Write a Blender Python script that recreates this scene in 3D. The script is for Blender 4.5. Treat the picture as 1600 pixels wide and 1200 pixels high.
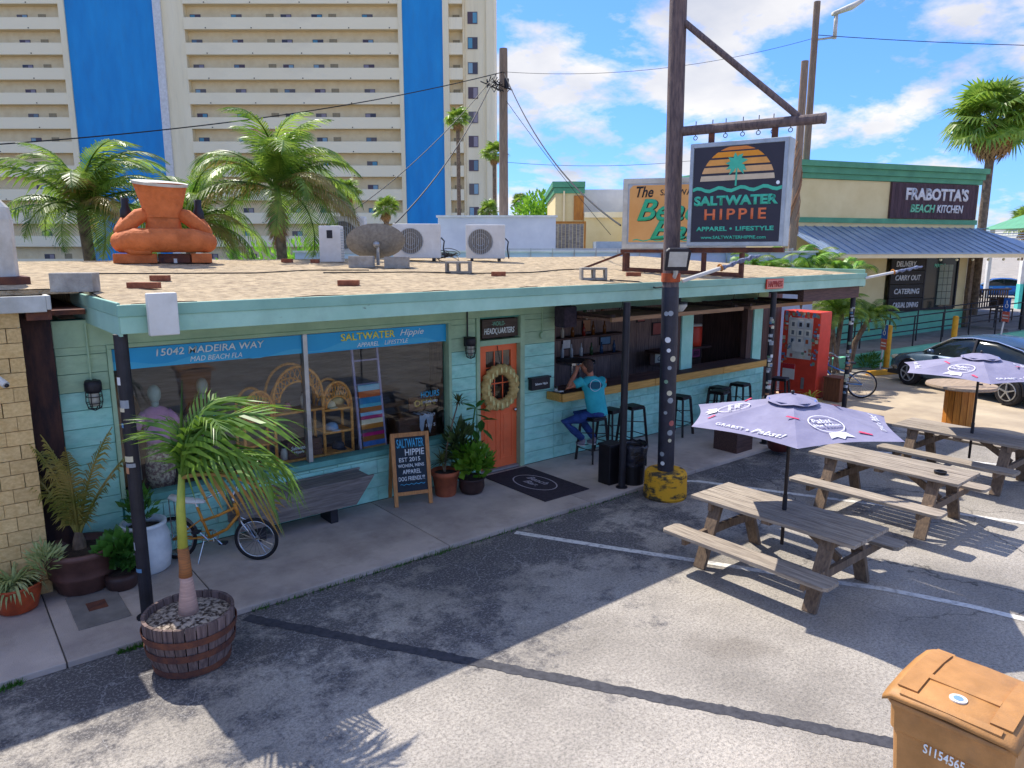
import bpy, bmesh, math, random
from mathutils import Vector, Matrix, Euler
R = math.radians
for o in list(bpy.data.objects): bpy.data.objects.remove(o)
SC = bpy.context.scene
COL = SC.collection
# ---------------------------------------------------------------- camera
cam_d = bpy.data.cameras.new('camera'); cam = bpy.data.objects.new('camera', cam_d); COL.objects.link(cam)
cam.location = (0, 0, 3.56); cam.rotation_euler = (R(90-10.528), 0, R(50.835-90))
cam_d.sensor_width = 36; cam_d.lens = 25.425; cam_d.clip_end = 3000; SC.camera = cam
# ---------------------------------------------------------------- sky, sun, exposure
SUN_DIR = Vector((0.03, -0.78, -1.0))
sun_el = math.atan2(1.0, math.hypot(0.03, 0.78)); sun_az = math.atan2(-0.03, 0.78)
W = bpy.data.worlds.new('World'); SC.world = W; W.use_nodes = True
nt = W.node_tree; nt.nodes.clear(); N = nt.nodes.new; Lk = nt.links.new
out = N('ShaderNodeOutputWorld'); sky = N('ShaderNodeTexSky'); sky.sky_type = 'NISHITA'; sky.sun_disc = False
sky.sun_elevation = sun_el; sky.sun_rotation = sun_az; sky.air_density = 1.0; sky.dust_density = 0.3; sky.ozone_density = 2.5
gm = N('ShaderNodeGamma'); gm.inputs[1].default_value = 0.62; Lk(sky.outputs[0], gm.inputs[0])
hs = N('ShaderNodeHueSaturation'); hs.inputs['Saturation'].default_value = 1.15; Lk(gm.outputs[0], hs.inputs['Color'])
tint = N('ShaderNodeMix'); tint.data_type = 'RGBA'; tint.blend_type = 'MULTIPLY'; tint.inputs[0].default_value = 1.0; tint.inputs[7].default_value = (0.27, 0.49, 0.97, 1); Lk(hs.outputs[0], tint.inputs[6])
bg = N('ShaderNodeBackground'); bg.inputs[1].default_value = 0.15; Lk(tint.outputs[2], bg.inputs[0])
tc = N('ShaderNodeTexCoord'); sep = N('ShaderNodeSeparateXYZ'); Lk(tc.outputs['Generated'], sep.inputs[0])
def wmath(op, a, b=None, clamp=False):
    m = N('ShaderNodeMath'); m.operation = op; m.use_clamp = clamp
    for i, q in enumerate((a, b)):
        if q is None: continue
        if isinstance(q, (int, float)): m.inputs[i].default_value = q
        else: Lk(q, m.inputs[i])
    return m.outputs[0]
zz = wmath('ADD', wmath('MAXIMUM', sep.outputs[2], 0.0), 0.30)
cx = wmath('DIVIDE', sep.outputs[0], zz); cy = wmath('DIVIDE', sep.outputs[1], zz)
cmb = N('ShaderNodeCombineXYZ'); Lk(cx, cmb.inputs[0]); Lk(cy, cmb.inputs[1]); cmb.inputs[2].default_value = 3.1
n1 = N('ShaderNodeTexNoise'); n1.inputs['Scale'].default_value = 1.9; n1.inputs['Detail'].default_value = 9; n1.inputs['Roughness'].default_value = 0.6; n1.inputs['Distortion'].default_value = 0.1
Lk(cmb.outputs[0], n1.inputs['Vector'])
cr = N('ShaderNodeValToRGB'); cr.color_ramp.elements[0].position = 0.485; cr.color_ramp.elements[1].position = 0.57; Lk(n1.outputs[0], cr.inputs[0])
cloudfac = wmath('MULTIPLY', cr.outputs[0], 0.92)
n2 = N('ShaderNodeTexNoise'); n2.inputs['Scale'].default_value = 2.6; n2.inputs['Detail'].default_value = 6; Lk(cmb.outputs[0], n2.inputs['Vector'])
ccr = N('ShaderNodeValToRGB'); ccr.color_ramp.elements[0].position = 0.35; ccr.color_ramp.elements[0].color = (0.58, 0.60, 0.66, 1); ccr.color_ramp.elements[1].position = 0.65; ccr.color_ramp.elements[1].color = (0.98, 0.94, 0.88, 1); Lk(n2.outputs[0], ccr.inputs[0])
bgc = N('ShaderNodeBackground'); bgc.inputs[1].default_value = 0.33; Lk(ccr.outputs[0], bgc.inputs[0])
mxs = N('ShaderNodeMixShader'); Lk(cloudfac, mxs.inputs[0]); Lk(bg.outputs[0], mxs.inputs[1]); Lk(bgc.outputs[0], mxs.inputs[2]); Lk(mxs.outputs[0], out.inputs[0])
sl = bpy.data.lights.new('sun', 'SUN'); sl.energy = 2.0; sl.angle = R(0.55); sl.color = (1.0, 0.94, 0.84)
so = bpy.data.objects.new('sun', sl); COL.objects.link(so); so.rotation_euler = SUN_DIR.to_track_quat('-Z', 'Y').to_euler(); so.location = (0, 20, 30)
vs = SC.view_settings; vs.view_transform = 'Standard'; vs.look = 'None'; vs.exposure = 1.78; vs.gamma = 1.0; vs.use_curve_mapping = False
SC.render.resolution_x = 1024; SC.render.resolution_y = 768
# ---------------------------------------------------------------- helpers
rnd = random.Random(11)
def lin(h):
    if isinstance(h, str):
        h = h.lstrip('#'); c = [int(h[i:i+2], 16)/255 for i in (0, 2, 4)]
        return tuple(((q/12.92) if q <= .04045 else ((q+.055)/1.055)**2.4) for q in c)
    return tuple(h)
def wmx(o):
    m = Matrix.LocRotScale(o.location, o.rotation_euler, o.scale)
    return wmx(o.parent) @ m if o.parent else m
UNIT = {}
class MB:
    def __init__(s): s.v = []; s.f = []; s.mi = []; s.cur = 0; s.T = None
    def add(s, vs, fs):
        b = len(s.v)
        for p in vs:
            p = Vector(p); s.v.append(s.T @ p if s.T else p)
        for f in fs: s.f.append(tuple(b+i for i in f)); s.mi.append(s.cur)
        return s
    def box(s, x0, x1, y0, y1, z0, z1):
        return s.add([(x0,y0,z0),(x1,y0,z0),(x1,y1,z0),(x0,y1,z0),(x0,y0,z1),(x1,y0,z1),(x1,y1,z1),(x0,y1,z1)],
                     [(3,2,1,0),(4,5,6,7),(0,1,5,4),(1,2,6,5),(2,3,7,6),(3,0,4,7)])
    def beam(s, p0, p1, w, h, up=(0,0,1)):
        p0, p1 = Vector(p0), Vector(p1); d = (p1-p0).normalized(); u = Vector(up)
        if abs(d.dot(u)) > .97: u = Vector((1,0,0))
        a = d.cross(u).normalized()*w/2; b = a.cross(d).normalized()*h/2
        vs = []
        for p in (p0, p1): vs += [p-a-b, p+a-b, p+a+b, p-a+b]
        return s.add(vs, [(3,2,1,0),(4,5,6,7),(0,1,5,4),(1,2,6,5),(2,3,7,6),(3,0,4,7)])
    def tube(s, pts, r, n=8, caps=True, flat=1.0):
        pts = [Vector(p) for p in pts]; m = len(pts); rs = r if isinstance(r, (list, tuple)) else [r]*m
        vs = []; prev = None
        for i, p in enumerate(pts):
            d = (pts[min(i+1, m-1)]-pts[max(i-1, 0)]).normalized()
            if prev is None:
                u = Vector((0,0,1)) if abs(d.z) < .9 else Vector((1,0,0))
                a = d.cross(u).normalized()
            else: a = (prev - d*prev.dot(d)).normalized()
            prev = a; b = d.cross(a)
            for k in range(n):
                t = 2*math.pi*k/n; vs.append(p + a*math.cos(t)*rs[i] + b*math.sin(t)*rs[i]*flat)
        fs = [(i*n+k, i*n+(k+1) % n, (i+1)*n+(k+1) % n, (i+1)*n+k) for i in range(m-1) for k in range(n)]
        if caps: fs += [tuple(range(n-1, -1, -1)), tuple((m-1)*n+k for k in range(n))]
        return s.add(vs, fs)
    def cyl(s, p0, p1, r0, r1=None, n=12, caps=True): return s.tube([p0, p1], [r0, r0 if r1 is None else r1], n, caps)
    def lathe(s, prof, n=20, c=(0,0,0), sx=1, sy=1, caps=True):
        vs = []; m = len(prof)
        for r, z in prof:
            for k in range(n):
                t = 2*math.pi*k/n; vs.append((c[0]+r*sx*math.cos(t), c[1]+r*sy*math.sin(t), c[2]+z))
        fs = [(i*n+k, i*n+(k+1) % n, (i+1)*n+(k+1) % n, (i+1)*n+k) for i in range(m-1) for k in range(n)]
        if caps: fs += [tuple(range(n-1, -1, -1)), tuple((m-1)*n+k for k in range(n))]
        return s.add(vs, fs)
    def ball(s, c, r, nu=12, nv=8):
        if isinstance(r, (int, float)): r = (r, r, r)
        vs = []; 
        for j in range(nv+1):
            a = -math.pi/2+math.pi*j/nv
            for k in range(nu):
                t = 2*math.pi*k/nu; vs.append((c[0]+r[0]*math.cos(a)*math.cos(t), c[1]+r[1]*math.cos(a)*math.sin(t), c[2]+r[2]*math.sin(a)))
        return s.add(vs, [(j*nu+k, j*nu+(k+1) % nu, (j+1)*nu+(k+1) % nu, (j+1)*nu+k) for j in range(nv) for k in range(nu)])
    def torus(s, c, ax, Rr, r, n=24, m=8, arc=(0, 2*math.pi), flat=1.0):
        ax = Vector(ax).normalized(); u = Vector((0,0,1)) if abs(ax.z) < .9 else Vector((1,0,0)); a = ax.cross(u).normalized(); b = ax.cross(a)
        full = abs(arc[1]-arc[0]-2*math.pi) < 1e-4; k2 = n if full else n+1; vs = []; c = Vector(c)
        for i in range(k2):
            t = arc[0]+(arc[1]-arc[0])*i/n; d = a*math.cos(t)+b*math.sin(t)
            for j in range(m):
                q = 2*math.pi*j/m; vs.append(c+d*(Rr+r*math.cos(q))+ax*r*flat*math.sin(q))
        fs = [(i*m+j, i*m+(j+1) % m, ((i+1) % k2)*m+(j+1) % m, ((i+1) % k2)*m+j) for i in range(n if full else n) for j in range(m)]
        return s.add(vs, fs)
    def prism(s, poly, fr, t0, t1):
        """poly of (a,b) in frame fr=(origin,right,up,normal), extruded from t0 to t1 along normal"""
        o, a, b, nn = [Vector(q) for q in fr]; n = len(poly)
        vs = [o+a*p[0]+b*p[1]+nn*t0 for p in poly]+[o+a*p[0]+b*p[1]+nn*t1 for p in poly]
        return s.add(vs, [tuple(range(n-1, -1, -1)), tuple(range(n, 2*n))]+[(i, (i+1) % n, n+(i+1) % n, n+i) for i in range(n)])
    def mesh(s, name, mats, smooth=False, fix=True):
        me = bpy.data.meshes.new(name); me.from_pydata([tuple(p) for p in s.v], [], s.f)
        for m in (mats if isinstance(mats, (list, tuple)) else [mats]): me.materials.append(m)
        me.polygons.foreach_set('material_index', s.mi)
        if fix:
            bm = bmesh.new(); bm.from_mesh(me); bmesh.ops.recalc_face_normals(bm, faces=bm.faces); bm.to_mesh(me); bm.free()
        if smooth: me.polygons.foreach_set('use_smooth', [True]*len(me.polygons))
        me.update(); return me
    def build(s, name, mats, parent=None, smooth=False, world=False, fix=True, bevel=0, **kw):
        if world and parent is not None:
            inv = wmx(parent).inverted(); s.v = [inv @ p for p in s.v]
        me = s.mesh(name, mats, smooth, fix)
        o = bpy.data.objects.new(name, me); COL.objects.link(o); o.parent = parent
        if smooth == 'auto' or (smooth and kw.get('auto')): pass
        if bevel:
            bv = o.modifiers.new('bevel', 'BEVEL'); bv.width = bevel; bv.segments = 2; bv.limit_method = 'ANGLE'
        tag(o, **{k: v for k, v in kw.items() if k in ('label', 'cat', 'group', 'kind')})
        return o
def tag(o, label=None, cat=None, group=None, kind=None):
    if label: o['label'] = label
    if cat: o['category'] = cat
    if group: o['group'] = group
    if kind: o['kind'] = kind
    return o
def thing(name, label, cat, loc=(0,0,0), rz=0, group=None):
    o = bpy.data.objects.new(name, None); COL.objects.link(o); o.empty_display_size = .2
    o.location = loc; o.rotation_euler = (0, 0, rz); return tag(o, label, cat, group)
def dup(root, loc=None, rz=None, label=None, parent=None):
    c = root.copy(); COL.objects.link(c); c.parent = parent
    if loc is not None: c.location = loc
    if rz is not None: c.rotation_euler = (0, 0, rz)
    if label: c['label'] = label
    for ch in list(root.children): dup(ch, parent=c)
    return c
def inst(name, me, parent=None, loc=(0,0,0), rot=(0,0,0), scale=(1,1,1), **kw):
    o = bpy.data.objects.new(name, me); COL.objects.link(o); o.parent = parent
    o.location = loc; o.rotation_euler = rot; o.scale = scale; return tag(o, **kw)
def bake(o):
    """evaluate the modifiers of o into its mesh"""
    dg = bpy.context.evaluated_depsgraph_get(); me = bpy.data.meshes.new_from_object(o.evaluated_get(dg)); o.modifiers.clear(); o.data = me
    return o
FONT_CACHE = {}
def lettering(parent, txt, o, right, up, w=None, h=None, mat_=None, depth=.003, shear=0, bold=0, name='lettering', center=False, track=1.0, lift=.002):
    """flat letters fitted into width w / height h, on a surface through o spanned by right, up (world coordinates)"""
    cu = bpy.data.curves.new('t', 'FONT'); cu.body = txt; cu.size = 1; cu.shear = shear; cu.offset = bold; cu.space_character = track; cu.resolution_u = 3
    ob = bpy.data.objects.new('t', cu); COL.objects.link(ob)
    dg = bpy.context.evaluated_depsgraph_get(); me = bpy.data.meshes.new_from_object(ob.evaluated_get(dg))
    bpy.data.objects.remove(ob); bpy.data.curves.remove(cu)
    xs = [v.co.x for v in me.vertices]; ys = [v.co.y for v in me.vertices]
    x0, x1, y0, y1 = min(xs), max(xs), min(ys), max(ys)
    sy = (h/(y1-y0)) if h else None; sx = (w/(x1-x0)) if w else sy
    if sy is None: sy = sx
    right = Vector(right).normalized(); up = Vector(up).normalized(); nn = right.cross(up); o = Vector(o)
    inv = wmx(parent).inverted() if parent else Matrix()
    off = -(x1-x0)/2*sx if center else 0
    for v in me.vertices:
        v.co = inv @ (o + right*((v.co.x-x0)*sx+off) + up*((v.co.y-y0)*sy) + nn*lift)
    bm = bmesh.new(); bm.from_mesh(me)
    ret = bmesh.ops.extrude_face_region(bm, geom=list(bm.faces)); nl = (inv.to_3x3() @ nn).normalized()
    for g in ret['geom']:
        if isinstance(g, bmesh.types.BMVert): g.co += nl*depth
    bmesh.ops.recalc_face_normals(bm, faces=bm.faces); bm.to_mesh(me); bm.free()
    me.materials.clear(); me.materials.append(mat_); me.name = name
    q = bpy.data.objects.new(name, me); COL.objects.link(q); q.parent = parent
    return q
# ---------------------------------------------------------------- materials
def nodes(name):
    m = bpy.data.materials.new(name); m.use_nodes = True; t = m.node_tree
    return m, t, t.nodes['Principled BSDF']
def mat(name, c, c2=None, rough=.65, scale=5, var=.18, bump=.15, bscale=70, metal=0, rand=0, stretch=None, spec=.4, dist=.01, detail=6, lo=.35, hi=.68, grime=0, chips=0):
    m, t, P = nodes(name); n = t.nodes.new; L = t.links.new
    c = lin(c); c2 = lin(c2) if c2 else tuple(min(1, q*(1-var*1.6)) for q in c)
    if not c2 or c2 == c: pass
    co = n('ShaderNodeTexCoord'); src = co.outputs['Object']
    if stretch:
        mp = n('ShaderNodeMapping'); mp.inputs['Scale'].default_value = stretch; L(src, mp.inputs[0]); src = mp.outputs[0]
    if rand:
        oi = n('ShaderNodeObjectInfo'); va = n('ShaderNodeVectorMath'); va.operation = 'ADD'; L(src, va.inputs[0])
        ml = n('ShaderNodeVectorMath'); ml.operation = 'SCALE'; ml.inputs[0].default_value = (37, 19, 53); L(oi.outputs['Random'], ml.inputs['Scale']); L(ml.outputs[0], va.inputs[1]); src = va.outputs[0]
    nz = n('ShaderNodeTexNoise'); nz.inputs['Scale'].default_value = scale; nz.inputs['Detail'].default_value = detail; nz.inputs['Roughness'].default_value = .62; L(src, nz.inputs['Vector'])
    rp = n('ShaderNodeValToRGB'); rp.color_ramp.elements[0].position = lo; rp.color_ramp.elements[0].color = (*c2, 1); rp.color_ramp.elements[1].position = hi; rp.color_ramp.elements[1].color = (*c, 1); L(nz.outputs[0], rp.inputs[0])
    colr = rp.outputs[0]
    if rand:
        hv = n('ShaderNodeHueSaturation'); mr = n('ShaderNodeMapRange'); mr.inputs[3].default_value = 1-rand; mr.inputs[4].default_value = 1+rand; L(oi.outputs['Random'], mr.inputs[0]); L(mr.outputs[0], hv.inputs['Value']); L(colr, hv.inputs['Color']); colr = hv.outputs[0]
    def over(sc, lo_, hi_, fac, dark, st=None):
        nonlocal colr
        s2 = src
        if st: mq = n('ShaderNodeMapping'); mq.inputs['Scale'].default_value = st; L(src, mq.inputs[0]); s2 = mq.outputs[0]
        a = n('ShaderNodeTexNoise'); a.inputs['Scale'].default_value = sc; a.inputs['Detail'].default_value = 12; a.inputs['Roughness'].default_value = .72; L(s2, a.inputs['Vector'])
        r_ = n('ShaderNodeValToRGB'); r_.color_ramp.elements[0].position = lo_; r_.color_ramp.elements[1].position = hi_; L(a.outputs[0], r_.inputs[0])
        f_ = n('ShaderNodeMath'); f_.operation = 'MULTIPLY'; f_.inputs[1].default_value = fac; L(r_.outputs[0], f_.inputs[0])
        x_ = n('ShaderNodeMix'); x_.data_type = 'RGBA'; L(f_.outputs[0], x_.inputs[0]); L(colr, x_.inputs[6]); x_.inputs[7].default_value = (*dark, 1); colr = x_.outputs[2]
    if grime: over(1.7, .50, .68, grime, (.10, .085, .07))
    if chips: over(2.2, .655, .67, chips, (.09, .07, .06), (1.0, 1.0, 5.0))
    L(colr, P.inputs['Base Color']); P.inputs['Roughness'].default_value = rough; P.inputs['Metallic'].default_value = metal; P.inputs['Specular IOR Level'].default_value = spec
    if bump:
        n2_ = n('ShaderNodeTexNoise'); n2_.inputs['Scale'].default_value = bscale; n2_.inputs['Detail'].default_value = 5; L(src, n2_.inputs['Vector'])
        bp = n('ShaderNodeBump'); bp.inputs['Strength'].default_value = bump; bp.inputs['Distance'].default_value = dist; L(n2_.outputs[0], bp.inputs['Height']); L(bp.outputs[0], P.inputs['Normal'])
    return m
def plain(name, c, rough=.5, metal=0, emit=0, spec=.4):
    return mat(name, c, None, rough, 9, .1, .04, 120, metal, spec=spec)
def leafmat(name, c, c2, trans=.35):
    m, t, P = nodes(name); n = t.nodes.new; L = t.links.new
    co = n('ShaderNodeTexCoord'); oi = n('ShaderNodeObjectInfo'); nz = n('ShaderNodeTexNoise'); nz.inputs['Scale'].default_value = 3.5; nz.inputs['Detail'].default_value = 4; L(co.outputs['Object'], nz.inputs['Vector'])
    rp = n('ShaderNodeValToRGB'); rp.color_ramp.elements[0].position = .33; rp.color_ramp.elements[0].color = (*lin(c), 1); rp.color_ramp.elements[1].position = .7; rp.color_ramp.elements[1].color = (*lin(c2), 1); L(nz.outputs[0], rp.inputs[0])
    hv = n('ShaderNodeHueSaturation'); mr = n('ShaderNodeMapRange'); mr.inputs[3].default_value = .72; mr.inputs[4].default_value = 1.25; L(oi.outputs['Random'], mr.inputs[0]); L(mr.outputs[0], hv.inputs['Value']); L(rp.outputs[0], hv.inputs['Color'])
    L(hv.outputs[0], P.inputs['Base Color']); P.inputs['Roughness'].default_value = .42; P.inputs['Specular IOR Level'].default_value = .45
    tr = n('ShaderNodeBsdfTranslucent'); L(hv.outputs[0], tr.inputs[0]); mx = n('ShaderNodeMixShader'); mx.inputs[0].default_value = trans
    L(P.outputs[0], mx.inputs[1]); L(tr.outputs[0], mx.inputs[2]); L(mx.outputs[0], t.nodes['Material Output'].inputs[0]); return m
def glassmat(name, tint=(.82, .86, .86), refl=.16, rough=.01):
    m, t, P = nodes(name); n = t.nodes.new; L = t.links.new
    tr = n('ShaderNodeBsdfTransparent'); tr.inputs[0].default_value = (*tint, 1); gl = n('ShaderNodeBsdfGlossy'); gl.inputs['Roughness'].default_value = rough
    lw = n('ShaderNodeLayerWeight'); lw.inputs[0].default_value = .25; mr = n('ShaderNodeMapRange'); mr.inputs[3].default_value = refl*.6; mr.inputs[4].default_value = min(1, refl*4); L(lw.outputs['Facing'], mr.inputs[0])
    mx = n('ShaderNodeMixShader'); L(mr.outputs[0], mx.inputs[0]); L(tr.outputs[0], mx.inputs[1]); L(gl.outputs[0], mx.inputs[2]); L(mx.outputs[0], t.nodes['Material Output'].inputs[0]); return m
def woodmat(name, c, c2, axis=0, rough=.7, rand=.15, scale=3.0, bump=.3):
    st = [14, 14, 14]; st[axis] = 1.0
    return mat(name, c, c2, rough, scale, bump=bump, bscale=7, rand=rand, stretch=tuple(st), dist=.006, lo=.3, hi=.7)
M = {}
M['teal'] = mat('teal_paint', '#b2e9d8', '#95d6c3', .6, 2.2, bump=.25, bscale=60, rand=.05, grime=.22)
M['teal_joint'] = mat('teal_joint', '#4c9484', '#3f8375', .8)
M['sage'] = mat('sage_paint', '#b3cfaa', '#9dbb99', .65, 2.5, bump=.2, grime=.2)  # trim paint; on upper wall blocks the tone stands in for bounce light
M['fascia'] = mat('fascia_paint', '#aad2bd', '#94c0aa', .55, 1.6, bump=.12, grime=.15, chips=.85)
M['fascia_top'] = mat('drip_edge_paint', '#8fbca8', '#7aa693', .5, 1.6, chips=.7)
M['gravel'] = mat('roof_gravel', '#c6b18f', '#8a775e', .95, 9, bump=1.0, bscale=50, dist=.03, lo=.3, hi=.62, detail=14, grime=.25)
M['concrete'] = mat('concrete', '#a09b98', '#7d7876', .9, 1.5, bump=.4, bscale=90, detail=10)
M['block'] = mat('concrete_block', '#a8a49b', '#858078', .95, 6, bump=.8, bscale=80, rand=.1)
M['black'] = mat('black_paint', '#2a2830', '#1b1a20', .5, 6, bump=.1)
M['black_plastic'] = mat('black_plastic', '#1e1c20', '#141318', .45, 6, bump=.1)
M['steel_dark'] = mat('dark_steel', '#3b3433', '#272324', .45, 7, metal=.6, bump=.1)
M['white'] = mat('white_paint', '#e2e0da', '#cfccc4', .55, 3, bump=.08, grime=.18)
M['offwhite'] = mat('aged_white', '#d0cec4', '#b1aea2', .65, 4, bump=.15)
M['orange_door'] = mat('orange_door_paint', '#ff7a48', '#f06a3a', .45, 2, bump=.06, grime=.15)
M['rust'] = mat('rusty_steel', '#7a4a34', '#4e3330', .85, 9, bump=.5)
M['rust_pole'] = mat('weathered_pole', '#7d6962', '#4e4244', .7, 5, bump=.4, stretch=(6, 6, 1))
M['terracotta'] = mat('terracotta', '#b4603e', '#8e4a32', .85, 6, bump=.3)
M['alu'] = mat('aluminium', '#b9bbbb', '#9d9fa0', .35, 6, metal=.7)
M['brick_red'] = mat('red_brick', '#a8694c', '#7e4a38', .95, 12, bump=.8, rand=.12)
M['beige_brick'] = mat('beige_brick', '#ecca8e', '#d2ac70', .9, 5, bump=.5, bscale=50, rand=.08)
M['beige_joint'] = mat('beige_joint', '#8d7350', '#6f5a40', .95)
M['cream'] = mat('cream_stucco', '#f9ebc6', '#efdfb6', .85, .5, bump=.15, stretch=(1, 1, .12), grime=.12)
M['cream_dark'] = mat('tan_stucco', '#f2dfb4', '#e6d0a2', .9, 1.0)
M['blue_wall'] = mat('blue_stucco', '#2396d4', '#1a86c6', .7, .6, bump=.1, stretch=(1, 1, .25), grime=.10)
M['yellow_wall'] = mat('yellow_stucco', '#e5d3a0', '#d8c48f', .85, 1.2)
M['green_trim'] = mat('green_trim', '#5a9f78', '#4b8a68', .6, 2)
M['metal_roof'] = mat('metal_roof', '#9fb0c2', '#8898ac', .4, 2, metal=.35, bump=.05)
M['dark_wood'] = woodmat('dark_wood', '#6b4f48', '#402f2e', 0, .75)
M['dark_wood_v'] = woodmat('dark_wood_upright', '#6e534b', '#42322f', 2, .75)
M['counter_edge'] = woodmat('counter_edge_wood', '#d3a253', '#a87934', 0, .6)
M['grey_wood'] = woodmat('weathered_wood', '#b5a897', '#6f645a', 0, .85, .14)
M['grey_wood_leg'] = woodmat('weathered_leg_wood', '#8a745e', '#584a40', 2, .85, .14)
M['bench_wood'] = woodmat('grey_bench_wood', '#8f857e', '#5a524e', 0, .85)
M['yellow_wood'] = woodmat('varnished_pine', '#d0882f', '#9a5a1c', 2, .55, .1)
M['easel_wood'] = woodmat('easel_wood', '#c78a52', '#9c6537', 2, .6)
M['rattan'] = mat('rattan', '#f7b25c', '#cf8437', .5, 20)
M['glass'] = glassmat('window_glass', (.95, .97, .97), .045)
M['glass_dark'] = glassmat('tinted_glass', (.25, .3, .32), .25)
M['frond'] = leafmat('palm_frond', '#4f7526', '#a6bd4c', .45)
M['frond_dry'] = leafmat('dry_frond', '#8e7a3e', '#c0a860', .3)
M['frond_brown'] = leafmat('brown_frond', '#9b6b48', '#c99a72', .25)
M['leaf'] = leafmat('leaf', '#2c5a22', '#5f9438', .3)
M['leaf_bright'] = leafmat('bright_leaf', '#4e8a22', '#9cc63e', .35)
M['trunk'] = mat('palm_trunk', '#8f7a62', '#5c4c40', .95, 8, bump=.8, bscale=25)
M['pole_wood'] = woodmat('utility_pole_wood', '#9a8570', '#6e5d50', 2, .9)
M['wire'] = plain('wire', '#1d1c20', .6)
M['yellow'] = mat('yellow_paint', '#e8ab25', '#c98c1c', .6, 6, bump=.1, grime=.3)
M['soil'] = mat('soil', '#4b3d33', '#2b231f', .95, 30, bump=1, bscale=60)
M['red'] = mat('red_paint', '#e54a34', '#cf3f2c', .45, 3)
M['rubber'] = mat('rubber', '#1f1d20', '#161518', .8, 20)
M['chrome'] = mat('chrome', '#c8c9cb', '#aeb0b3', .2, 6, metal=.9, bump=0)
# ================================================================ ground
def ground_material():
    m, t, P = nodes('lot_asphalt'); n = t.nodes.new; L = t.links.new
    co = n('ShaderNodeTexCoord').outputs['Object']
    def noise(sc, det=6, src=co, ro=.6):
        q = n('ShaderNodeTexNoise'); q.inputs['Scale'].default_value = sc; q.inputs['Detail'].default_value = det; q.inputs['Roughness'].default_value = ro; L(src, q.inputs['Vector']); return q
    def ramp(src, a, b, ca=(0,0,0,1), cb=(1,1,1,1)):
        q = n('ShaderNodeValToRGB'); q.color_ramp.elements[0].position = a; q.color_ramp.elements[1].position = b; q.color_ramp.elements[0].color = ca; q.color_ramp.elements[1].color = cb; L(src, q.inputs[0]); return q.outputs[0]
    def mix(f, a, b):
        q = n('ShaderNodeMix'); q.data_type = 'RGBA'
        L(f, q.inputs[0]) if not isinstance(f, float) else setattr(q.inputs[0], 'default_value', f)
        for i, c in ((6, a), (7, b)):
            if isinstance(c, tuple): q.inputs[i].default_value = c
            else: L(c, q.inputs[i])
        return q.outputs[2]
    def math_(op, a, b, clamp=True):
        q = n('ShaderNodeMath'); q.operation = op; q.use_clamp = clamp
        for i, c in enumerate((a, b)):
            if isinstance(c, (int, float)): q.inputs[i].default_value = c
            else: L(c, q.inputs[i])
        return q.outputs[0]
    base = ramp(noise(.55, 8).outputs[0], .35, .68, (.32, .29, .25, 1), (.58, .525, .455, 1))
    spk = ramp(noise(36, 5, ro=.95).outputs[0], .36, .56)
    col = mix(spk, mix(.78, base, (.055, .052, .052, 1)), base)
    sp2 = ramp(noise(7, 9, ro=.85).outputs[0], .46, .66); col = mix(math_('MULTIPLY', sp2, .45), col, mix(.5, base, (.07, .068, .07, 1)))
    # sealed, blotchy dark areas; band adds painted roof shade toward the kerb
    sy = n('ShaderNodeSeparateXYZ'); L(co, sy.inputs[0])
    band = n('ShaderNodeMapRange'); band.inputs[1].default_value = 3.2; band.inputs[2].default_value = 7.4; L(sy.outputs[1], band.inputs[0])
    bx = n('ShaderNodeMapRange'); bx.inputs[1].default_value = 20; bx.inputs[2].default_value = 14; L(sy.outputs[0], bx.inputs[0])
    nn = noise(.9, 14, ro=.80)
    seal = ramp(math_('ADD', nn.outputs[0], math_('MULTIPLY', math_('MULTIPLY', band.outputs[0], bx.outputs[0]), .24), False), .60, .68)  # sealed blotches plus painted roof shade toward the kerb
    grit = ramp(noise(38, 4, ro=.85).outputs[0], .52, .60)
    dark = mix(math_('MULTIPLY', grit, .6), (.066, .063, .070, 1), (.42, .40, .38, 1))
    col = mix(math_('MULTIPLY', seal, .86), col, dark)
    # cracks
    wob = noise(1.6, 5); va = n('ShaderNodeVectorMath'); va.operation = 'ADD'; L(co, va.inputs[0])
    vm = n('ShaderNodeVectorMath'); vm.operation = 'SCALE'; vm.inputs['Scale'].default_value = .55; L(wob.outputs['Color'], vm.inputs[0]); L(vm.outputs[0], va.inputs[1])
    def cracks(sc, w):
        v = n('ShaderNodeTexVoronoi'); v.feature = 'DISTANCE_TO_EDGE'; v.inputs['Scale'].default_value = sc; L(va.outputs[0], v.inputs['Vector'])
        return ramp(v.outputs['Distance'], w*.4, w, (1,1,1,1), (0,0,0,1))
    mask = ramp(noise(.9, 4).outputs[0], .42, .52)
    c1 = math_('MULTIPLY', cracks(2.1, .010), mask)
    col = mix(math_('MULTIPLY', c1, math_('MULTIPLY', seal, .45)), col, (.42, .405, .39, 1))
    cxm = n('ShaderNodeMapRange'); cxm.inputs[1].default_value = 6.5; cxm.inputs[2].default_value = 8.0; L(sy.outputs[0], cxm.inputs[0])
    c2 = math_('MULTIPLY', cracks(.5, .006), cxm.outputs[0])
    col = mix(math_('MULTIPLY', c2, .75), col, (.05, .047, .045, 1))
    stain = ramp(noise(.42, 6, ro=.5).outputs[0], .63, .74); col = mix(math_('MULTIPLY', stain, .45), col, (.10, .075, .055, 1))
    L(col, P.inputs['Base Color']); P.inputs['Roughness'].default_value = .92; P.inputs['Specular IOR Level'].default_value = .2
    bp = n('ShaderNodeBump'); bp.inputs['Strength'].default_value = .6; bp.inputs['Distance'].default_value = .012; L(noise(120, 3).outputs[0], bp.inputs['Height']); L(bp.outputs[0], P.inputs['Normal'])
    return m
M['ground'] = ground_material()
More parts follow.
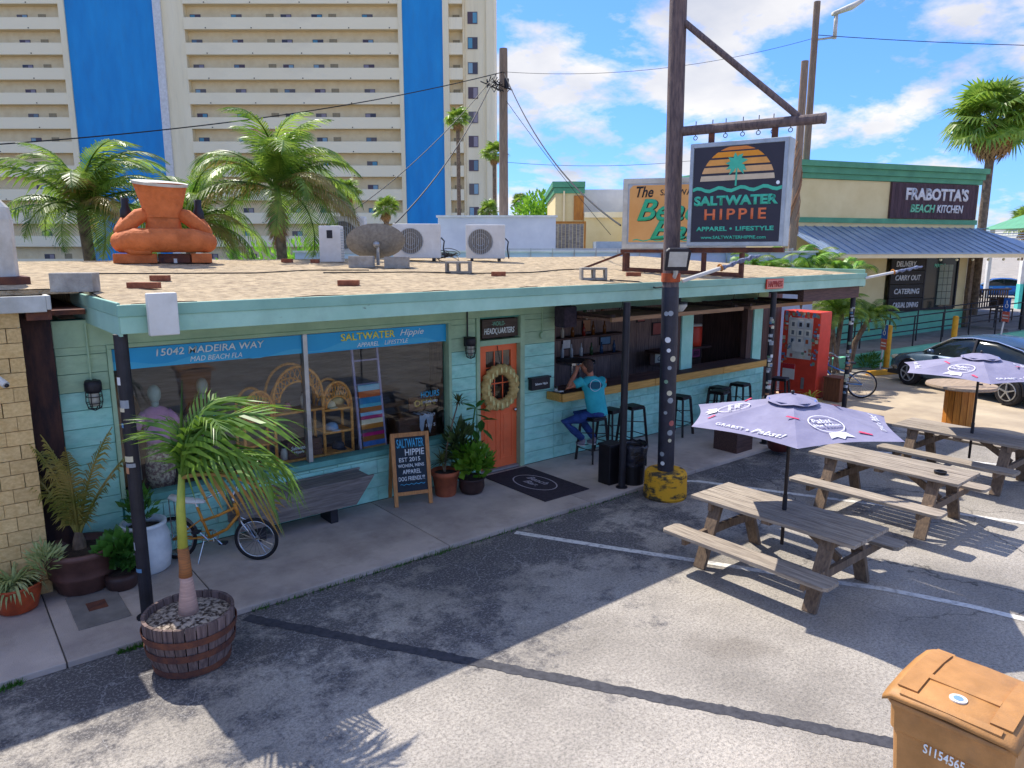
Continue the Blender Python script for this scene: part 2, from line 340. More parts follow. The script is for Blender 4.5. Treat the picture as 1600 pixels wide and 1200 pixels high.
g = MB(); g.add([(-900,-900,0),(1200,-900,0),(1200,1200,0),(-900,1200,0)], [(0,1,2,3)]); g.build('ground', M['ground'], kind='structure')
M['drive'] = mat('tan_concrete', '#bfae93', '#9c8c78', .9, .8, bump=.4, bscale=90, detail=11)
d = MB(); d.add([(15.3,-70,.004),(70,-70,.004),(70,9.6,.004),(21.0,9.6,.004),(15.3,9.9,.004)], [(0,1,2,3,4)]); d.build('driveway', M['drive'], kind='structure')
M['road'] = mat('street_asphalt', '#b3a08c', '#98887a', .95, .5, bump=.3)
d = MB(); d.add([(70.1,-200,.006),(84,-200,.006),(84,200,.006),(70.1,200,.006)], [(0,1,2,3)]); d.build('street', M['road'], kind='structure')
M['line'] = mat('worn_line_paint', '#d6d3cc', '#8a8786', .85, 14, bump=.3, lo=.30, hi=.52, detail=10)
def strip(name, pts, w, z, m):
    b = MB(); v = []; n_ = len(pts)
    for i, p in enumerate(pts):
        a = Vector(pts[max(i-1, 0)]); c = Vector(pts[min(i+1, n_-1)]); dd = (c-a).normalized(); nn = Vector((-dd.y, dd.x))*w/2
        v += [(p[0]+nn.x, p[1]+nn.y, z), (p[0]-nn.x, p[1]-nn.y, z)]
    b.add(v, [(2*i, 2*i+1, 2*i+3, 2*i+2) for i in range(n_-1)]); return b.build(name, m, kind='structure')
strip('painted_line', [(5.56,6.76),(6.1,5.75),(6.64,4.78),(7.2,3.75),(7.62,3.05),(7.9,2.35),(8.1,1.6)], .10, .004, M['line'])
strip('painted_line', [(8.6,7.0),(9.1,6.55),(9.7,5.3),(10.3,4.1),(10.7,3.42),(10.98,2.75),(11.3,1.8)], .10, .004, M['line'])
strip('painted_line', [(12.5,6.5),(13.3,4.9),(14.0,3.4),(14.7,1.9)], .10, .004, M['line'])
M['tar'] = mat('tar_seal', '#46464c', '#2f2f36', .8, 16, bump=.4, lo=.3, hi=.6)
tp = [(2.12+.598*i, 6.75-.955*i) for i in range(7)]; tb_ = MB(); vv = []
for i in range(181):
    t = i/180*6; k = min(int(t), 5); a, c = Vector(tp[k]), Vector(tp[k+1]); p = a.lerp(c, t-k); dd = (c-a).normalized(); nn = Vector((-dd.y, dd.x))
    for sg in (1, -1): q_ = p+nn*sg*(.062+.004*math.sin(i*.37+sg)+rnd.uniform(-.011, .011)); vv.append((q_.x, q_.y, .004))
tb_.add(vv, [(2*i, 2*i+1, 2*i+3, 2*i+2) for i in range(180)]); tb_.build('tar_strip', M['tar'], kind='structure')
# sidewalk: base slab with single paving slabs on it
sb = MB(); sb.box(-9, 15.2, 6.86, 13.2, -.02, .045); SW = sb.build('sidewalk', mat('slab_joint', '#6b6660', '#4b4743', .95), kind='structure')
M['slab'] = mat('sidewalk_concrete', '#c9bbb0', '#a1958e', .9, .9, bump=.5, bscale=110, rand=.05, detail=11, grime=.3)
xs = [-9, -6.2, -3.8, -1.4, .62, 2.0, 4.6, 7.0, 9.4, 11.9, 14.0, 15.2]
for a, b_ in zip(xs[:-1], xs[1:]):
    q = MB(); q.box(a+.006, b_-.006, 6.84, 8.79, .0, .06); q.build('paving_slab', M['slab'], SW, bevel=.008)
# weeds along the kerb: many small blades, one object
wd = MB()
for i in range(1300):
    x = rnd.choice([rnd.uniform(2.2, 4.6), rnd.uniform(4.2, 8), rnd.uniform(1.0, 1.5), rnd.uniform(-.2, .3)]); y = 6.83 + rnd.gauss(0, .02); h = rnd.uniform(.015, .07); a = rnd.uniform(0, 6.28)
    dx, dy = math.cos(a)*.006, math.sin(a)*.006
    wd.add([(x-dx, y-dy, 0), (x+dx, y+dy, 0), (x+rnd.gauss(0, .02), y+rnd.gauss(0, .02)-.01, h)], [(0,1,2)])
wd.build('weeds', M['leaf'], fix=False, kind='stuff')
# ================================================================ beach shop building
SHOP = thing('beach_shop', 'long low teal block-wall shop with flat gravel roof, storefront window and open bar', 'building', (1.02, 8.8, 0))
def P_(name, mb, m, parent=SHOP, **kw): return mb.build(name, m, parent, world=True, **kw)
ub = MB(); ub.box(-.5, .5, -.5, .5, -.5, .5); UBOX = ub.mesh('wall_block', M['teal'])
UBS = ub.mesh('wall_block_sage', M['sage'])  # upper courses greener: eave shade and warm ground bounce painted into the colour
def blocks(x0, x1, z0, z1, hb=.2, lb=.4, joint=True, y=8.8):
    k = 0; z = z0
    while z < z1-.02:
        zt = min(z+hb, z1); x = x0 - (lb/2 if (k % 2 and joint) else 0)
        while x < x1-.02:
            a = max(x, x0); b = min(x+lb, x1); x += lb
            if b-a < .05: continue
            o = inst('wall_block', UBOX if z < 2.0 else UBS, SHOP, scale=(b-a-.007, .03, zt-z-.007)); c = Vector(((a+b)/2, y+.015, (z+zt)/2)); o.location = c - SHOP.location
        z = zt; k += 1
bw = MB()
for x0, x1, z0, z1 in [(1.02,1.52,.05,2.83),(1.52,5.98,.05,.78),(5.98,6.46,.05,2.83),(7.40,8.08,.05,2.83),(8.08,14.4,.05,1.12),(1.52,5.98,2.52,2.83),(6.5,7.4,2.52,2.83),(8.08,14.4,2.6,2.83)]:
    bw.box(x0, x1, 8.827, 8.98, z0, z1)
P_('backing_wall', bw, M['teal_joint'])
blocks(1.02, 1.50, .06, 2.545, .2, .9, False); blocks(6.003, 6.457, .06, 2.545, .2, .9, False); blocks(7.42, 8.08, .06, 2.545, .2, .9, False)
blocks(1.52, 5.98, .06, .70); blocks(8.08, 14.4, .06, 1.1)
h = MB(); h.box(1.02, 14.4, 8.79, 8.826, 2.546, 2.828); P_('header_board', h, M['sage'])
# side and rear walls, inner partition, floor of the rooms
s = MB(); s.box(1.02, 1.14, 8.985, 13.0, .045, 2.83); s.box(1.14, 14.4, 12.9, 13.0, .045, 2.83); s.box(14.28, 14.4, 8.985, 12.9, .045, 2.83); P_('outer_wall', s, M['teal'])
s = MB(); s.box(14.22, 14.275, 8.985, 11.49, .07, 2.81); P_('inner_lining', s, M['dark_wood_v'])
M['room'] = woodmat('dark_panelling', '#9a827a', '#665552', 2, .8)
s = MB(); s.box(7.42, 7.5, 8.985, 12.89, .05, 2.82); P_('partition', s, M['room'])
s = MB(); s.box(1.141, 7.41, 11.6, 11.65, .05, 2.82); P_('shop_back_wall', s, mat('grey_panelling', '#b0a59d', '#857a75', .85, 2, stretch=(1, 1, 9)))
for i in range(17):
    x = 7.5+i*.4; s = MB(); s.box(x+.004, min(x+.396, 14.27), 10.35, 10.38, .05, 2.82); P_('wall_panel', s, M['room'])
s = MB(); s.box(1.15, 14.27, 8.99, 12.88, .046, .062); P_('room_floor', s, mat('room_floor', '#8a7868', '#6a5a4e', .7))
# roof deck (sloping up to the back), gravel with real unevenness
def roofz(y): return 3.065+(y-7.15)*.053
rf = MB(); nx, ny = 110, 48; X0, X1, Y0, Y1 = 1.36, 15.22, 7.13, 13.2
vv = []
for j in range(ny+1):
    for i in range(nx+1):
        x = X0+(X1-X0)*i/nx; y = Y0+(Y1-Y0)*j/ny; vv.append((x, y, roofz(y)+(rnd.uniform(-.008, .008) if 0 < i < nx and 0 < j < ny else 0)))
rf.add(vv, [(j*(nx+1)+i, j*(nx+1)+i+1, (j+1)*(nx+1)+i+1, (j+1)*(nx+1)+i) for j in range(ny) for i in range(nx)])
rf.add([(X0,Y0,2.84),(X1,Y0,2.84),(X1,Y1,2.84),(X0,Y1,2.84),(X0,Y0,roofz(Y0)-.012),(X1,Y0,roofz(Y0)-.012),(X1,Y1,roofz(Y1)-.012),(X0,Y1,roofz(Y1)-.012)], [(3,2,1,0),(0,1,5,4),(1,2,6,5),(2,3,7,6),(3,0,4,7)])
rf.box(-.8, 1.322, 8.95, 13.2, 3.102, 3.15); b0 = len(rf.v); vv = []
for j in range(25):
    for i in range(13): vv.append((-.8+(1.359+.8)*i/12, 8.95+4.25*j/24, roofz(8.95+4.25*j/24)+(rnd.uniform(-.008, .008) if 0 < i < 12 and 0 < j < 24 else 0)))
rf.add(vv, [(j*13+i, j*13+i+1, (j+1)*13+i+1, (j+1)*13+i) for j in range(24) for i in range(12)])
ROOF = P_('roof', rf, M['gravel'], smooth=False)
f = MB(); f.box(1.325, 15.255, 7.085, 7.128, 2.975, 3.082); f.box(1.325, 1.358, 7.129, 9.6, 2.975, 3.10); f.box(15.222, 15.255, 7.129, 13.2, 2.975, 3.16); P_('drip_edge', f, M['fascia_top'], parent=ROOF, bevel=.008)
f = MB(); f.box(1.34, 15.24, 7.10, 7.129, 2.825, 2.974); f.box(1.335, 1.358, 7.13, 9.6, 2.80, 2.974); f.box(15.222, 15.245, 7.13, 13.2, 2.80, 2.974); P_('fascia', f, M['fascia'], parent=ROOF)
f = MB(); f.box(1.36, 15.2, 7.135, 8.785, 2.829, 2.838); P_('soffit', f, M['sage'], parent=ROOF)
fb = MB(); fb.box(13.0, 15.2, 7.2, 7.32, 2.58, 2.82); fb.box(15.06, 15.18, 7.33, 11.0, 2.58, 2.82); P_('roof_beam', fb, M['dark_wood'], parent=ROOF)
cr_ = MB()
for k in range(9):      # curled roofing felt edge under the gravel
    x = 1.5+k*1.5+rnd.uniform(-.1, .1); l = rnd.uniform(.2, .6); cr_.tube([(x, 7.15, 3.083), (x+l/2, 7.17+rnd.uniform(0, .05), 3.088), (x+l, 7.15, 3.083)], [.003, .006, .003], 5)
P_('felt_edge', cr_, mat('roof_felt', '#6d584d', '#4a3d38', .95), parent=ROOF, kind='stuff')
# storefront window
wf = MB(); wf.box(1.50, 6.0, 8.775, 8.92, 2.50, 2.545); wf.box(1.50, 1.545, 8.775, 8.92, .80, 2.499); wf.box(5.95, 6.0, 8.775, 8.92, .80, 2.499); P_('window_frame', wf, M['sage'], bevel=.004)
WS = MB(); WS.box(1.48, 6.02, 8.74, 8.96, .72, .799); P_('window_sill', WS, mat('sill_paint', '#6aa79b', '#558f85', .6), bevel=.006)
mu = MB(); mu.box(3.725, 3.785, 8.80, 8.90, .80, 2.499); P_('window_mullion', mu, M['alu'], bevel=.004)
for a, b_ in ((1.546, 3.724), (3.786, 5.949)):
    q = MB(); q.box(a, b_, 8.862, 8.868, .80, 2.499); P_('window_pane', q, M['glass'])
M['banner'] = mat('banner_vinyl', '#27aee6', '#1c9fda', .45, 1.5, bump=0)
M['banner2'] = mat('banner_wave', '#4cc0ea', '#3fb4e2', .45, 2, bump=0)
M['letter_white'] = mat('letter_white', '#fbfdfb', '#eaf3f3', .6, 12, bump=0)
M['letter_yellow'] = mat('letter_yellow', '#fff06a', '#f0e35c', .6, 12, bump=0)
RX, UZ = Vector((1,0,0)), Vector((0,0,1))
q = MB(); q.box(1.546, 3.724, 8.845, 8.850, 2.25, 2.485); B1 = P_('window_banner', q, M['banner'])
q = MB(); q.box(3.786, 5.949, 8.845, 8.850, 2.235, 2.485); B2 = P_('window_banner', q, M['banner'])
for B, a, b_ in ((B1, 1.55, 3.72), (B2, 3.79, 5.945)):
    w_ = MB()
    n_ = 24
    up_ = [(a+(b_-a)*i/n_, 2.30+.045*math.sin(i*.55+a)+.03*math.sin(i*.21)) for i in range(n_+1)]
    for (xa, za), (xb, zb) in zip(up_[:-1], up_[1:]): w_.add([(xa,8.843,2.252),(xb,8.843,2.252),(xb,8.843,zb),(xa,8.843,za)], [(0,1,2,3)])
    P_('banner_wave', w_, M['banner2'], parent=B)
lettering(B1, '15042 MADEIRA WAY', (2.0, 8.842, 2.37), RX, UZ, w=1.24, h=.085, mat_=M['letter_white'], bold=.012, shear=.12)
lettering(B1, 'MAD BEACH FLA', (2.36, 8.842, 2.275), RX, UZ, w=.6, h=.06, mat_=M['letter_white'], shear=.25)
lettering(B2, 'SALTWATER', (4.27, 8.842, 2.36), RX, UZ, w=.82, h=.10, mat_=M['letter_yellow'], bold=.02)
lettering(B2, 'Hippie', (5.17, 8.842, 2.345), RX, UZ, w=.39, h=.11, mat_=M['letter_white'], shear=.35)
lettering(B2, 'APPAREL', (4.5, 8.842, 2.262), RX, UZ, w=.33, h=.058, mat_=M['letter_white'], shear=.25)
lettering(B2, 'LIFESTYLE', (4.92, 8.842, 2.266), RX, UZ, w=.38, h=.058, mat_=M['letter_white'], shear=.25)
# door
DR = MB(); DR.box(6.53, 7.32, 8.87, 8.91, .10, 1.22)
DR.box(6.53, 6.70, 8.87, 8.91, 1.221, 2.10); DR.box(7.20, 7.32, 8.87, 8.91, 1.221, 2.10); DR.box(6.701, 7.199, 8.87, 8.91, 2.0, 2.10)
for x0 in (6.66, 6.98):
    for (a, b_, c, d_) in ((x0, x0+.26, .22, .25), (x0, x0+.26, 1.02, 1.05), (x0, x0+.03, .251, 1.019), (x0+.23, x0+.26, .251, 1.019)): DR.box(a, b_, 8.862, 8.8695, c, d_)
    DR.box(x0+.06, x0+.20, 8.864, 8.8695, .30, .97)
DOOR = P_('door', DR, M['orange_door'])
q = MB(); q.box(6.702, 7.198, 8.888, 8.894, 1.222, 1.999); P_('door_glass', q, M['glass'], parent=DOOR)
q = MB()
for x in (6.865, 7.03): q.box(x, x+.018, 8.876, 8.887, 1.222, 1.999)
for z in (1.47, 1.73): q.box(6.703, 7.197, 8.877, 8.886, z, z+.018)
P_('glazing_bar', q, M['orange_door'], parent=DOOR)
q = MB(); q.ball((7.26, 8.83, 1.02), .03, 10, 6); q.cyl((7.26, 8.869, 1.02), (7.26, 8.83, 1.02), .012); P_('door_handle', q, M['chrome'], parent=DOOR, smooth=True)
q = MB(); q.box(6.46, 6.525, 8.775, 8.93, .062, 2.545); q.box(7.325, 7.415, 8.775, 8.93, .062, 2.545); q.box(6.526, 7.324, 8.775, 8.93, 2.105, 2.19); P_('door_frame', q, M['sage'], bevel=.005)
q = MB(); q.box(6.526, 7.324, 8.80, 8.95, .062, .098); P_('threshold', q, M['concrete'])
TS = MB(); TS.box(6.60, 7.30, 8.82, 8.85, 2.22, 2.50); TSO = P_('transom_sign', TS, mat('sign_board_brown', '#5d4e45', '#443831', .7, 5, stretch=(1, 4, 9)))
lettering(TSO, '-WORLD-', (6.78, 8.818, 2.40), RX, UZ, w=.26, h=.07, mat_=mat('letter_mint', '#88c9ae', rough=.6), bold=.01)
lettering(TSO, 'HEADQUARTERS', (6.63, 8.818, 2.26), RX, UZ, w=.6, h=.11, mat_=M['letter_white'], bold=.02, shear=.2)
# bar front: posts, header, counter of planks, flaps
for a, b_ in ((11.45, 11.80), (13.92, 14.25)):
    q = MB(); q.box(a, b_, 8.80, 8.95, 1.13, 2.6); P_('bar_post', q, M['teal'], bevel=.005)
for a, b_, z in ((11.2, 11.44, 1.13), (8.085, 8.13, 1.26), (13.72, 13.91, 1.13)):
    q = MB(); q.box(a, b_, 8.83, 8.97, z, 2.6); P_('bar_frame', q, M['dark_wood_v'])
CT = MB(); CT.box(7.93, 13.85, 8.44, 8.78, 1.135, 1.15); CTO = P_('counter', CT, M['dark_wood'])
for k in range(6):
    y = 8.445+k*.1; q = MB(); q.box(7.93 if y < 8.7 else 8.14, 13.85, y+.003, y+.097, 1.151, 1.235+rnd.uniform(-.003, .003)); P_('counter_plank', q, M['dark_wood'], parent=CTO)
for a, b_ in ((7.90, 10.2), (10.21, 12.3), (12.31, 13.88)):
    q = MB(); q.box(a, b_, 8.39, 8.44, 1.115, 1.25); P_('counter_edge', q, M['counter_edge'], parent=CTO, bevel=.01)
q = MB(); q.box(7.89, 7.929, 8.441, 8.78, 1.115, 1.25); P_('counter_edge', q, M['counter_edge'], parent=CTO, bevel=.01)
for fx0, fx1, nm in ((8.2, 11.66, 1), (11.95, 14.1, 2)):
    fl = MB()
    for x in (fx0+.1, (fx0+fx1)/2, fx1-.1): fl.box(x-.04, x+.04, 7.70, 8.78, 2.515, 2.56)
    FO = P_('awning_flap', fl, M['dark_wood'])
    for k in range(7):
        y = 7.66+k*.16; q = MB(); dz = rnd.uniform(-.004, .004); q.box(fx0+rnd.uniform(-.02, .02), fx1+rnd.uniform(-.02, .02), y+.003, y+.157, 2.475+dz, 2.512+dz); P_('plank', q, woodmat('flap_plank', '#9c7868', '#6b5046', 0, .85) if 'flap_plank' not in bpy.data.materials else bpy.data.materials['flap_plank'], parent=FO)
    q = MB(); q.box(fx0-.02, fx1+.02, 7.615, 7.655, 2.465, 2.53); P_('front_batten', q, woodmat('batten_wood', '#b58d6a', '#8d6a4e', 0, .8) if 'batten_wood' not in bpy.data.materials else bpy.data.materials['batten_wood'], parent=FO)
    q = MB()
    for x in (fx0+.25, fx1-.25): q.tube([(x, 7.7, 2.53), (x, 7.66, 2.7), (x, 7.64, 2.83)], .006, 6)
    P_('hanging_chain', q, M['steel_dark'], parent=FO)
# speakers, wall lamps, conduits, mailbox: things fixed on the wall
def cage_lamp(x, z, label, shade):
    L_ = thing('wall_lamp', label, 'lamp', (x, 8.79, z))
    q = MB(); q.lathe([(.0,.10),(.075,.10),(.085,.07),(.085,.0),(.07,-.03)], 14, (0,-.10,.02)); q.box(-.05,.05,-.04,0,-.02,.12); q.build('housing', M['black'], L_, smooth=True)
    q = MB(); q.lathe([(.05,-.02),(.052,-.10),(.04,-.17),(.0,-.185)], 14, (0,-.10,.02), caps=False); q.build('lamp_glass', mat('lamp_glass', '#c9c6b8', '#a9a698', .25) if 'lamp_glass' not in bpy.data.materials else bpy.data.materials['lamp_glass'], L_, smooth=True)
    q = MB()
    for k in range(6):
        a = k*math.pi/3; c, s_ = math.cos(a), math.sin(a); q.tube([(.075*c, -.10+.075*s_, 0), (.08*c, -.10+.08*s_, -.10), (.06*c, -.10+.06*s_, -.18), (0, -.10, -.205)], .005, 5)
    for zz_, r_ in ((-.05,.078), (-.12,.078), (-.17,.065)): q.torus((0,-.10,zz_), (0,0,1), r_, .005, 16, 5)
    q.build('lamp_cage', M['black'], L_)
    q = MB(); q.cyl((0,-.025,.12), (0,-.025,2.79-z), .012, n=8); q.build('conduit', M['sage'] if shade else M['black'], L_)
cage_lamp(1.32, 2.07, 'black caged wall lamp on the block pier beside the rusty brown strip', True)
cage_lamp(6.28, 2.16, 'black caged wall lamp between the storefront window and the orange door', False)
mbx = thing('mailbox', 'small black wall mailbox with white name lettering beside the orange door', 'mailbox', (7.70, 8.79, 1.42))
q = MB(); q.box(-.20, .20, -.09, 0, -.11, .07); q.build('mailbox_body', M['black'], mbx, bevel=.008)
q = MB(); q.box(-.215, .215, -.105, 0, .072, .10); q.build('lid', M['black'], mbx, bevel=.006)
lettering(mbx, 'Saltwater Hippie', (7.57, 8.698, 1.38), RX, UZ, w=.27, h=.05, mat_=M['letter_white'])
jb = MB(); jb.cyl((7.79,8.79,2.19), (7.79,8.75,2.19), .06, n=16); jb.cyl((7.79,8.78,2.25), (7.79,8.78,2.82), .010, n=8)
jb.build('junction_box', M['sage'], label='round pale junction box with thin conduit above the mailbox', cat='junction box')
spk = thing('wall_speaker', 'dark boxy speaker hung under the eave at the left end of the bar opening', 'speaker', (8.05, 8.5, 2.33))
q = MB(); q.box(-.14, .14, -.12, .14, 0, .34); q.build('cabinet', mat('speaker_cloth', '#4a3f4c', '#332c38', .9, 20), spk, bevel=.03)
q = MB(); q.tube([(-.1,0,.34),(-.06,0,.42),(.06,0,.42),(.1,0,.34)], .008, 6); q.cyl((0,0,.42),(0,0,.49),.008); q.build('bracket', M['black'], spk)
# hanging eave lamps
for x, y, lb in ((9.6, 7.45, 'small white glass eave lamp over the long bar flap'), (14.0, 7.45, 'small white glass eave lamp next to the red HAPPINESS sign')):
    L_ = thing('eave_lamp', lb, 'lamp', (x, y, 2.66))
    q = MB(); q.lathe([(.02,-.10),(.06,-.09),(.12,.0),(.115,.03)], 14); q.build('lamp_bowl', M['offwhite'], L_, smooth=True)
    q = MB(); q.cyl((0,0,.03), (0,0,.165), .02); q.lathe([(.125,.03),(.12,.06),(.03,.07)], 14); q.build('lamp_holder', M['black'], L_)
wb = MB(); wb.box(1.55, 1.80, 6.99, 7.07, 2.80, 3.18)
wb.build('antenna_panel', M['white'], bevel=.01, label='flat white panel box mounted on the front corner of the fascia', cat='panel')
hs_ = thing('happiness_sign', 'small red sign reading HAPPINESS on the teal fascia', 'sign', (11.75, 7.06, 2.88))
q = MB(); q.box(-.27, .27, -.005, .015, 0, .17); q.build('sign_board', M['red'], hs_)
q = MB(); q.box(-.255, .255, -.008, -.0055, .012, .158); q.build('sign_panel', mat('sign_pink', '#e9a08c', '#d98a78', .6), hs_)
lettering(hs_, 'HAPPINESS', (11.75-.23, 7.05, 2.91), RX, UZ, w=.46, h=.11, mat_=mat('letter_red', '#b8322c', rough=.6), bold=.01)
# ================================================================ neighbour on the left
NB = thing('neighbour_building', 'beige brick neighbour building with white roof coping beside the teal shop', 'building', (-2, 8.6, 0))
q = MB(); q.box(-7, .25, 9.3, 9.42, .05, 3.0); q.box(.30, .70, 8.50, 9.29, .05, 2.98); P_('core_wall', q, M['beige_joint'], NB)
q = MB(); q.box(-7, .24, 9.27, 9.299, .05, 2.98); P_('entry_wall', q, mat('tan_render', '#cdb184', '#b59a70', .9, 2), NB)
UBB = ub.mesh('brick_block', M['beige_brick'])
z = .06; k = 0
while z < 2.95:
    for a, b_ in (((.27, .495), (.495, .725)) if k % 2 else ((.27, .40), (.40, .60), (.60, .725))):
        inst('brick', UBB, NB, scale=(b_-a-.006, .05, .138), loc=Vector(((a+b_)/2+rnd.uniform(-.002, .002), 8.475+rnd.uniform(-.003, .003), z+.07))-NB.location)
    for a, b_ in ((8.505, 8.74), (8.74, 8.97), (8.97, 9.2)): inst('brick', UBB, NB, scale=(.05, b_-a-.006, .138), loc=Vector((.272, (a+b_)/2, z+.07))-NB.location)
    z += .145; k += 1
q = MB(); q.box(-7, .95, 8.36, 8.40, 2.96, 3.12); q.box(.95, .99, 8.36, 8.62, 2.98, 3.12); P_('coping', q, M['offwhite'], NB, bevel=.008)
q = MB(); q.box(-7, .95, 8.40, 13, 2.99, 3.09); P_('roof', q, M['gravel'], NB)
q = MB(); q.box(.74, 1.0, 8.66, 8.78, .05, 2.95); P_('gap_panel', q, mat('rusty_flashing', '#5a3a2e', '#2c1f22', .85, 3, bump=.5, stretch=(3, 3, .8), lo=.4, hi=.75), NB)
q = MB(); q.box(.96, 1.32, 8.66, 13, 2.90, 2.95); P_('gap_flashing', q, M['rust'], NB)
q = MB(); q.box(.78, .99, 8.42, 8.66, 2.88, 2.975); P_('rafter_end', q, M['rust'], NB)
BT = thing('bottle_prop', 'giant pale bottle-shaped prop standing on the neighbour roof edge', 'prop', (.64, 9.8, 3.16))
q = MB(); q.box(-.32,.32,-.3,.3,0,.11); q.build('plinth', M['rust'], BT, bevel=.01)
q = MB(); q.lathe([(.0,.111),(.25,.111),(.25,.72),(.23,.85),(.14,.96),(.11,.98)], 10); q.build('bottle_body', M['offwhite'], BT)
q = MB(); q.lathe([(.11,.98),(.10,1.16),(.0,1.16)], 12); q.build('bottle_neck', M['black'], BT, smooth=True)
q = MB(); q.lathe([(.13,1.161),(.13,1.25),(.0,1.25)], 12); q.build('bottle_cap', M['white'], BT)
SCM = thing('security_camera', 'small white security camera on the beige brick pier', 'camera', (.48, 8.44, 2.35))
q = MB(); q.tube([(0,-.05,0),(.06,-.14,-.06)], .035, 10); q.build('camera_body', M['white'], SCM); q = MB(); q.tube([(0,.01,.02),(0,-.06,.01)], .018, 8); q.build('bracket', M['alu'], SCM); q = MB(); q.ball((.065,-.147,-.065), .02, 8, 6); q.build('lens', M['black'], SCM)
# ================================================================ posts under the eave
def post(x, y, label, r=.055, top=2.82, stk=0, seed=1):
    o = thing('roof_post', label, 'post', (x, y, .06), group='posts under the eave')
    q = MB(); q.tube([(0,0,0),(0,0,top-.06)], r, 16); q.build('pipe', M['black'], o, smooth=False)
    q = MB(); q.cyl((0,0,0),(0,0,.012), r*1.7, n=16); q.build('base_plate', M['black'], o)
    rr = random.Random(seed)
    for k in range(stk):
        a = R(215)+rr.uniform(-.8, .8); z_ = rr.uniform(.45, 2.3); w_, h_ = rr.uniform(.025, .045), rr.uniform(.03, .08); hx = (math.cos(a), math.sin(a), 0)
        t_ = Vector((-math.sin(a), math.cos(a), 0)); c_ = Vector(hx)*(r+.001); b = MB(); v = []
        for i in range(4):
            aa = a+(i/3-.5)*w_*2/r; v += [(math.cos(aa)*(r+.002), math.sin(aa)*(r+.002), z_), (math.cos(aa)*(r+.002), math.sin(aa)*(r+.002), z_+h_)]
        b.add(v, [(2*i, 2*i+2, 2*i+3, 2*i+1) for i in range(3)]); b.build('sticker', rr.choice(STK[:2]+STK[:2]+STK[4:5]*3+STK), o)
    return o
STK = [plain('sticker_'+n_, c_, .5) for n_, c_ in (('white', '#e6e6e4'), ('cream', '#d8cfae'), ('blue', '#5f8bb0'), ('orange', '#c08a64'), ('grey', '#9aa0a4'), ('red', '#b0605a'), ('green', '#7a9a80'))]
post(1.36, 7.26, 'slim black roof post beside the barrel planter, with peeling sticker traces', .06, 2.81, 9, 3)
post(7.82, 7.0, 'plain dark roof post in front of the black trash can', .052, 2.82, 0)
post(11.72, 7.05, 'roof post covered in stickers below the HAPPINESS sign', .05, 2.82, 34, 5)
post(15.12, 7.27, 'stickered roof post at the open corner beside the blue bicycle', .05, 2.58, 30, 8)
# ================================================================ sign pole with arm
SP = thing('sign_pole', 'tall rusty steel sign pole with diagonal brace and horizontal arm', 'pole', (8.15, 6.45, 0))
def pl(z): return Vector((8.15-.0194*z, 6.45, z))
q = MB(); q.tube([pl(.3), pl(3.05)], .118, 24); P_('lower_pipe', q, mat('blue_black_paint', '#33323f', '#23232c', .45, 5, bump=.1), SP, smooth=False)
q = MB(); q.tube([pl(3.051), pl(7.4)], .112, 24); P_('upper_pipe', q, M['rust_pole'], SP)
A0, A1 = Vector((8.06, 6.45, 5.1)), Vector((8.60, 4.68, 5.1)); ad = (A1-A0).normalized(); an = Vector((ad.y, -ad.x, 0))   # an points to -X side
q = MB(); q.tube([A0, A1], .062, 16); q.tube([A1, A1+ad*.03], .066, 16); P_('arm', q, M['rust_pole'], SP)
q = MB(); q.tube([pl(6.52), A0+ad*1.62], .04, 12); P_('brace', q, M['rust_pole'], SP)
for k in range(7):
    p = A0+ad*(.3+k*.2+rnd.uniform(-.03, .03)); q = MB(); q.tube([p+Vector((0,0,.11)), p+Vector((0,0,-.07))], .006, 6); q.torus(p+Vector((0,0,-.10)), an, .025, .005, 14, 5); P_('eye_hook', q, M['steel_dark'], SP)
q = MB(); q.lathe([(.13,0),(.13,.12)], 20, tuple(pl(3.12))); P_('clamp_band', q, mat('orange_rust', '#c2592c', '#8e4326', .8, 8), SP)
rr = random.Random(4)
for k in range(15):
    z_ = .55+k*.15+rr.uniform(-.04, .04) if k < 13 else 2.6+.1*k/15; a = R(215)+rr.uniform(-.45, .75); rs = rr.uniform(.022, .045); b = MB(); v = []; c_ = pl(z_)
    for i in range(12):
        t = 2*math.pi*i/12; aa = a+math.cos(t)*rs/.118; v.append((c_.x+math.cos(aa)*.1215, c_.y+math.sin(aa)*.1215, z_+math.sin(t)*rs))
    v.append((c_.x+math.cos(a)*.1215, c_.y+math.sin(a)*.1215, z_)); b.add(v, [(i, (i+1) % 12, 12) for i in range(12)]); P_('sticker', b, rr.choice(STK[:2]+STK[:2]+STK[4:5]*3+STK), SP)
CB = MB(); CB.lathe([(.30,0),(.315,.03),(.31,.20),(.305,.36),(.28,.40),(0,.41)], 26, (8.15, 6.45, 0))
def yellow_worn():
    return mat('worn_yellow_concrete', '#e0a528', '#4a4230', .85, 4.5, bump=.9, bscale=30, lo=.40, hi=.50, stretch=(1, 1, 2.2), detail=9)
CB.build('pole_footing', yellow_worn(), label='round yellow concrete footing with worn paint at the sign pole', cat='footing')
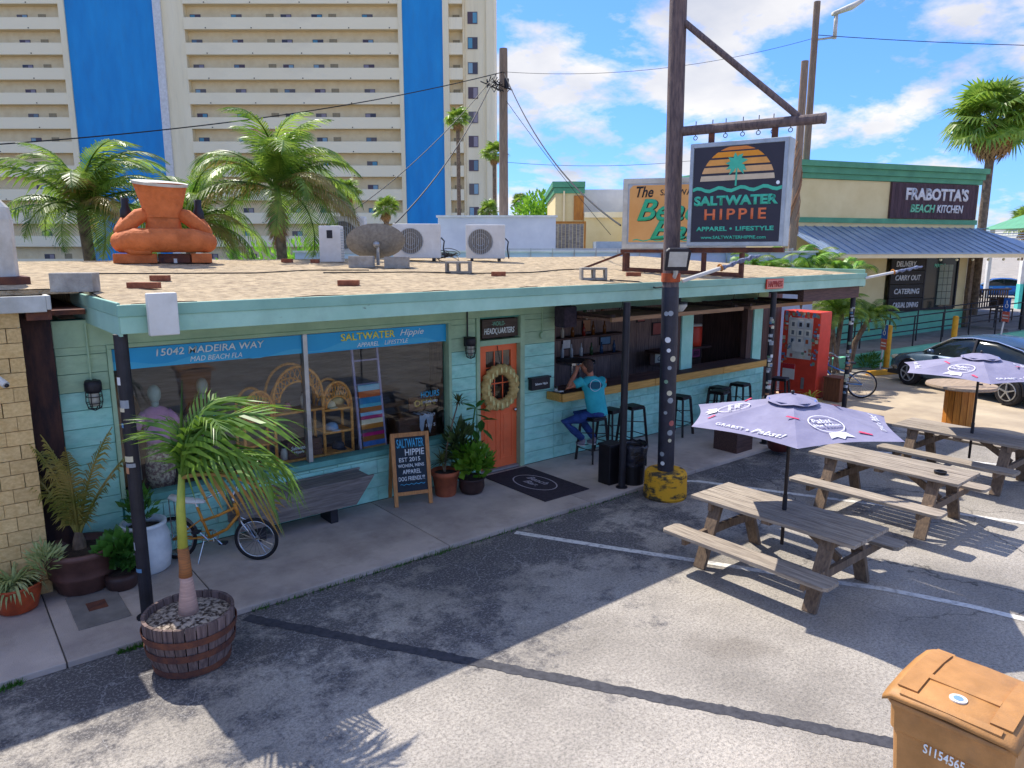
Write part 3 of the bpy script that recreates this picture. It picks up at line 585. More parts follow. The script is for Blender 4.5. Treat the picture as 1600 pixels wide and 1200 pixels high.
# floodlight on the pole
FLT = thing('floodlight', 'square black LED floodlight on a bracket at the sign pole', 'floodlight', (8.02, 6.36, 3.3))
qv = Vector((-.55, -.75, -.35)).normalized(); rt = qv.cross(Vector((0,0,1))).normalized(); upv = rt.cross(qv)
fr = (Vector((7.92, 6.22, 3.42)), rt, upv, qv)
q = MB(); q.prism([(-.16,-.14),(.16,-.14),(.17,.13),(.13,.17),(-.13,.17),(-.17,.13)], fr, -.03, .03); q.build('housing', M['black'], FLT, world=True, bevel=.01)
q = MB(); q.prism([(-.125,-.08),(.125,-.08),(.125,.13),(-.125,.13)], fr, .031, .036); q.build('lens', M['offwhite'], FLT, world=True)
q = MB(); q.tube([(8.06,6.38,3.16),(8.0,6.3,3.24),(7.95,6.26,3.33)], .03, 8); q.build('bracket', M['offwhite'], FLT, world=True)
# furled flags on slanted poles
def flag(p0, p1, label):
    o = thing('furled_flag', label, 'flag', p0)
    p0, p1 = Vector(p0), Vector(p1); d_ = p1-p0
    q = MB(); q.tube([p0, p0+d_*.55], .028, 10); q.build('flag_staff', M['white'], o, world=True)
    q = MB(); n_ = 14; q.tube([p0+d_*(.5+.5*i/n_)+Vector((rnd.uniform(-.01,.01), rnd.uniform(-.01,.01), rnd.uniform(-.012,.012))) for i in range(n_+1)], [.028+.012*math.sin(i*1.9) for i in range(n_)]+[.012], 9); q.build('rolled_cloth', mat('grey_flag_cloth', '#8e97b0', '#5c647c', .85, 12, stretch=(4,4,1)), o, world=True)
    q = MB(); q.torus(p0+d_*.5, d_, .035, .015, 14, 6); q.torus(p0+d_*.47+Vector((.02,0,.03)), (1,0,0), .03, .012, 12, 6); q.build('rope_knot', M['yellow_wood'], o, world=True)
flag((8.25, 6.38, 3.13), (9.28, 5.85, 3.48), 'furled grey flag on a white staff tied to the sign pole')
flag((15.2, 7.1, 2.98), (16.2, 6.4, 3.22), 'furled grey flag on a white staff at the open roof corner')
# ================================================================ hanging sign
HS = thing('hanging_sign', 'aluminium box sign with striped sunset and palm, SALTWATER HIPPIE lettering', 'sign', tuple(A0+ad*.98+Vector((0,0,-1.53))))
s0, s1, zt, zb = .27, 1.52, 4.91, 3.60; th = .13
def sgp(s, z, n_=0): return Vector((A0.x, A0.y, 0))+ad*s+an*n_+Vector((0,0,z))
fr0 = (sgp(0, 0), ad, Vector((0,0,1)), an)
if an.x > 0: an = -an; fr0 = (sgp(0, 0), ad, Vector((0,0,1)), an)
q = MB(); q.prism([(s0,zb),(s1,zb),(s1,zt),(s0,zt)], fr0, -th, th); P_('sign_box', q, mat('sign_frame_alu', '#c3c8c6', '#a3a9a8', .5, 4, metal=.2), HS, bevel=.01)
fm = .055
q = MB()
for poly in ([(s0+.01,zb+.01),(s1-.01,zb+.01),(s1-.01,zb+fm),(s0+.01,zb+fm)], [(s0+.01,zt-fm),(s1-.01,zt-fm),(s1-.01,zt-.01),(s0+.01,zt-.01)], [(s0+.01,zb+fm+.001),(s0+fm,zb+fm+.001),(s0+fm,zt-fm-.001),(s0+.01,zt-fm-.001)], [(s1-fm,zb+fm+.001),(s1-.01,zb+fm+.001),(s1-.01,zt-fm-.001),(s1-fm,zt-fm-.001)]): q.prism(poly, fr0, th+.001, th+.014)
P_('sign_frame', q, M['alu'], HS)
fx0, fx1, fz0, fz1 = s0+fm+.005, s1-fm-.005, zb+fm+.005, zt-fm-.005
q = MB(); q.prism([(fx0,fz0),(fx1,fz0),(fx1,fz1),(fx0,fz1)], fr0, th+.001, th+.006); FACE = P_('sign_face', q, mat('sign_charcoal', '#35323d', '#2f2c36', .5, 3, bump=0), HS)
FW, FH = fx1-fx0, fz1-fz0
def fp(u, v, lift): return sgp(fx0+u*FW, fz0+v*FH, th+lift)
def fprism(name, poly, m, l0=.0065, l1=.0095):
    b = MB(); b.prism([(fx0+u*FW, fz0+v*FH) for u, v in poly], fr0, th+l0, th+l1); return P_(name, b, m, parent=FACE)
cu_, cv_, rad = .50, .60, .42
for k, (v0, v1, c_) in enumerate(((.955,.99,'#e98a3a'), (.885,.94,'#f39a22'), (.805,.865,'#f0a54c'), (.725,.785,'#eab477'), (.645,.70,'#ddc6a4'))):
    def hw(v): return math.sqrt(max(0, 1-((v-.60)/.40)**2))*rad
    pts_ = [(cu_-hw(v0+(v1-v0)*i/6), v0+(v1-v0)*i/6) for i in range(7)]+[(cu_+hw(v1-(v1-v0)*i/6), v1-(v1-v0)*i/6) for i in range(7)]
    fprism('sun_stripe', pts_, plain('sun_stripe_%d' % k, c_, .5))
mint = plain('sign_mint', '#4cc4a0', .5)
fprism('palm_trunk', [(.485,.585),(.505,.585),(.507,.80),(.49,.80)], mint, .010, .012)
for a_ in (20, 60, 100, 140, 170, 200, 330, 270-40, 270+40):
    a_ = R(a_); l = .13; c, s_ = math.cos(a_), math.sin(a_); fprism('palm_leaf', [(.497-s_*.018, .815+c*.018), (.497+c*l*.6-s_*.028, .815+s_*l*.6+c*.028), (.497+c*l, .815+s_*l-.015), (.497+c*l*.5+s_*.02, .815+s_*l*.5-c*.02), (.497+s_*.018, .815-c*.018)], mint, .0121+.0003*(a_ % 1), .0135+.0003*(a_ % 1))
wv = [(u/20, .555+.018*math.sin(u*1.25)) for u in range(21)]; fprism('wave_line', [(u, v-.018) for u, v in wv]+[(u, v+.018) for u, v in reversed(wv)], mint)
def ftext(t, u, v, w_, h_, m, **kw): return lettering(FACE, t, fp(u, v, .0065), ad, (0,0,1), w=w_*FW, h=h_*FH, mat_=m, lift=0, **kw)
ftext('SALTWATER', .02, .385, .95, .105, mint, bold=.05)
ftext('HIPPIE', .15, .235, .70, .115, plain('sign_orange', '#ec7a4a', .5), bold=.02, track=1.3)
ftext('APPAREL', .06, .115, .36, .048, mint, bold=.035); ftext('LIFESTYLE', .52, .115, .42, .048, mint, bold=.035)
fprism('dot', [(.465+.015*math.cos(t*.785), .139+.013*math.sin(t*.785)) for t in range(8)], mint)
ftext('www.SALTWATERHIPPIE.com', .12, .03, .74, .035, mint, bold=.02)
fprism('registered_mark', [(.955+.02*math.cos(t*.785), .60+.02*math.sin(t*.785)) for t in range(8)], M['letter_white'])
for s_ in (.5, 1.3):
    q = MB(); q.prism([(s_-.035,zt+.012),(s_+.035,zt+.012),(s_+.035,5.04),(s_-.035,5.04)], fr0, -.02, .02); P_('hanger', q, M['rust'], HS)
q = MB(); q.prism([(.02,zb-.075),(s1-.02,zb-.075),(s1-.02,zb-.012),(.02,zb-.012)], fr0, -.05, .05); P_('bottom_rail', q, M['rust'], HS)
# ================================================================ roof sign on its steel frame
bd = Vector((math.cos(R(-55)), math.sin(R(-55)), 0)); bn = Vector((bd.y, -bd.x, 0)); bn = bn if bn.x < 0 else -bn; BO = Vector((10.05, 9.15, 0))
BS = thing('roof_sign', 'orange Beach Bar box sign with green script on the shop roof', 'sign', (BO.x, BO.y, 3.56)); fr1 = (BO, bd, Vector((0,0,1)), bn)
q = MB(); q.prism([(0,3.57),(2.15,3.57),(2.15,4.80),(0,4.80)], fr1, -.13, .10); P_('sign_box', q, M['alu'], BS, bevel=.01)
q = MB()
for poly in ([(.01,3.58),(2.14,3.58),(2.14,3.66),(.01,3.66)], [(.01,4.71),(2.14,4.71),(2.14,4.79),(.01,4.79)], [(.01,3.661),(.09,3.661),(.09,4.709),(.01,4.709)], [(2.06,3.661),(2.14,3.661),(2.14,4.709),(2.06,4.709)]): q.prism(poly, fr1, .101, .12)
P_('sign_frame', q, M['offwhite'], BS)
q = MB(); c4 = [(.12,3.69),(2.03,3.69),(2.03,4.62),(1.97,4.68),(.18,4.68),(.12,4.62)]; q.prism(c4, fr1, .105, .112); BF = P_('sign_face', q, mat('sign_apricot', '#e3aa66', '#d99c56', .55, 2, bump=0), BS)
gr = plain('sign_green', '#35b98a', .5); bk = plain('sign_black', '#26262a', .5)
def bp_(u, z, l=.1125): return BO+bd*u+Vector((0,0,z))+bn*l
def btext(t, u, z, w_, h_, m, l=.1125, **kw): return lettering(BF, t, bp_(u, z, l), bd, (0,0,1), w=w_, h=h_, mat_=m, lift=0, **kw)
btext('The', .24, 4.47, .30, .19, bk, shear=.3, bold=.02); btext('SALTWATER HIPPIE', .66, 4.50, 1.2, .10, bk, bold=.005)
for dx, m_, l in ((.02, bk, .1125), (0, gr, .1165)):
    btext('Beach', .26+dx, 4.06-dx*.5, 1.35, .38, m_, l, shear=.35, bold=.018); btext('Bar', .50+dx, 3.74-dx*.5, .95, .32, m_, l, shear=.35, bold=.018)
wv = [(.2+u*.06, 3.725+.014*math.sin(u*1.5)) for u in range(30)]; q = MB(); q.prism([(u, v-.009) for u, v in wv]+[(u, v+.009) for u, v in reversed(wv)], fr1, .1125, .115); P_('wave_line', q, gr, parent=BF)
SF = thing('sign_frame_stand', 'rusty welded steel stand under the Beach Bar roof sign', 'stand', (BO.x, BO.y, 3.15))
for u in (.06, .75, 1.45, 2.1):
    for n_, dz in ((.06, 0), (-.35, 0)):
        p = BO+bd*u+bn*n_; q = MB(); q.box(p.x-.03, p.x+.03, p.y-.03, p.y+.03, roofz(p.y)-.005, 3.50); P_('leg', q, M['rust'], SF)
for n_ in (.06, -.35):
    q = MB(); q.beam(BO+bd*-.02+bn*n_+Vector((0,0,3.535)), BO+bd*2.2+bn*n_+Vector((0,0,3.535)), .06, .06); P_('top_rail', q, M['rust'], SF)
    q = MB(); a = BO+bd*.06+bn*n_; b_ = BO+bd*2.1+bn*n_; q.beam(a+Vector((0,0,roofz(a.y)+.03)), b_+Vector((0,0,roofz(b_.y)+.03)), .05, .05); P_('foot_rail', q, M['rust'], SF)
q = MB(); q.beam(BO+bd*.0+bn*-.35+Vector((0,0,3.5)), BO+bd*-.75+bn*-.3+Vector((0,0,roofz(9.6)+.02)), .04, .04); P_('strut', q, M['rust'], SF)
# ================================================================ things on the roof
def on_roof(x, y, dz=0): return (x, y, roofz(y)+dz)
def hollow_block(x, y, rz, label, up=False):
    o = thing('concrete_block', label, 'concrete block', on_roof(x, y), rz)
    q = MB()
    if up: q.box(-.2,.2,-.1,.1,0,.19)
    else:
        for a, b_ in ((-.2,-.165), (-.02,.02), (.165,.2)): q.box(a, b_, -.095, .095, 0, .19)
        for a, b_ in ((-.164,-.021), (.021,.164)): q.box(a, b_, -.095, .095, 0, .035); q.box(a, b_, -.095, .095, .155, .19)
    q.build('block_shell', M['block'], o, bevel=.006)
hollow_block(1.24, 8.55, R(-30), 'solid grey concrete block at the left roof corner', True)
hollow_block(6.65, 9.5, R(-45), 'hollow concrete block on the roof in front of the fan units')
hollow_block(8.0, 7.86, R(-35), 'hollow concrete block on the roof edge beside the floodlight')
hollow_block(5.72, 10.95, R(-38), 'left tan ballast block under the satellite dish', True)
hollow_block(6.24, 10.7, R(-38), 'right tan ballast block under the satellite dish', True)
bkm = MB(); bkm.box(-.15,.15,-.05,.05,0,.065); BRK = bkm.mesh('roof_brick', M['brick_red'])
for x, y, rz, sx, lb in ((1.9, 8.66, -40, 1.1, 'long loose red brick nearest the solid grey block'), (2.27, 9.5, -40, .7, 'short loose brick in line behind the long brick below the statue'), (4.12, 8.25, -38, .85, 'loose red brick alone mid roof above the storefront window'), (5.0, 12.3, -40, .6, 'tiny brick at the back roof edge beside the coconut palm'), (5.42, 12.1, -40, .45, 'brick chip at the back roof edge near the tall white unit'), (6.98, 8.9, -38, .75, 'loose brick right of the hollow block in front of the fan units'), (9.3, 8.2, -40, .8, 'loose brick lying beside the stand of the roof sign')):
    inst('loose_brick', BRK, None, on_roof(x, y, .001), (0, 0, R(rz)), (sx, 1, 1), label=lb, cat='brick')
def fan_unit(x, y, rz, w, h_, label):
    o = thing('air_conditioner', label, 'air conditioner', on_roof(x, y, .05), rz)
    q = MB(); q.box(-w/2, w/2, -.15, .15, 0, h_); q.build('casing', M['white'], o, bevel=.015)
    c = (-w*.13, -.151, h_*.5); r_ = h_*.37
    q = MB(); q.cyl((c[0], -.1515, c[2]), (c[0], -.155, c[2]), r_, n=28); q.build('fan_opening', mat('fan_dark', '#8b8378', '#6d665c', .8) if 'fan_dark' not in bpy.data.materials else bpy.data.materials['fan_dark'], o)
    q = MB()
    for k in range(-6, 7):
        xx = k*r_/6.5; hh = math.sqrt(max(0, r_*r_-xx*xx)); q.tube([(c[0]+xx, -.162, c[2]-hh), (c[0]+xx, -.162, c[2]+hh)], .006, 5)
    for rr_ in (r_, r_*.66, r_*.33): q.torus((c[0], -.162, c[2]), (0,1,0), rr_, .006, 24, 5)
    q.build('fan_grille', M['alu'], o)
    q = MB()
    for xx in (-w*.35, w*.35): q.box(xx-.03, xx+.03, -.17, .17, -.05, -.001)
    q.build('foot_rail', M['steel_dark'], o)
    q = MB(); q.tube([(w/2+.01, 0, h_*.6), (w/2+.07, -.03, h_*.5), (w/2+.05, -.03, .2), (w/2+.08, -.05, .0)], .014, 7); q.build('pipe', M['black'], o)
fan_unit(7.7, 12.4, R(-36), .92, .66, 'white fan unit right of the satellite dish')
fan_unit(9.15, 12.1, R(-36), .80, .68, 'white fan unit with blue tag beside the utility pole')
fan_unit(7.0, 13.9, R(-36), .7, .75, 'white fan unit half hidden behind the satellite dish')
TU = thing('condenser_box', 'tall narrow white condenser box left of the satellite dish', 'air conditioner', on_roof(5.92, 12.3), R(-36))
q = MB(); q.box(-.26,.12,-.17,.17,.0,.64); q.build('casing', M['white'], TU, bevel=.015)
q = MB()
for k in range(12): q.box(.121,.13,-.15,.15,.05+k*.046,.07+k*.046)
q.build('side_louvre', M['alu'], TU)
q = MB(); q.box(-.12,-.02,-.175,-.171,.42,.56); q.build('label_plate', M['black'], TU)
SD = thing('satellite_dish', 'grey oval satellite dish seen from behind on ballast blocks', 'satellite dish', on_roof(6.1, 11.2))
dn = Vector((.35, .80, .45)).normalized(); dr_ = dn.cross(Vector((0,0,1))).normalized(); du = dr_.cross(dn)
b = MB(); v = []; nr, na = 6, 28; dc = Vector((6.13, 11.2, roofz(11.2)+.42))
for i in range(nr+1):
    for k in range(na):
        t = 2*math.pi*k/na; rr_ = i/nr; v.append(dc+dr_*math.cos(t)*rr_*.50+du*math.sin(t)*rr_*.30*1.1+dn*(.10*rr_*rr_-.1)+dr_*0)
b.add(v, [(i*na+k, i*na+(k+1) % na, (i+1)*na+(k+1) % na, (i+1)*na+k) for i in range(nr) for k in range(na)]); b.build('dish', mat('dish_grey', '#8f8a80', '#757067', .6, 20), SD, world=True, smooth=True)
q = MB(); q.tube([(6.13,11.14,roofz(11.2)+.02),(6.12,11.12,roofz(11.2)+.3),dc-dn*.1], .03, 10); q.build('mast', M['alu'], SD, world=True)
q = MB(); q.ball(dc-dn*.11, .06, 10, 6); q.build('dish_bracket', M['alu'], SD, world=True)
def cable(pts, r, label, name='cable'):
    q = MB(); n_ = len(pts); out_ = []
    for i in range(n_-1):
        a, b_ = Vector(pts[i]), Vector(pts[i+1])
        for k in range(8): out_.append(a.lerp(b_, k/8))
    out_.append(Vector(pts[-1])); q.tube(out_, r, 6); return q.build(name, M['wire'], label=label, cat='cable')
def rp_(l, dz=.012): return [on_roof(x, y, dz+.002*rnd.random()) for x, y in l]
cable(rp_([(1.6,10.6),(2.6,10.4),(3.7,10.2),(4.6,10.5),(5.5,10.3)]), .009, 'thin dark cable lying along the roof below the statue')
cable(rp_([(4.6,10.0),(6.0,9.8),(6.9,9.3),(7.9,9.2),(9.0,9.6),(10.2,9.7)]), .010, 'dark cable snaking over the roof past the hollow block')
cable([on_roof(8.2,7.7,.012),on_roof(8.4,7.3,.012),(8.5,7.06,3.0),(8.3,6.6,3.05)], .012, 'black cable running from the roof edge to the sign pole')
ck = MB()
for k in range(9): ck.torus(on_roof(8.25+rnd.uniform(-.2,.2), 12.2+rnd.uniform(-.2,.2), .03+.02*k), (rnd.uniform(-.4,.4), rnd.uniform(-.6,.2), 1), rnd.uniform(.12,.25), .007, 22, 5)
ck.build('cable_coil', M['wire'], label='tangled black cable coil between the two white fan units', cat='cable')
# ================================================================ tiki statue
TK = thing('tiki_statue', 'large terracotta tiki statue sitting cross-legged, seen from behind', 'statue', on_roof(3.12, 12.55), R(-14))
M['tiki'] = mat('tiki_terracotta', '#dc7c44', '#b5602f', .8, 4, bump=.9, bscale=16, dist=.02)
q = MB(); q.lathe([(.26,.70),(.27,.78),(.315,.95),(.385,1.20),(.39,1.215)], 26, sx=1, sy=.8, caps=False); q.build('head', M['tiki'], TK, smooth=True)
q = MB(); q.T = Matrix.Translation((0,0,1.235)) @ Euler((R(9),R(3),0)).to_matrix().to_4x4(); q.lathe([(.40,-.03),(.405,.012),(.0,.016)], 26, sx=1, sy=.82); q.build('head_rim', M['offwhite'], TK)
q = MB(); q.lathe([(.27,.33),(.265,.5),(.25,.62),(.26,.72)], 24, sy=.75); q.build('torso', M['tiki'], TK, smooth=True)
q = MB(); q.ball((0,.05,.33), (.50,.36,.17), 26, 12); q.tube([(-.58,.1,.30),(-.62,-.05,.32),(-.40,-.22,.35),(0,-.27,.35),(.40,-.22,.35),(.62,-.05,.32),(.58,.1,.30)], [.12,.16,.185,.18,.185,.16,.12], 18); q.tube([(-.62,-.06,.30),(-.45,-.22,.20),(-.2,-.27,.19)], [.10,.09,.06], 12); q.build('crossed_legs', M['tiki'], TK, smooth=True)
for s_ in (-1, 1):
    q = MB(); q.tube([(s_*.22,.0,.76),(s_*.34,-.03,.72),(s_*.48,-.06,.60),(s_*.585,-.03,.50),(s_*.62,.08,.49),(s_*.60,.20,.56),(s_*.55,.26,.66)], [.10,.115,.105,.10,.095,.085,.075], 16); q.build('arm', M['tiki'], TK, smooth=True)
    q = MB(); q.lathe([(.0,.56),(.085,.56),(.085,.75),(.055,.82),(.06,.95),(.0,.95)], 14, (s_*.53,.30,.06)); q.build('held_bottle', M['black'], TK, smooth=True)
for a, b_, m_ in ((-.74,-.13,'tiki'), (.36,.66,'tiki'), (-.12,.35,'rust')):
    q = MB(); q.box(a, b_, -.25 if m_ == 'tiki' else -.2, .3, 0, .145); q.build('base_block', M[m_], TK, bevel=.012)
q = MB(); q.box(.10,.15,-.206,-.201,.0,.07); q.build('tag', M['white'], TK)
# ================================================================ plants: shared leaf builders
def frond_mesh(name, L_=1.8, n_=42, ll=.42, lw=.028, rise=.5, droop=1.5, m=None, seed=1, fall=.6, twist=0, hang=.0):
    """pinnate palm frond from the origin along +X, arching and drooping; leaflets on both sides"""
    r = random.Random(seed); b = MB(); pts = []; p = Vector((0,0,0)); a = rise; st = L_/24
    for i in range(25):
        pts.append(p.copy()); p = p+Vector((math.cos(a), 0, math.sin(a)))*st; a -= droop/24*(0.5+i/24)
    b.tube(pts, [.018*(1-i/27)+.003 for i in range(25)], 5, False)
    for i in range(n_):
        t = .12+.86*i/(n_-1); k = t*24; i0 = min(int(k), 23); q = pts[i0].lerp(pts[i0+1], k-i0); tg = (pts[i0+1]-pts[i0]).normalized()
        l = ll*math.sin(math.pi*min(1, .18+t*.86))**.6*r.uniform(.85, 1.1)
        for s in (-1, 1):
            d_ = (tg*(.45+.5*t)+Vector((0, s*(1-.25*t), .12))).normalized()
            w_ = tg*lw*.5*r.uniform(.8, 1.15); f1 = fall*r.uniform(.6, 1.3)
            p1 = q+d_*l*.5+Vector((hang*l*.2, 0, -f1*l*.16)); p2 = q+d_*l*.93+Vector((hang*l*.5, 0, -f1*l*.62))
            b.add([q-w_, q+w_, p1-w_*.95, p1+w_*.95, p2], [(0,1,3,2), (2,3,4)])
    return b.mesh(name, m or M['frond'], fix=False)
FRONDS = [frond_mesh('frond', 1.9, 46, .46, .03, .9-.05*i, 1.9+.15*i, seed=i, fall=.9) for i in range(4)]
FR_DRY = [frond_mesh('dry_frond', 1.3, 34, .35, .028, -.3, 1.2, M['frond_brown'], 9+i, 1.2) for i in range(2)]
FR_YEL = [frond_mesh('yellow_frond', 1.8, 40, .42, .03, .35, 1.8, M['frond_dry'], 19, 1.0)]
def coconut_palm(x, y, zc, label, nf=20, sc=1.0, seed=1, dry=3, wind=.35):
    r = random.Random(seed); o = thing('coconut_palm', label, 'palm tree', (x, y, 0))
    q = MB(); q.tube([(.25,.1,0),(.12,.05,zc*.5),(0,0,zc-.1),(0,0,zc+.05)], [.15,.11,.10,.07], 12); q.build('trunk', M['trunk'], o)
    for k in range(nf):
        az = k*2.4+r.uniform(-.2, .2); up = 1.35-(k/nf)*2.1; m_ = r.choice(FRONDS) if r.random() > .14 else FR_YEL[0]
        inst('frond', m_, o, (0, 0, zc), (r.uniform(-.3, .3), -up*.75+.15, az+wind*math.sin(R(-39)-az)), (sc*r.uniform(.8, 1.1),)*3)
    for k in range(dry): inst('dry_frond', r.choice(FR_DRY), o, (0, 0, zc-.1), (0, .9, R(215)+r.uniform(-.8, .8)), (sc*.7,)*3)
    return o
coconut_palm(2.5, 15.6, 4.25, 'full coconut palm with arching fronds left behind the tiki statue', 34, 1.1, 3, 0)
coconut_palm(5.9, 14.9, 4.75, 'tall coconut palm with brown dead fronds left of the white condenser box', 38, 1.25, 8, 6)
coconut_palm(4.6, 16.6, 4.0, 'smaller coconut palm half hidden behind the tiki statue', 28, 1.05, 14, 0)
coconut_palm(-.6, 14.5, 4.7, 'coconut palm at the neighbour roof with only a few fronds showing', 18, 1.0, 21, 0)
# fan palms
def fan_mesh(name, rad=.75, pet=.7, n_=26, m=None, seed=1, droop=.5):
    r = random.Random(seed); b = MB(); b.tube([(0,0,0),(pet*.5,0,.10),(pet,0,.12)], [.02,.014,.01], 5, False); c = Vector((pet,0,.12))
    for i in range(n_):
        a = R(-130)+R(260)*i/(n_-1); l = rad*(1-.25*abs(a)/2.3)*r.uniform(.9, 1.08); d_ = Vector((math.cos(a), math.sin(a), .12)); s_ = Vector((-math.sin(a), math.cos(a), 0))*rad*.055
        p1 = c+d_*l*.6; p2 = c+d_*l+Vector((0,0,-droop*l*r.uniform(.4, .9)))
        b.add([c-s_*.3, c+s_*.3, p1-s_, p1+s_, p2], [(0,1,3,2), (2,3,4)])
    return b.mesh(name, m or M['frond'], fix=False)
FANS = [fan_mesh('fan_leaf', .75, .75, 26, seed=i, droop=.45+.2*i) for i in range(3)]
FAN_DRY = fan_mesh('dead_fan_leaf', .6, .5, 20, M['frond_brown'], 7, .9)
def fan_palm(x, y, ht, label, sc=1.0, n_=40, seed=1, dead=10, r0=.14, lean=(0,0), name='fan_palm', z0=0):
    r = random.Random(seed); o = thing(name, label, 'palm tree', (x, y, z0)); tx, ty = lean
    q = MB(); q.tube([(-tx,-ty,0),(-tx*.4,-ty*.4,ht*.5),(0,0,ht)], [r0*1.25, r0, r0*.95], 12); q.build('trunk', M['trunk'], o)
    for k in range(n_):
        el = 1.25-1.9*(k/n_)+r.uniform(-.1, .1); inst('fan_leaf', FANS[k % 3], o, (0, 0, ht), (r.uniform(-.5, .5), -el, k*2.4), (sc*r.uniform(.85, 1.1),)*3)
    for k in range(dead): inst('dead_leaf', FAN_DRY, o, (0, 0, ht-.1), (r.uniform(-.3, .3), 1.15+r.uniform(-.2, .25), k*2.4+.7), (sc*r.uniform(.8, 1.0),)*3)
    return o
# bushes of leaf faces
def leafy(name, label, cat, c, rad, n_, m, size=.1, seed=1, long_=2.2, stem=True, parent=None, rise=1.0):
    r = random.Random(seed); b = MB(); cx_, cy_, cz_ = c
    o = parent or thing(name, label, cat, (cx_, cy_, 0))
    for i in range(n_):
        u = Vector((r.gauss(0, 1), r.gauss(0, 1), r.gauss(0, 1))).normalized()*(r.random()**.45); p = Vector((cx_+u.x*rad[0], cy_+u.y*rad[1], cz_+u.z*rad[2]))
        d_ = Vector((u.x+r.uniform(-.4, .4), u.y+r.uniform(-.4, .4), rise*.6+u.z*.4+r.uniform(-.3, .3))).normalized(); s_ = d_.cross(Vector((r.uniform(-1, 1), r.uniform(-1, 1), r.uniform(-1, 1)))).normalized(); l = size*r.uniform(.7, 1.3); w_ = l/long_
        nn_ = d_.cross(s_)
        b.add([p, p+d_*l*.5+s_*w_*.5-nn_*l*.05, p+d_*l-nn_*l*.18, p+d_*l*.5-s_*w_*.5-nn_*l*.05], [(0,1,2,3)])
    b.build('foliage', m, o, world=True, fix=False); return o
def pot(name, label, x, y, prof, m, soil_z, soil_r, n_=26, z0=.06, sx=1):
    o = thing(name, label, 'plant pot', (x, y, z0)); q = MB(); q.lathe(prof, n_, caps=False); q.build('pot_wall', m, o, smooth=True)
    q = MB(); q.lathe([(soil_r, soil_z), (soil_r*.6, soil_z+.015), (0, soil_z+.02)], n_, caps=False); q.build('soil', M['soil'], o); return o
# half barrel with staves and the wind-blown young palm
BRL = thing('barrel_planter', 'weathered half whiskey barrel planter with rusty hoops at the sidewalk edge', 'planter', (1.50, 6.30, 0))
M['stave'] = woodmat('stave_wood', '#84706a', '#4c3d3c', 2, .9, .25)
ns = 26
for k in range(ns):
    a0, a1 = 2*math.pi*k/ns+.012, 2*math.pi*(k+1)/ns-.012; b = MB(); v = []; dr2 = rnd.uniform(-.004, .004)
    for z, ro in ((0,.30), (.16,.345), (.32,.37), (.48,.375)):
        for a in (a0, (a0+a1)/2, a1):
            for rr_ in (ro+dr2, ro-.03): v.append((math.cos(a)*rr_, math.sin(a)*rr_, z))
    fs = []
    for i in range(3):
        B0 = i*6; B1_ = B0+6
        for j in range(2): fs += [(B0+2*j, B0+2*j+2, B1_+2*j+2, B1_+2*j), (B0+2*j+1, B1_+2*j+1, B1_+2*j+3, B0+2*j+3)]
        fs += [(B0, B1_, B1_+1, B0+1), (B0+4, B0+5, B1_+5, B1_+4)]
    fs += [(18,20,21,19),(20,22,23,21)]
    b.add(v, fs); b.build('stave', M['stave'], BRL)
for z, ro in ((.045,.318), (.21,.364), (.345,.382)):
    q = MB(); q.lathe([(ro-.006,z-.03),(ro,z-.03),(ro+.008,z+.03),(ro,z+.03)], 40, caps=False); q.build('hoop', M['rust'], BRL)
q = MB(); q.lathe([(.345,.42),(.2,.45),(0,.46)], 26, caps=False); q.build('soil', mat('mulch_shells', '#b3a596', '#3d3029', .95, 26, bump=1, bscale=40, lo=.42, hi=.58), BRL)
YP = thing('young_palm', 'young green palm blown by wind, growing in the half barrel', 'palm tree', (1.50, 6.30, .45))
q = MB(); q.tube([(0,0,0),(0,0,.10),(.005,0,.28),(.0,0,.34)], [.085,.075,.055,.052], 14); q.build('swollen_base', mat('palm_base', '#c8a596', '#a98a80', .8, 8, stretch=(1,1,12)), YP, smooth=True)
q = MB(); q.tube([(0,0,.34),(.003,.0,.42),(.0,.01,.60)], [.055,.05,.045], 14); q.build('ringed_trunk', mat('palm_rings', '#b06f3c', '#7d5638', .8, 6, stretch=(1,1,22)), YP, smooth=True)
q = MB(); q.tube([(0,.01,.60),(.01,.01,.95),(.04,.0,1.25)], [.043,.038,.026], 12); q.build('crownshaft', mat('green_shaft', '#b9b64e', '#8fa040', .5, 6), YP, smooth=True)
rv = Vector((.775, -.632, 0))
YL = leafmat('young_frond_leaf', '#2c5c1c', '#86a83c', .3); YT = leafmat('browning_leaf', '#86803a', '#c8904e', .3)
yf = [frond_mesh('big_frond', 1.15, 17, .40, .042, .9, 2.5+.3*i, YL, 40+i, 1.6, hang=.8) for i in range(3)]+[frond_mesh('browning_frond', .9, 14, .30, .032, .6, 2.6, YT, 48, 1.8, hang=.9)]
for az, el, rol, s_, k in ((-39, -.45, .3, 1.0, 0), (-15, -.85, -.3, .85, 1), (-56, -.05, .2, 1.0, 2), (-28, .15, -.5, .95, 1), (-70, -.75, -.4, .8, 1), (110, -1.0, .3, .62, 2), (165, -.85, .2, .5, 0), (-36, .2, .6, 1.05, 3), (20, -.95, .5, .75, 0)):
    inst('frond', yf[k], YP, (.04, .0, 1.22), (rol, el, R(az)), (s_*1.12,)*3)
q = MB(); q.tube([(.04,.0,1.2),(.06,.0,1.6),(.10,-.02,2.05)], [.02,.016,.002], 7); q.build('spear_leaf', bpy.data.materials['young_frond_leaf'], YP)
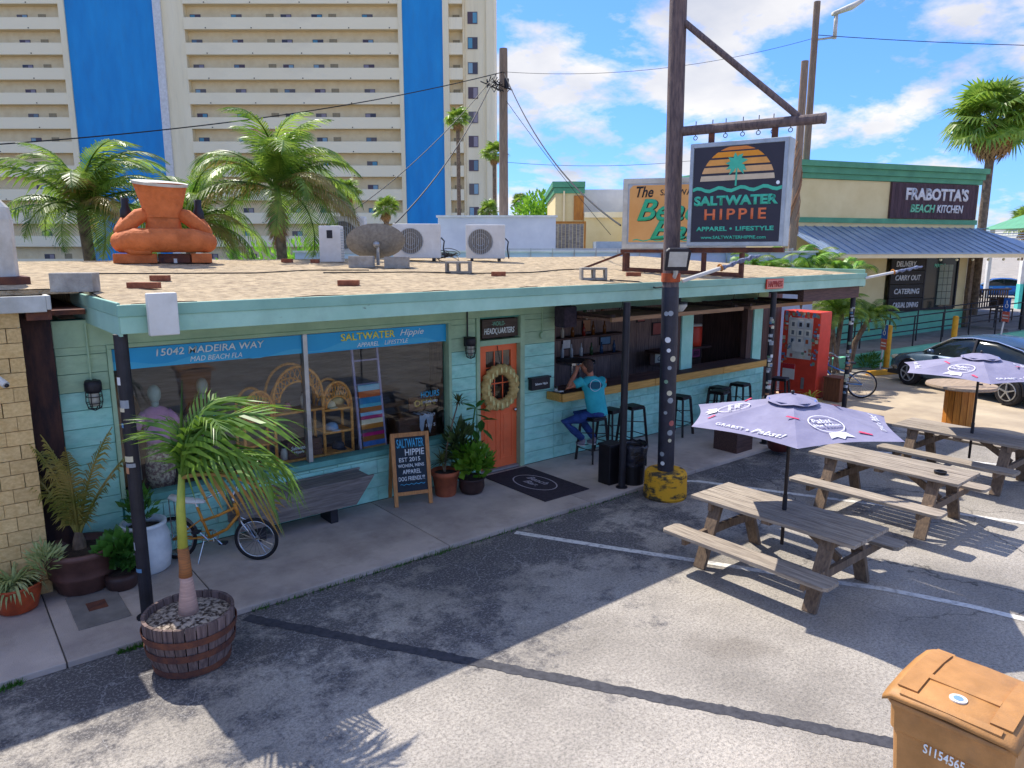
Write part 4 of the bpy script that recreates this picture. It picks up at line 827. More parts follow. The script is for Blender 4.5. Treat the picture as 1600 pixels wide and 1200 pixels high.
# pots along the wall
pot('orange_pot', 'glazed orange bowl pot at the foot of the beige brick pier', .40, 8.22, [(.13,0),(.17,.02),(.215,.20),(.225,.26),(.235,.27),(.225,.285),(.205,.27),(.19,.22)], mat('orange_glaze', '#c9562c', '#8f3d22', .4, 5), .235, .2)
def strap_plant(name, label, x, y, z, n_, l, m, w_=.018, seed=1, up=.8):
    r = random.Random(seed); b = MB(); o = thing(name, label, 'plant', (x, y, z))
    for i in range(n_):
        az = r.uniform(0, 6.28); ll = l*r.uniform(.6, 1.15); el = up+r.uniform(-.5, .5); d_ = Vector((math.cos(az), math.sin(az), 0)); s_ = Vector((-math.sin(az), math.cos(az), 0))*w_; p = d_*r.uniform(0, .05); v = []
        for k in range(5):
            ww = s_*(1 if k < 3 else .7 if k == 3 else .05); v += [p-ww, p+ww]; p = p+(d_*math.cos(el)+Vector((0,0,math.sin(el))))*ll/4; el -= .55
        b.add(v, [(2*k, 2*k+1, 2*k+3, 2*k+2) for k in range(4)])
    b.build('leaves', m, o, fix=False); return o
strap_plant('spider_plant', 'pale variegated spider plant spilling from the orange pot', .38, 8.22, .30, 150, .34, leafmat('variegated_leaf', '#8fae58', '#dfe0a4', .3), .012, 2, .9)
leafy('spider_offshoot', 'second pale leafy plant leaning out beside the orange pot', 'plant', (.66, 8.2, .52), (.13,.13,.14), 170, bpy.data.materials['variegated_leaf'], .11, 5, 5)
pot('brown_pot', 'big dark brown ribbed pot holding a drying palm', 1.0, 8.36, [(.22,0),(.25,.02),(.30,.18),(.315,.19),(.315,.21),(.32,.30),(.335,.31),(.335,.40),(.365,.41),(.365,.47),(.33,.47),(.31,.40)], mat('brown_glaze', '#6d4b43', '#4d342f', .55, 4), .40, .32)
dp = thing('drying_palm', 'half-dry upright palm in the big brown pot', 'palm tree', (1.0, 8.42, .46))
q = MB(); q.lathe([(.07,0),(.06,.1),(.03,.2)], 10); q.build('trunk', M['trunk'], dp)
fu = [frond_mesh('upright_frond', 1.25, 34, .32, .022, 1.45, .5, leafmat('drying_leaf', '#6b7a2c', '#c4a860', .3) if i == 0 else bpy.data.materials['drying_leaf'], 60+i, 1.0) for i in range(2)]
for k, (az, el) in enumerate(((170, 0), (200, -.1), (120, .05), (20, .1), (260, .1), (150, .25), (-30, .3))): inst('frond', fu[k % 2], dp, (0, 0, .15), (0, el, R(az)), (.95, .95, .95))
pot('low_pot', 'small low dark pot with a leafy green plant in front of the white jar', 1.31, 8.12, [(.13,0),(.155,.03),(.165,.12),(.15,.18),(.14,.16)], mat('dark_glaze', '#4a322e', '#30211f', .5, 5), .14, .14)
leafy('leafy_plant', 'round-leaved green plant in the small low dark pot', 'plant', (1.31, 8.12, .42), (.17,.17,.20), 200, M['leaf'], .13, 6, 1.4)
pot('white_jar', 'white barrel-shaped ceramic jar behind the black post', 1.62, 8.42, [(.20,0),(.24,.03),(.265,.2),(.255,.40),(.22,.50),(.235,.52),(.235,.56),(.205,.56),(.2,.5)], mat('white_ceramic', '#dfe4e4', '#c2c9cc', .35, 5), .48, .2)
leafy('jar_plant', 'dark green plant sprouting from the white jar', 'plant', (1.60, 8.42, .78), (.14,.12,.20), 110, M['leaf'], .13, 7, 2.5)
pot('terracotta_pot', 'plain terracotta pot beside the chalkboard easel', 5.60, 8.40, [(.14,0),(.15,.02),(.19,.30),(.205,.30),(.21,.37),(.19,.37),(.18,.3)], M['terracotta'], .32, .18)
dr = thing('dracaena', 'tall dragon plant with spiky leaf tufts in the terracotta pot', 'plant', (5.60, 8.42, .38))
q = MB(); q.tube([(0,0,0),(.06,.03,.35),(.20,.05,.75),(.30,.06,1.0)], [.016,.013,.011,.01], 7); q.tube([(0,0,0),(-.02,.02,.14)], .014, 7); q.build('stem', M['trunk'], dr)
def tuft(parent, c, n_, l, seed, m):
    r = random.Random(seed); b = MB()
    for i in range(n_):
        az = r.uniform(0, 6.28); el = r.uniform(-.2, 1.3); d_ = Vector((math.cos(az)*math.cos(el), math.sin(az)*math.cos(el), math.sin(el))); s_ = d_.cross(Vector((0,0,1))).normalized()*.012; p = Vector(c); ll = l*r.uniform(.7, 1.1)
        b.add([p-s_*.5, p+s_*.5, p+d_*ll*.5+s_, p+d_*ll*.5-s_, p+d_*ll+Vector((0,0,-.04))], [(0,1,2,3), (3,2,4)])
    b.build('leaf_tuft', m, parent, fix=False)
M['drac'] = leafmat('dracaena_leaf', '#3c4a24', '#7c7a40', .2)
tuft(dr, (.30,.06,1.0), 34, .20, 3, M['drac']); tuft(dr, (-.02,.02,.16), 60, .27, 4, M['drac'])
pot('dark_round_pot', 'squat dark brown pot with lush green plant by the orange door', 5.95, 8.24, [(.13,0),(.16,.02),(.19,.10),(.185,.2),(.205,.22),(.195,.24),(.17,.22)], bpy.data.materials['dark_glaze'], .2, .17)
leafy('philodendron', 'lush bright green plant spilling over the squat dark pot', 'plant', (5.98, 8.22, .52), (.24,.22,.24), 210, M['leaf_bright'], .15, 9, 1.5)
leafy('croton', 'dark mottled upright leaves between the terracotta pot and the door', 'plant', (5.92, 8.48, .72), (.20,.14,.26), 130, leafmat('dark_leaf', '#2a4022', '#66783e', .2), .20, 10, 2.6)
rb = thing('rubber_plant', 'tall thin plant with big oval leaves beside the orange door', 'plant', (6.12, 8.5, .3))
q = MB(); q.tube([(0,0,0),(.02,0,.55),(.10,0,.95)], .012, 7); q.tube([(0,0,.2),(.14,-.04,.6),(.20,-.04,.75)], .010, 7); q.build('stem', M['leaf'], rb)
olm = MB(); olm.add([(0,0,0),(.08,.055,-.01),(.17,.05,-.03),(.25,0,-.07),(.17,-.05,-.03),(.08,-.055,-.01)], [(0,1,2,3),(0,3,4,5)]); OVL = olm.mesh('oval_leaf', M['leaf'], fix=False)
for (x, z, az, el) in ((.1,.95,20,-.6),(.1,.95,200,-.3),(.1,.95,110,-.4),(.1,.93,290,-.2),(.08,.85,330,.1),(.08,.8,160,.0),(.2,.75,-20,-.2),(.2,.75,230,.3),(.18,.68,70,.2),(.05,.62,250,.3),(.2,.62,-60,.5)): inst('oval_leaf', OVL, rb, (x, -.02, z), (0, el, R(az)))
# ================================================================ sidewalk furniture
BN = thing('plank_bench', 'long weathered grey timber bench with slanted end below the window', 'bench', (3.6, 8.5, .06))
q = MB(); fr_ = ((0, 8.36, 0), (1,0,0), (0,0,1), (0,-1,0)); q.prism([(2.62,.26),(4.14,.26),(4.42,.62),(2.62,.62)], fr_, 0, .05); P_('front_board', q, M['bench_wood'], BN, bevel=.01)
q = MB(); q.prism([(2.62,.26),(4.14,.26),(4.42,.62),(2.62,.62)], fr_, -.40, -.35); P_('back_board', q, M['bench_wood'], BN, bevel=.01)
for k in range(3):
    q = MB(); q.box(2.62, 4.36-.0*k, 8.362+k*.118, 8.474+k*.118, .57, .61); P_('seat_plank', q, M['bench_wood'], BN)
for x in (2.9, 3.85):
    q = MB(); q.box(x-.05, x+.05, 8.38, 8.70, .06, .26); P_('foot', q, M['black'], BN)
# A-frame chalkboard
AF = thing('chalkboard_easel', 'wooden A-frame chalkboard reading SALTWATER HIPPIE EST 2015', 'sign', (5.0, 8.35, .06))
ca = Vector((.95, -.31, 0)).normalized(); cn = Vector((-.31, -.95, 0)).normalized()
c0 = Vector((5.0, 8.30, .06)); upb = (Vector((0,0,1))*.985-cn*.17).normalized(); fr2 = (c0, ca, upb, ca.cross(upb))
nrm = ca.cross(upb)
if nrm.dot(cn) < 0: nrm = -nrm
fr2 = (c0, ca, upb, nrm)
for poly, nm in (([(-.27,0),(-.215,0),(-.215,1.02),(-.27,1.02)], 'stile'), ([(.215,0),(.27,0),(.27,1.02),(.215,1.02)], 'stile'), ([(-.214,.96),(.214,.96),(.214,1.02),(-.214,1.02)], 'rail'), ([(-.214,.15),(.214,.15),(.214,.20),(-.214,.20)], 'rail')):
    q = MB(); q.prism(poly, fr2, -.02, .015); P_(nm, q, M['easel_wood'], AF, bevel=.004)
q = MB(); q.prism([(-.214,.201),(.214,.201),(.214,.959),(-.214,.959)], fr2, -.01, .0); CBD = P_('chalkboard', q, mat('chalkboard', '#22303c', '#1a2630', .7, 5, bump=.05), AF)
for s_ in (-.243, .243):
    q = MB(); a = c0+ca*s_+upb*1.0-nrm*.03; b_ = c0+ca*s_-nrm*.03-cn*.42; b_.z = .06; q.beam(a, b_, .05, .03); P_('rear_leg', q, M['easel_wood'], AF)
chb = plain('chalk_blue', '#4fb0d6', .8); chw = plain('chalk_white', '#e3e6e6', .8)
for t_, u, v, w_, h_, m_ in (('SALTWATER', -.19, .81, .38, .125, chb), ('HIPPIE', -.08, .70, .27, .09, chw), ('EST 2015', -.17, .615, .30, .06, chw), ('WOMEN, MENS', -.19, .53, .37, .055, chw), ('APPAREL', -.13, .445, .26, .06, chw), ('DOG FRIENDLY!', -.19, .35, .37, .06, chw)):
    lettering(CBD, t_, c0+ca*u+upb*v, ca, upb, w=w_, h=h_, mat_=m_, bold=.015, lift=.002)
wv = [(-.17+u*.0175, .30+.008*math.sin(u*1.6)) for u in range(21)]; q = MB(); q.prism([(u, v-.004) for u, v in wv]+[(u, v+.004) for u, v in reversed(wv)], fr2, .002, .004); P_('chalk_wave', q, chb, parent=CBD)
# door mat
MT = thing('door_mat', 'large dark door mat with oval Beach Bar emblem before the orange door', 'door mat', (6.95, 7.97, .06))
q = MB(); q.box(6.50, 7.38, 7.24, 8.70, .061, .073); P_('mat_pile', q, mat('mat_pile', '#3e3640', '#2e2830', .98, 20, bump=.6, bscale=150), MT, bevel=.005)
q = MB(); n_ = 40; ov = [(6.94+.27*math.cos(2*math.pi*i/n_), 7.97+.42*math.sin(2*math.pi*i/n_)) for i in range(n_)]; iv = [(6.94+.25*math.cos(2*math.pi*i/n_), 7.97+.40*math.sin(2*math.pi*i/n_)) for i in range(n_)]
q.add([(*p, .0745) for p in ov]+[(*p, .0745) for p in iv], [(i, (i+1) % n_, n_+(i+1) % n_, n_+i) for i in range(n_)]); mg = plain('mat_print', '#b9b2bb', .9); P_('emblem_ring', q, mg, MT, fix=False)
lettering(MT, 'Beach', (6.97, 8.22, .074), (0,-1,0), (1,0,0), w=.44, h=.12, mat_=mg, shear=.3, bold=.01, depth=.001); lettering(MT, 'Bar.', (6.82, 8.12, .074), (0,-1,0), (1,0,0), w=.30, h=.11, mat_=mg, shear=.3, bold=.01, depth=.001)
# utility cover in the sidewalk
UC = thing('utility_cover', 'concrete meter box cover with small dark lid in the sidewalk', 'utility cover', (1.0, 7.78, .06))
q = MB(); q.box(.79, 1.24, 7.37, 8.18, .061, .072); P_('cover_plate', q, mat('cover_concrete', '#8b8580', '#6d6864', .9, 3), UC, bevel=.01)
q = MB(); q.box(.93, 1.10, 7.70, 7.90, .0725, .077); P_('lid', q, M['rust'], UC, bevel=.003)
# bar stools
ST = thing('bar_stool', 'bar stool', 'bar stool', (8.52, 8.30, .06), 0, 'dark metal stools along the bar')
q = MB(); q.box(-.155,.155,-.155,.155,.735,.76); q.box(-.165,.165,-.165,.165,.70,.734); q.build('seat', M['steel_dark'], ST, bevel=.02)
for sx_ in (-1, 1):
    for sy_ in (-1, 1):
        q = MB(); q.beam((sx_*.145, sy_*.145, .70), (sx_*.20, sy_*.20, .0), .045, .03, up=(sx_, -sy_, 0)); q.build('leg', M['steel_dark'], ST)
for z_, e in ((.22,.185), (.45,.168)):
    q = MB()
    if z_ < .3:
        for a, b_ in (((-e,-e,z_),(e,-e,z_)), ((e,-e,z_),(e,e,z_)), ((e,e,z_),(-e,e,z_)), ((-e,e,z_),(-e,-e,z_))): q.tube([a, b_], .008, 6)
    else:
        q.tube([(-e,-e,z_),(e,e,z_)], .008, 6); q.tube([(e,-e,z_+.012),(-e,e,z_+.012)], .008, 6)
    q.build('footrest' if z_ < .3 else 'cross_brace', M['steel_dark'], ST)
ST['label'] = 'dark metal bar stool the man in the turquoise shirt sits on'
for x, y, rz, lb in ((9.16, 8.50, .1, 'dark metal stool pushed to the bar beside the seated man'), (9.68, 8.46, -.1, 'dark metal stool behind the plain dark roof post'), (11.05, 8.48, .15, 'dark metal stool behind the stickered sign pole'), (12.05, 8.30, .2, 'dark metal stool standing farthest out from the bar wall'), (12.42, 8.55, 0, 'dark metal stool tight to the bar below the red cooler'), (13.1, 8.52, .1, 'dark metal stool at the far end of the bar counter'), (14.35, 8.35, .3, 'dark stool beyond the bar end beside the sticker post')):
    dup(ST, (x, y, .06), rz, lb)
# trash can with bag and slim black box
TC = thing('trash_can', 'black round trash can with a plastic bag liner behind the roof post', 'trash can', (8.12, 7.06, .06))
q = MB(); q.lathe([(.0,0),(.17,0),(.20,.56),(.205,.57),(.19,.57)], 22); q.build('bin_body', M['black_plastic'], TC)
b = MB(); v = []; na = 26
prof_ = [(.207,.30),(.215,.45),(.225,.58),(.21,.63),(.18,.58),(.15,.45)]
for i, (r_, z_) in enumerate(prof_):
    for k in range(na): t = 2*math.pi*k/na; w_ = r_+rnd.uniform(-.010, .012)*(1 if i < 4 else 0); v.append((math.cos(t)*w_, math.sin(t)*w_, z_+rnd.uniform(-.02, .02)*(1 if i in (0, 3) else .2)))
b.add(v, [(i*na+k, i*na+(k+1) % na, (i+1)*na+(k+1) % na, (i+1)*na+k) for i in range(len(prof_)-1) for k in range(na)]); b.build('bag_liner', mat('bag_plastic', '#2a2c38', '#15161c', .22, 9, bump=.8, bscale=9, dist=.03), TC, smooth=True)
SB = thing('utility_box', 'slim black upright box beside the trash can', 'box', (7.86, 7.28, .06)); q = MB(); q.box(-.14,.14,-.12,.12,0,.60); q.build('casing', M['black_plastic'], SB, bevel=.012); q = MB(); q.box(-.15,.15,-.13,.13,.601,.625); q.build('lid', M['black'], SB, bevel=.006)
PB = thing('planter_box', 'dark brown square planter box at the sidewalk edge under the umbrella', 'planter', (10.95, 7.2, .06)); q = MB()
for a, b_, c, d_ in ((-.24,.24,-.24,-.21), (-.24,.24,.21,.24), (-.24,-.21,-.209,.209), (.21,.24,-.209,.209)): q.box(a, b_, c, d_, 0, .40)
q.build('box_sides', M['dark_wood'], PB, bevel=.004); q = MB(); q.box(-.209,.209,-.209,.209,.30,.34); q.build('soil', M['soil'], PB)
pot('maroon_pot', 'maroon round pot just beyond the square planter box', 11.5, 6.62, [(.14,0),(.19,.04),(.22,.18),(.2,.28),(.21,.30),(.18,.30),(.17,.25)], mat('maroon_glaze', '#6a2f2c', '#4c2220', .4, 5), .24, .17)
# ================================================================ bicycles
def bicycle(name, label, loc, rz, r_, wb, fm, seat_m, cruiser=True):
    o = thing(name, label, 'bicycle', loc, rz)
    for x in (0, wb):
        w_ = MB(); w_.torus((x,0,r_), (0,1,0), r_-.02, .02, 36, 8); wo = w_.build('wheel', M['rubber'], o, smooth=True)
        q = MB(); q.torus((x,0,r_), (0,1,0), r_-.045, .012, 36, 6); q.build('rim', M['chrome'], wo, smooth=True)
        q = MB()
        for k in range(18): a = k*math.pi/9; q.tube([(x,(.02 if k % 2 else -.02),r_), (x+math.cos(a)*(r_-.05), 0, r_+math.sin(a)*(r_-.05))], .0022, 4, False)
        q.cyl((x,-.045,r_), (x,.045,r_), .02, n=10); q.build('spokes', M['chrome'], wo)
    bb = (wb*.43, 0, r_-.01+.02); seat_t = (wb*.30, 0, r_*2+.12); head_b = (wb*.80, 0, r_*2+.03); head_t = (wb*.76, 0, r_*2+.17)
    q = MB()
    q.tube([bb, seat_t], .016, 8); q.tube([bb, (wb*.65,0,r_*1.45), head_b], .018, 8); q.tube([(wb*.34,0,r_*2-.05), (wb*.55,0,r_*2+.02), (wb*.77,0,r_*2+.12)], .016, 8)
    for s_ in (-.05, .05): q.tube([bb, (0,s_,r_)], .010, 6); q.tube([(wb*.34,0,r_*2-.03), (0,s_,r_)], .009, 6)
    q.tube([head_b, head_t], .021, 10); q.build('frame', fm, o, smooth=True)
    q = MB()
    for s_ in (-.05, .05): q.tube([(wb*.81,0,r_*2+.01), (wb*.86,s_,r_*2-.05), (wb,s_,r_)], .011, 6)
    q.build('fork', M['chrome'], o, smooth=True)
    q = MB(); q.tube([head_t, (wb*.74,0,r_*2+.24)], .013, 8); hb = r_*2+.26
    for s_ in (-1, 1): q.tube([(wb*.74,0,hb-.02), (wb*.76,s_*.14,hb+.10), (wb*.68,s_*.27,hb+.12), (wb*.55,s_*.30,hb+.06)], .012, 7)
    q.build('handlebar', M['chrome'], o, smooth=True)
    q = MB()
    if cruiser: q.tube([(-wb*.02,0,r_*2+.24),(wb*.12,0,r_*2+.20),(wb*.30,0,r_*2+.19),(wb*.40,0,r_*2+.18)], [.06,.075,.065,.03], 10, flat=.45)
    else: q.tube([(wb*.18,0,r_*2+.18),(wb*.28,0,r_*2+.19),(wb*.42,0,r_*2+.17)], [.08,.075,.02], 10, flat=.4)
    q.build('saddle', seat_m, o, smooth=True)
    q = MB(); q.tube([seat_t, (wb*.28,0,r_*2+.17)], .012, 8)
    if cruiser:
        for s_ in (-.055, .055): q.tube([(0,s_,r_), (-.01,s_,r_*2+.22)], .006, 6)
    q.build('seat_post', M['chrome'], o)
    q = MB(); q.torus((bb[0],.045,bb[2]), (0,1,0), .075, .008, 24, 6)
    for k in range(5): a = k*1.2566; q.tube([(bb[0],.045,bb[2]), (bb[0]+.07*math.cos(a),.045,bb[2]+.07*math.sin(a))], .005, 5)
    q.tube([(bb[0],.06,bb[2]), (bb[0]+.10,.07,bb[2]-.11)], .008, 6); q.tube([(bb[0],-.06,bb[2]), (bb[0]-.10,-.07,bb[2]+.11)], .008, 6); q.build('crank', M['chrome'], o)
    for s_, dx, dz in ((.11, .10, -.11), (-.11, -.10, .11)): q = MB(); q.box(bb[0]+dx-.04, bb[0]+dx+.04, s_-.04, s_+.04, bb[2]+dz-.012, bb[2]+dz+.012); q.build('pedal', M['black'], o)
    q = MB(); q.tube([(bb[0],.05,bb[2]+.06),(0,.05,r_+.03)], .005, 5); q.tube([(bb[0],.05,bb[2]-.06),(0,.05,r_-.03)], .005, 5); q.build('chain', fm if cruiser else M['black'], o)
    if cruiser:
        q = MB(); v = []; n_ = 20
        for i in range(n_+1):
            a = R(20)+R(150)*i/n_
            for s_ in (-.03, .03): v.append((math.cos(a)*(r_+.018), s_, r_+math.sin(a)*(r_+.018)))
        q.add(v, [(2*i, 2*i+1, 2*i+3, 2*i+2) for i in range(n_)]); q.build('fender', M['chrome'], o, smooth=True)
    q = MB(); q.tube([(bb[0]-.06,-.03,bb[2]-.03),(bb[0]-.1,-.13,.0)], .008, 6); q.build('kickstand', M['chrome'], o); return o
bicycle('cruiser_bicycle', 'small orange cruiser bicycle with white banana seat behind the barrel palm', (1.95, 8.50, .06), R(-41), .255, .94, mat('orange_bike_paint', '#cf8a2c', '#b87420', .35, 4), M['white'])
bicycle('blue_bicycle', 'blue bicycle with silver front parked behind the corner roof post', (17.45, 8.0, .006), R(128), .34, 1.06, mat('blue_bike_paint', '#3f86c8', '#2d6cae', .3, 4), M['black'], False)
# ================================================================ picnic tables
def chamf(x0, x1, y0, y1, c=.04): return [(x0+c,y0),(x1-c,y0),(x1,y0+c),(x1,y1-c),(x1-c,y1),(x0+c,y1),(x0,y1-c),(x0,y0+c)]
GZ = ((0,0,0), (1,0,0), (0,1,0), (0,0,1))
PT = thing('picnic_table', 'x', 'picnic table', (7.08, 3.97, 0), R(90), 'picnic tables on the lot')
for k in range(5):
    y = -.375+k*.15; q = MB(); q.box(-.96+rnd.uniform(-.004, .004), .96+rnd.uniform(-.004, .004), y+.004, y+.146, .71+rnd.uniform(-.002, .002), .75+rnd.uniform(-.002, .002)); q.build('top_plank', M['grey_wood'], PT, bevel=.004)
for s_ in (-1, 1):
    q = MB(); q.prism(chamf(-.97, .97, s_*.74-.14, s_*.74+.14), GZ, .42, .46); q.build('bench_plank', M['grey_wood'], PT, bevel=.004)
    for x in (-.66, .66):
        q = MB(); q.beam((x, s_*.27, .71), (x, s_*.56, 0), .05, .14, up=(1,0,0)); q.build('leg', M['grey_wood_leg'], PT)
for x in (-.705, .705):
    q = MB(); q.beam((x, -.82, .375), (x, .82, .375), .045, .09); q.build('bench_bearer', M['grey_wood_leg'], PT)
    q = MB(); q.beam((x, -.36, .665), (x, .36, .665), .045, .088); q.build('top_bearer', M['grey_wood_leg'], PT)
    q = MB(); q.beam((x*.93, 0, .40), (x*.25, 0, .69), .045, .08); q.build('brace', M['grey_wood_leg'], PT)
q = MB(); q.box(-.05,.05,-.36,.36,.672,.708); q.build('center_bearer', M['grey_wood_leg'], PT)
PT['label'] = 'weathered picnic table with umbrella, nearest the brown cart'
dup(PT, (9.9, 4.07, 0), R(90.5), 'weathered picnic table with an ashtray and no umbrella, between the other tables')
dup(PT, (12.5, 4.05, 0), R(89), 'weathered picnic table with umbrella beside the wooden spool table')
AT = thing('ashtray', 'small dark round ashtray on the middle picnic table', 'ashtray', (9.83, 3.42, .755)); q = MB(); q.lathe([(0,.004),(.05,.004),(.055,.02),(.06,.035),(.075,.03),(.07,0)], 16); q.build('dish', M['black_plastic'], AT)
# ================================================================ umbrellas
M['canopy'] = mat('lavender_canvas', '#918ea6', '#7f7c96', .85, 2.5, bump=.35, bscale=7, dist=.03, grime=.12)
M['canopy_blue'] = mat('blue_underlay', '#4a6ab0', '#3c5a9c', .8, 3)
M['print_white'] = plain('print_white', '#e8e6ee', .7); M['print_red'] = plain('print_red', '#d94a6e', .7)
def umbrella(x, y, label, ang, zr=1.75, zt_=2.02, Rr=1.15, prints=True):
    o = thing('umbrella', label, 'umbrella', (x, y, .0), 0, 'lavender beer umbrellas'); C0 = Vector((x, y, zt_))
    cor = [Vector((x+Rr*math.cos(ang+k*math.pi/3), y+Rr*math.sin(ang+k*math.pi/3), zr)) for k in range(6)]
    for k in range(6):
        A, B = cor[k], cor[(k+1) % 6]; n_ = 8; b = MB(); v = []
        for j in range(7):
            t = .12+.88*j/6
            for i in range(n_+1):
                s_ = i/n_; e = A.lerp(B, s_); e = e+(C0-e)*(.055*math.sin(math.pi*s_)) if j == 6 else e+(C0-e)*(.055*math.sin(math.pi*s_))*t**2
                p = C0.lerp(e, t); p.z -= .02*math.sin(math.pi*s_)*math.sin(math.pi*t); v.append(p)
        b.add(v, [(j*(n_+1)+i, j*(n_+1)+i+1, (j+1)*(n_+1)+i+1, (j+1)*(n_+1)+i) for j in range(6) for i in range(n_)]); po = b.build('canopy_panel', M['canopy'], o, world=True, smooth=True)
        if prints:
            rt_ = (B-A).normalized(); mid = (A+B)/2; upp = (C0-mid).normalized(); nn_ = rt_.cross(upp)
            if nn_.z < 0: rt_ = -rt_; nn_ = rt_.cross(upp)
            def at(u, v_): return mid+rt_*u+upp*v_-nn_*.0
            if k % 2 == prints-1:
                lettering(po, 'GRABST a', at(-.38, .13), rt_, upp, w=.38, h=.055, mat_=M['print_white'], bold=.02, lift=.006, depth=.001); lettering(po, 'Pabst!', at(.03, .12), rt_, upp, w=.34, h=.09, mat_=M['print_white'], shear=.3, bold=.02, lift=.006, depth=.001)
            else:
                lettering(po, 'Pabst', at(-.13, .43), rt_, upp, w=.22, h=.085, mat_=M['print_white'], shear=.25, bold=.015, lift=.006, depth=.001); lettering(po, 'Blue Ribbon', at(-.16, .36), rt_, upp, w=.30, h=.05, mat_=M['print_white'], shear=.2, bold=.02, lift=.006, depth=.001)
                q = MB(); q.torus(at(0, .42)+nn_*.003, nn_, .17, .006, 30, 4, flat=.2); P_('emblem_ring', q, M['print_white'], parent=po)
                for u0, v0 in ((-.34,.60), (.22,.22)): q = MB(); q.prism([(u0,v0),(u0+.11,v0-.07),(u0+.12,v0-.05),(u0+.03,v0+.02)], (mid, rt_, upp, nn_), .004, .006); P_('red_stripe', q, M['print_red'], parent=po)
                q = MB(); q.prism([(-.09,.24),(.09,.24),(.13,.13),(.05,.16),(0,.11),(-.05,.16),(-.13,.13)], (mid, rt_, upp, nn_), .004, .0055); P_('ribbon', q, M['print_white'], parent=po)
        q = MB(); q.tube([C0-Vector((0,0,.03)), C0.lerp(A, .99)-Vector((0,0,.012))], .008, 5); P_('rib', q, M['steel_dark'], o)
    b = MB(); v = [C0+Vector((0,0,.03))]; n_ = 6
    for j in (1, 2):
        for k in range(24):
            a = ang+k*math.pi/12; rr_ = (.13 if j == 1 else .27)*(1-.06*math.cos(6*(a-ang)+math.pi)); v.append(C0+Vector((rr_*math.cos(a), rr_*math.sin(a), 0.012 if j == 1 else -.045+.012*math.cos(6*(a-ang)))))
    b.add(v, [(0, 1+k, 1+(k+1) % 24) for k in range(24)]+[(1+k, 25+k, 25+(k+1) % 24, 1+(k+1) % 24) for k in range(24)]); P_('vent_cap', b, M['canopy'], o, smooth=True)
    q = MB(); q.lathe([(.24,-.03),(.20,-.045)], 24, tuple(C0), caps=False); P_('vent_mesh', q, M['canopy_blue'], o)
    q = MB(); q.ball(C0+Vector((0,0,.05)), .022, 10, 6); P_('finial', q, M['black'], o)
    q = MB(); q.tube([(x,y,.35),(x,y,zt_)], .019, 10); P_('pole', q, M['steel_dark'], o); q = MB(); q.tube([(x,y,.755),(x,y,.92)], .025, 10); P_('pole_sleeve', q, M['black'], o)
    return o
umbrella(7.09, 3.97, 'open lavender umbrella with white beer lettering over the nearest picnic table', R(213), prints=2)
umbrella(12.45, 3.95, 'open lavender umbrella over the picnic table by the spool table', R(205), zr=1.72, zt_=1.98, prints=1)
# spool table
SPT = thing('spool_table', 'round wooden spool table with a varnished plank column beside the far umbrella', 'table', (15.95, 5.35, 0))
q = MB(); q.lathe([(.0,.86),(.62,.86),(.63,.88),(.62,.92),(0,.925)], 36); q.build('table_top', woodmat('spool_top', '#b09a82', '#857260', 0, .8), SPT)
for k in range(14):
    a0, a1 = 2*math.pi*k/14+.02, 2*math.pi*(k+1)/14-.02; q = MB(); q.add([(math.cos(a)*r_, math.sin(a)*r_, z_) for z_ in (.0, .859) for a in (a0, a1) for r_ in (.27, .24)], [(0,2,6,4),(1,5,7,3),(0,4,5,1),(2,3,7,6),(0,1,3,2),(4,6,7,5)]); q.build('column_plank', M['yellow_wood'], SPT)
q = MB(); q.box(.1,.16,-.33,-.27,.926,.95); q.build('latch', M['black'], SPT)
# ================================================================ brown garbage cart
GC = thing('garbage_cart', 'big brown wheeled garbage cart with white serial number', 'trash cart', (4.43, 1.26, 0), R(2))
M['cart'] = mat('cart_plastic', '#bf8a52', '#a87844', .55, 6, bump=.25, bscale=140, grime=.35)
b = MB()
secs = [(.0,.24,.25), (.55,.28,.285), (.80,.295,.30), (.815,.31,.312), (.99,.325,.318)]
v = []
for z_, hx, hy in secs:
    for sx_, sy_ in ((-1,-1), (1,-1), (1,1), (-1,1)):
        for a in range(4): t = R(22.5*a+ {(-1,-1):180, (1,-1):270, (1,1):0, (-1,1):90}[(sx_, sy_)]); v.append((sx_*(hx-.06)+.06*math.cos(t), sy_*(hy-.06)+.06*math.sin(t), z_))
n_ = 16; b.add(v, [(i*n_+k, i*n_+(k+1) % n_, (i+1)*n_+(k+1) % n_, (i+1)*n_+k) for i in range(len(secs)-1) for k in range(n_)]+[tuple(range(n_-1, -1, -1))]); b.build('cart_body', M['cart'], GC, smooth=False)
q = MB(); q.prism(chamf(-.36, .36, -.335, .335, .05), GZ, .985, 1.02); q.build('rim', M['cart'], GC, bevel=.012)
b = MB(); v = []; prof_ = [(-.37,1.022),(-.365,1.05),(-.30,1.068),(-.10,1.088),(.12,1.088),(.30,1.068),(.345,1.03)]
for x_, z_ in prof_:
    for y_, dz in ((-.335,-.03), (-.29,-.004), (0,.006), (.29,-.004), (.335,-.03)): v.append((x_, y_, z_+dz+.012))
b.add(v, [(i*5+j, i*5+j+1, (i+1)*5+j+1, (i+1)*5+j) for i in range(6) for j in range(4)]); lid = b.build('lid', M['cart'], GC, smooth=True)
sol = lid.modifiers.new('s', 'SOLIDIFY'); sol.thickness = .012; sol.offset = -1
def lz(x_): 
    for (xa, za), (xb, zb2) in zip(prof_[:-1], prof_[1:]):
        if xa <= x_ <= xb: return za+(zb2-za)*(x_-xa)/(xb-xa)+.0175
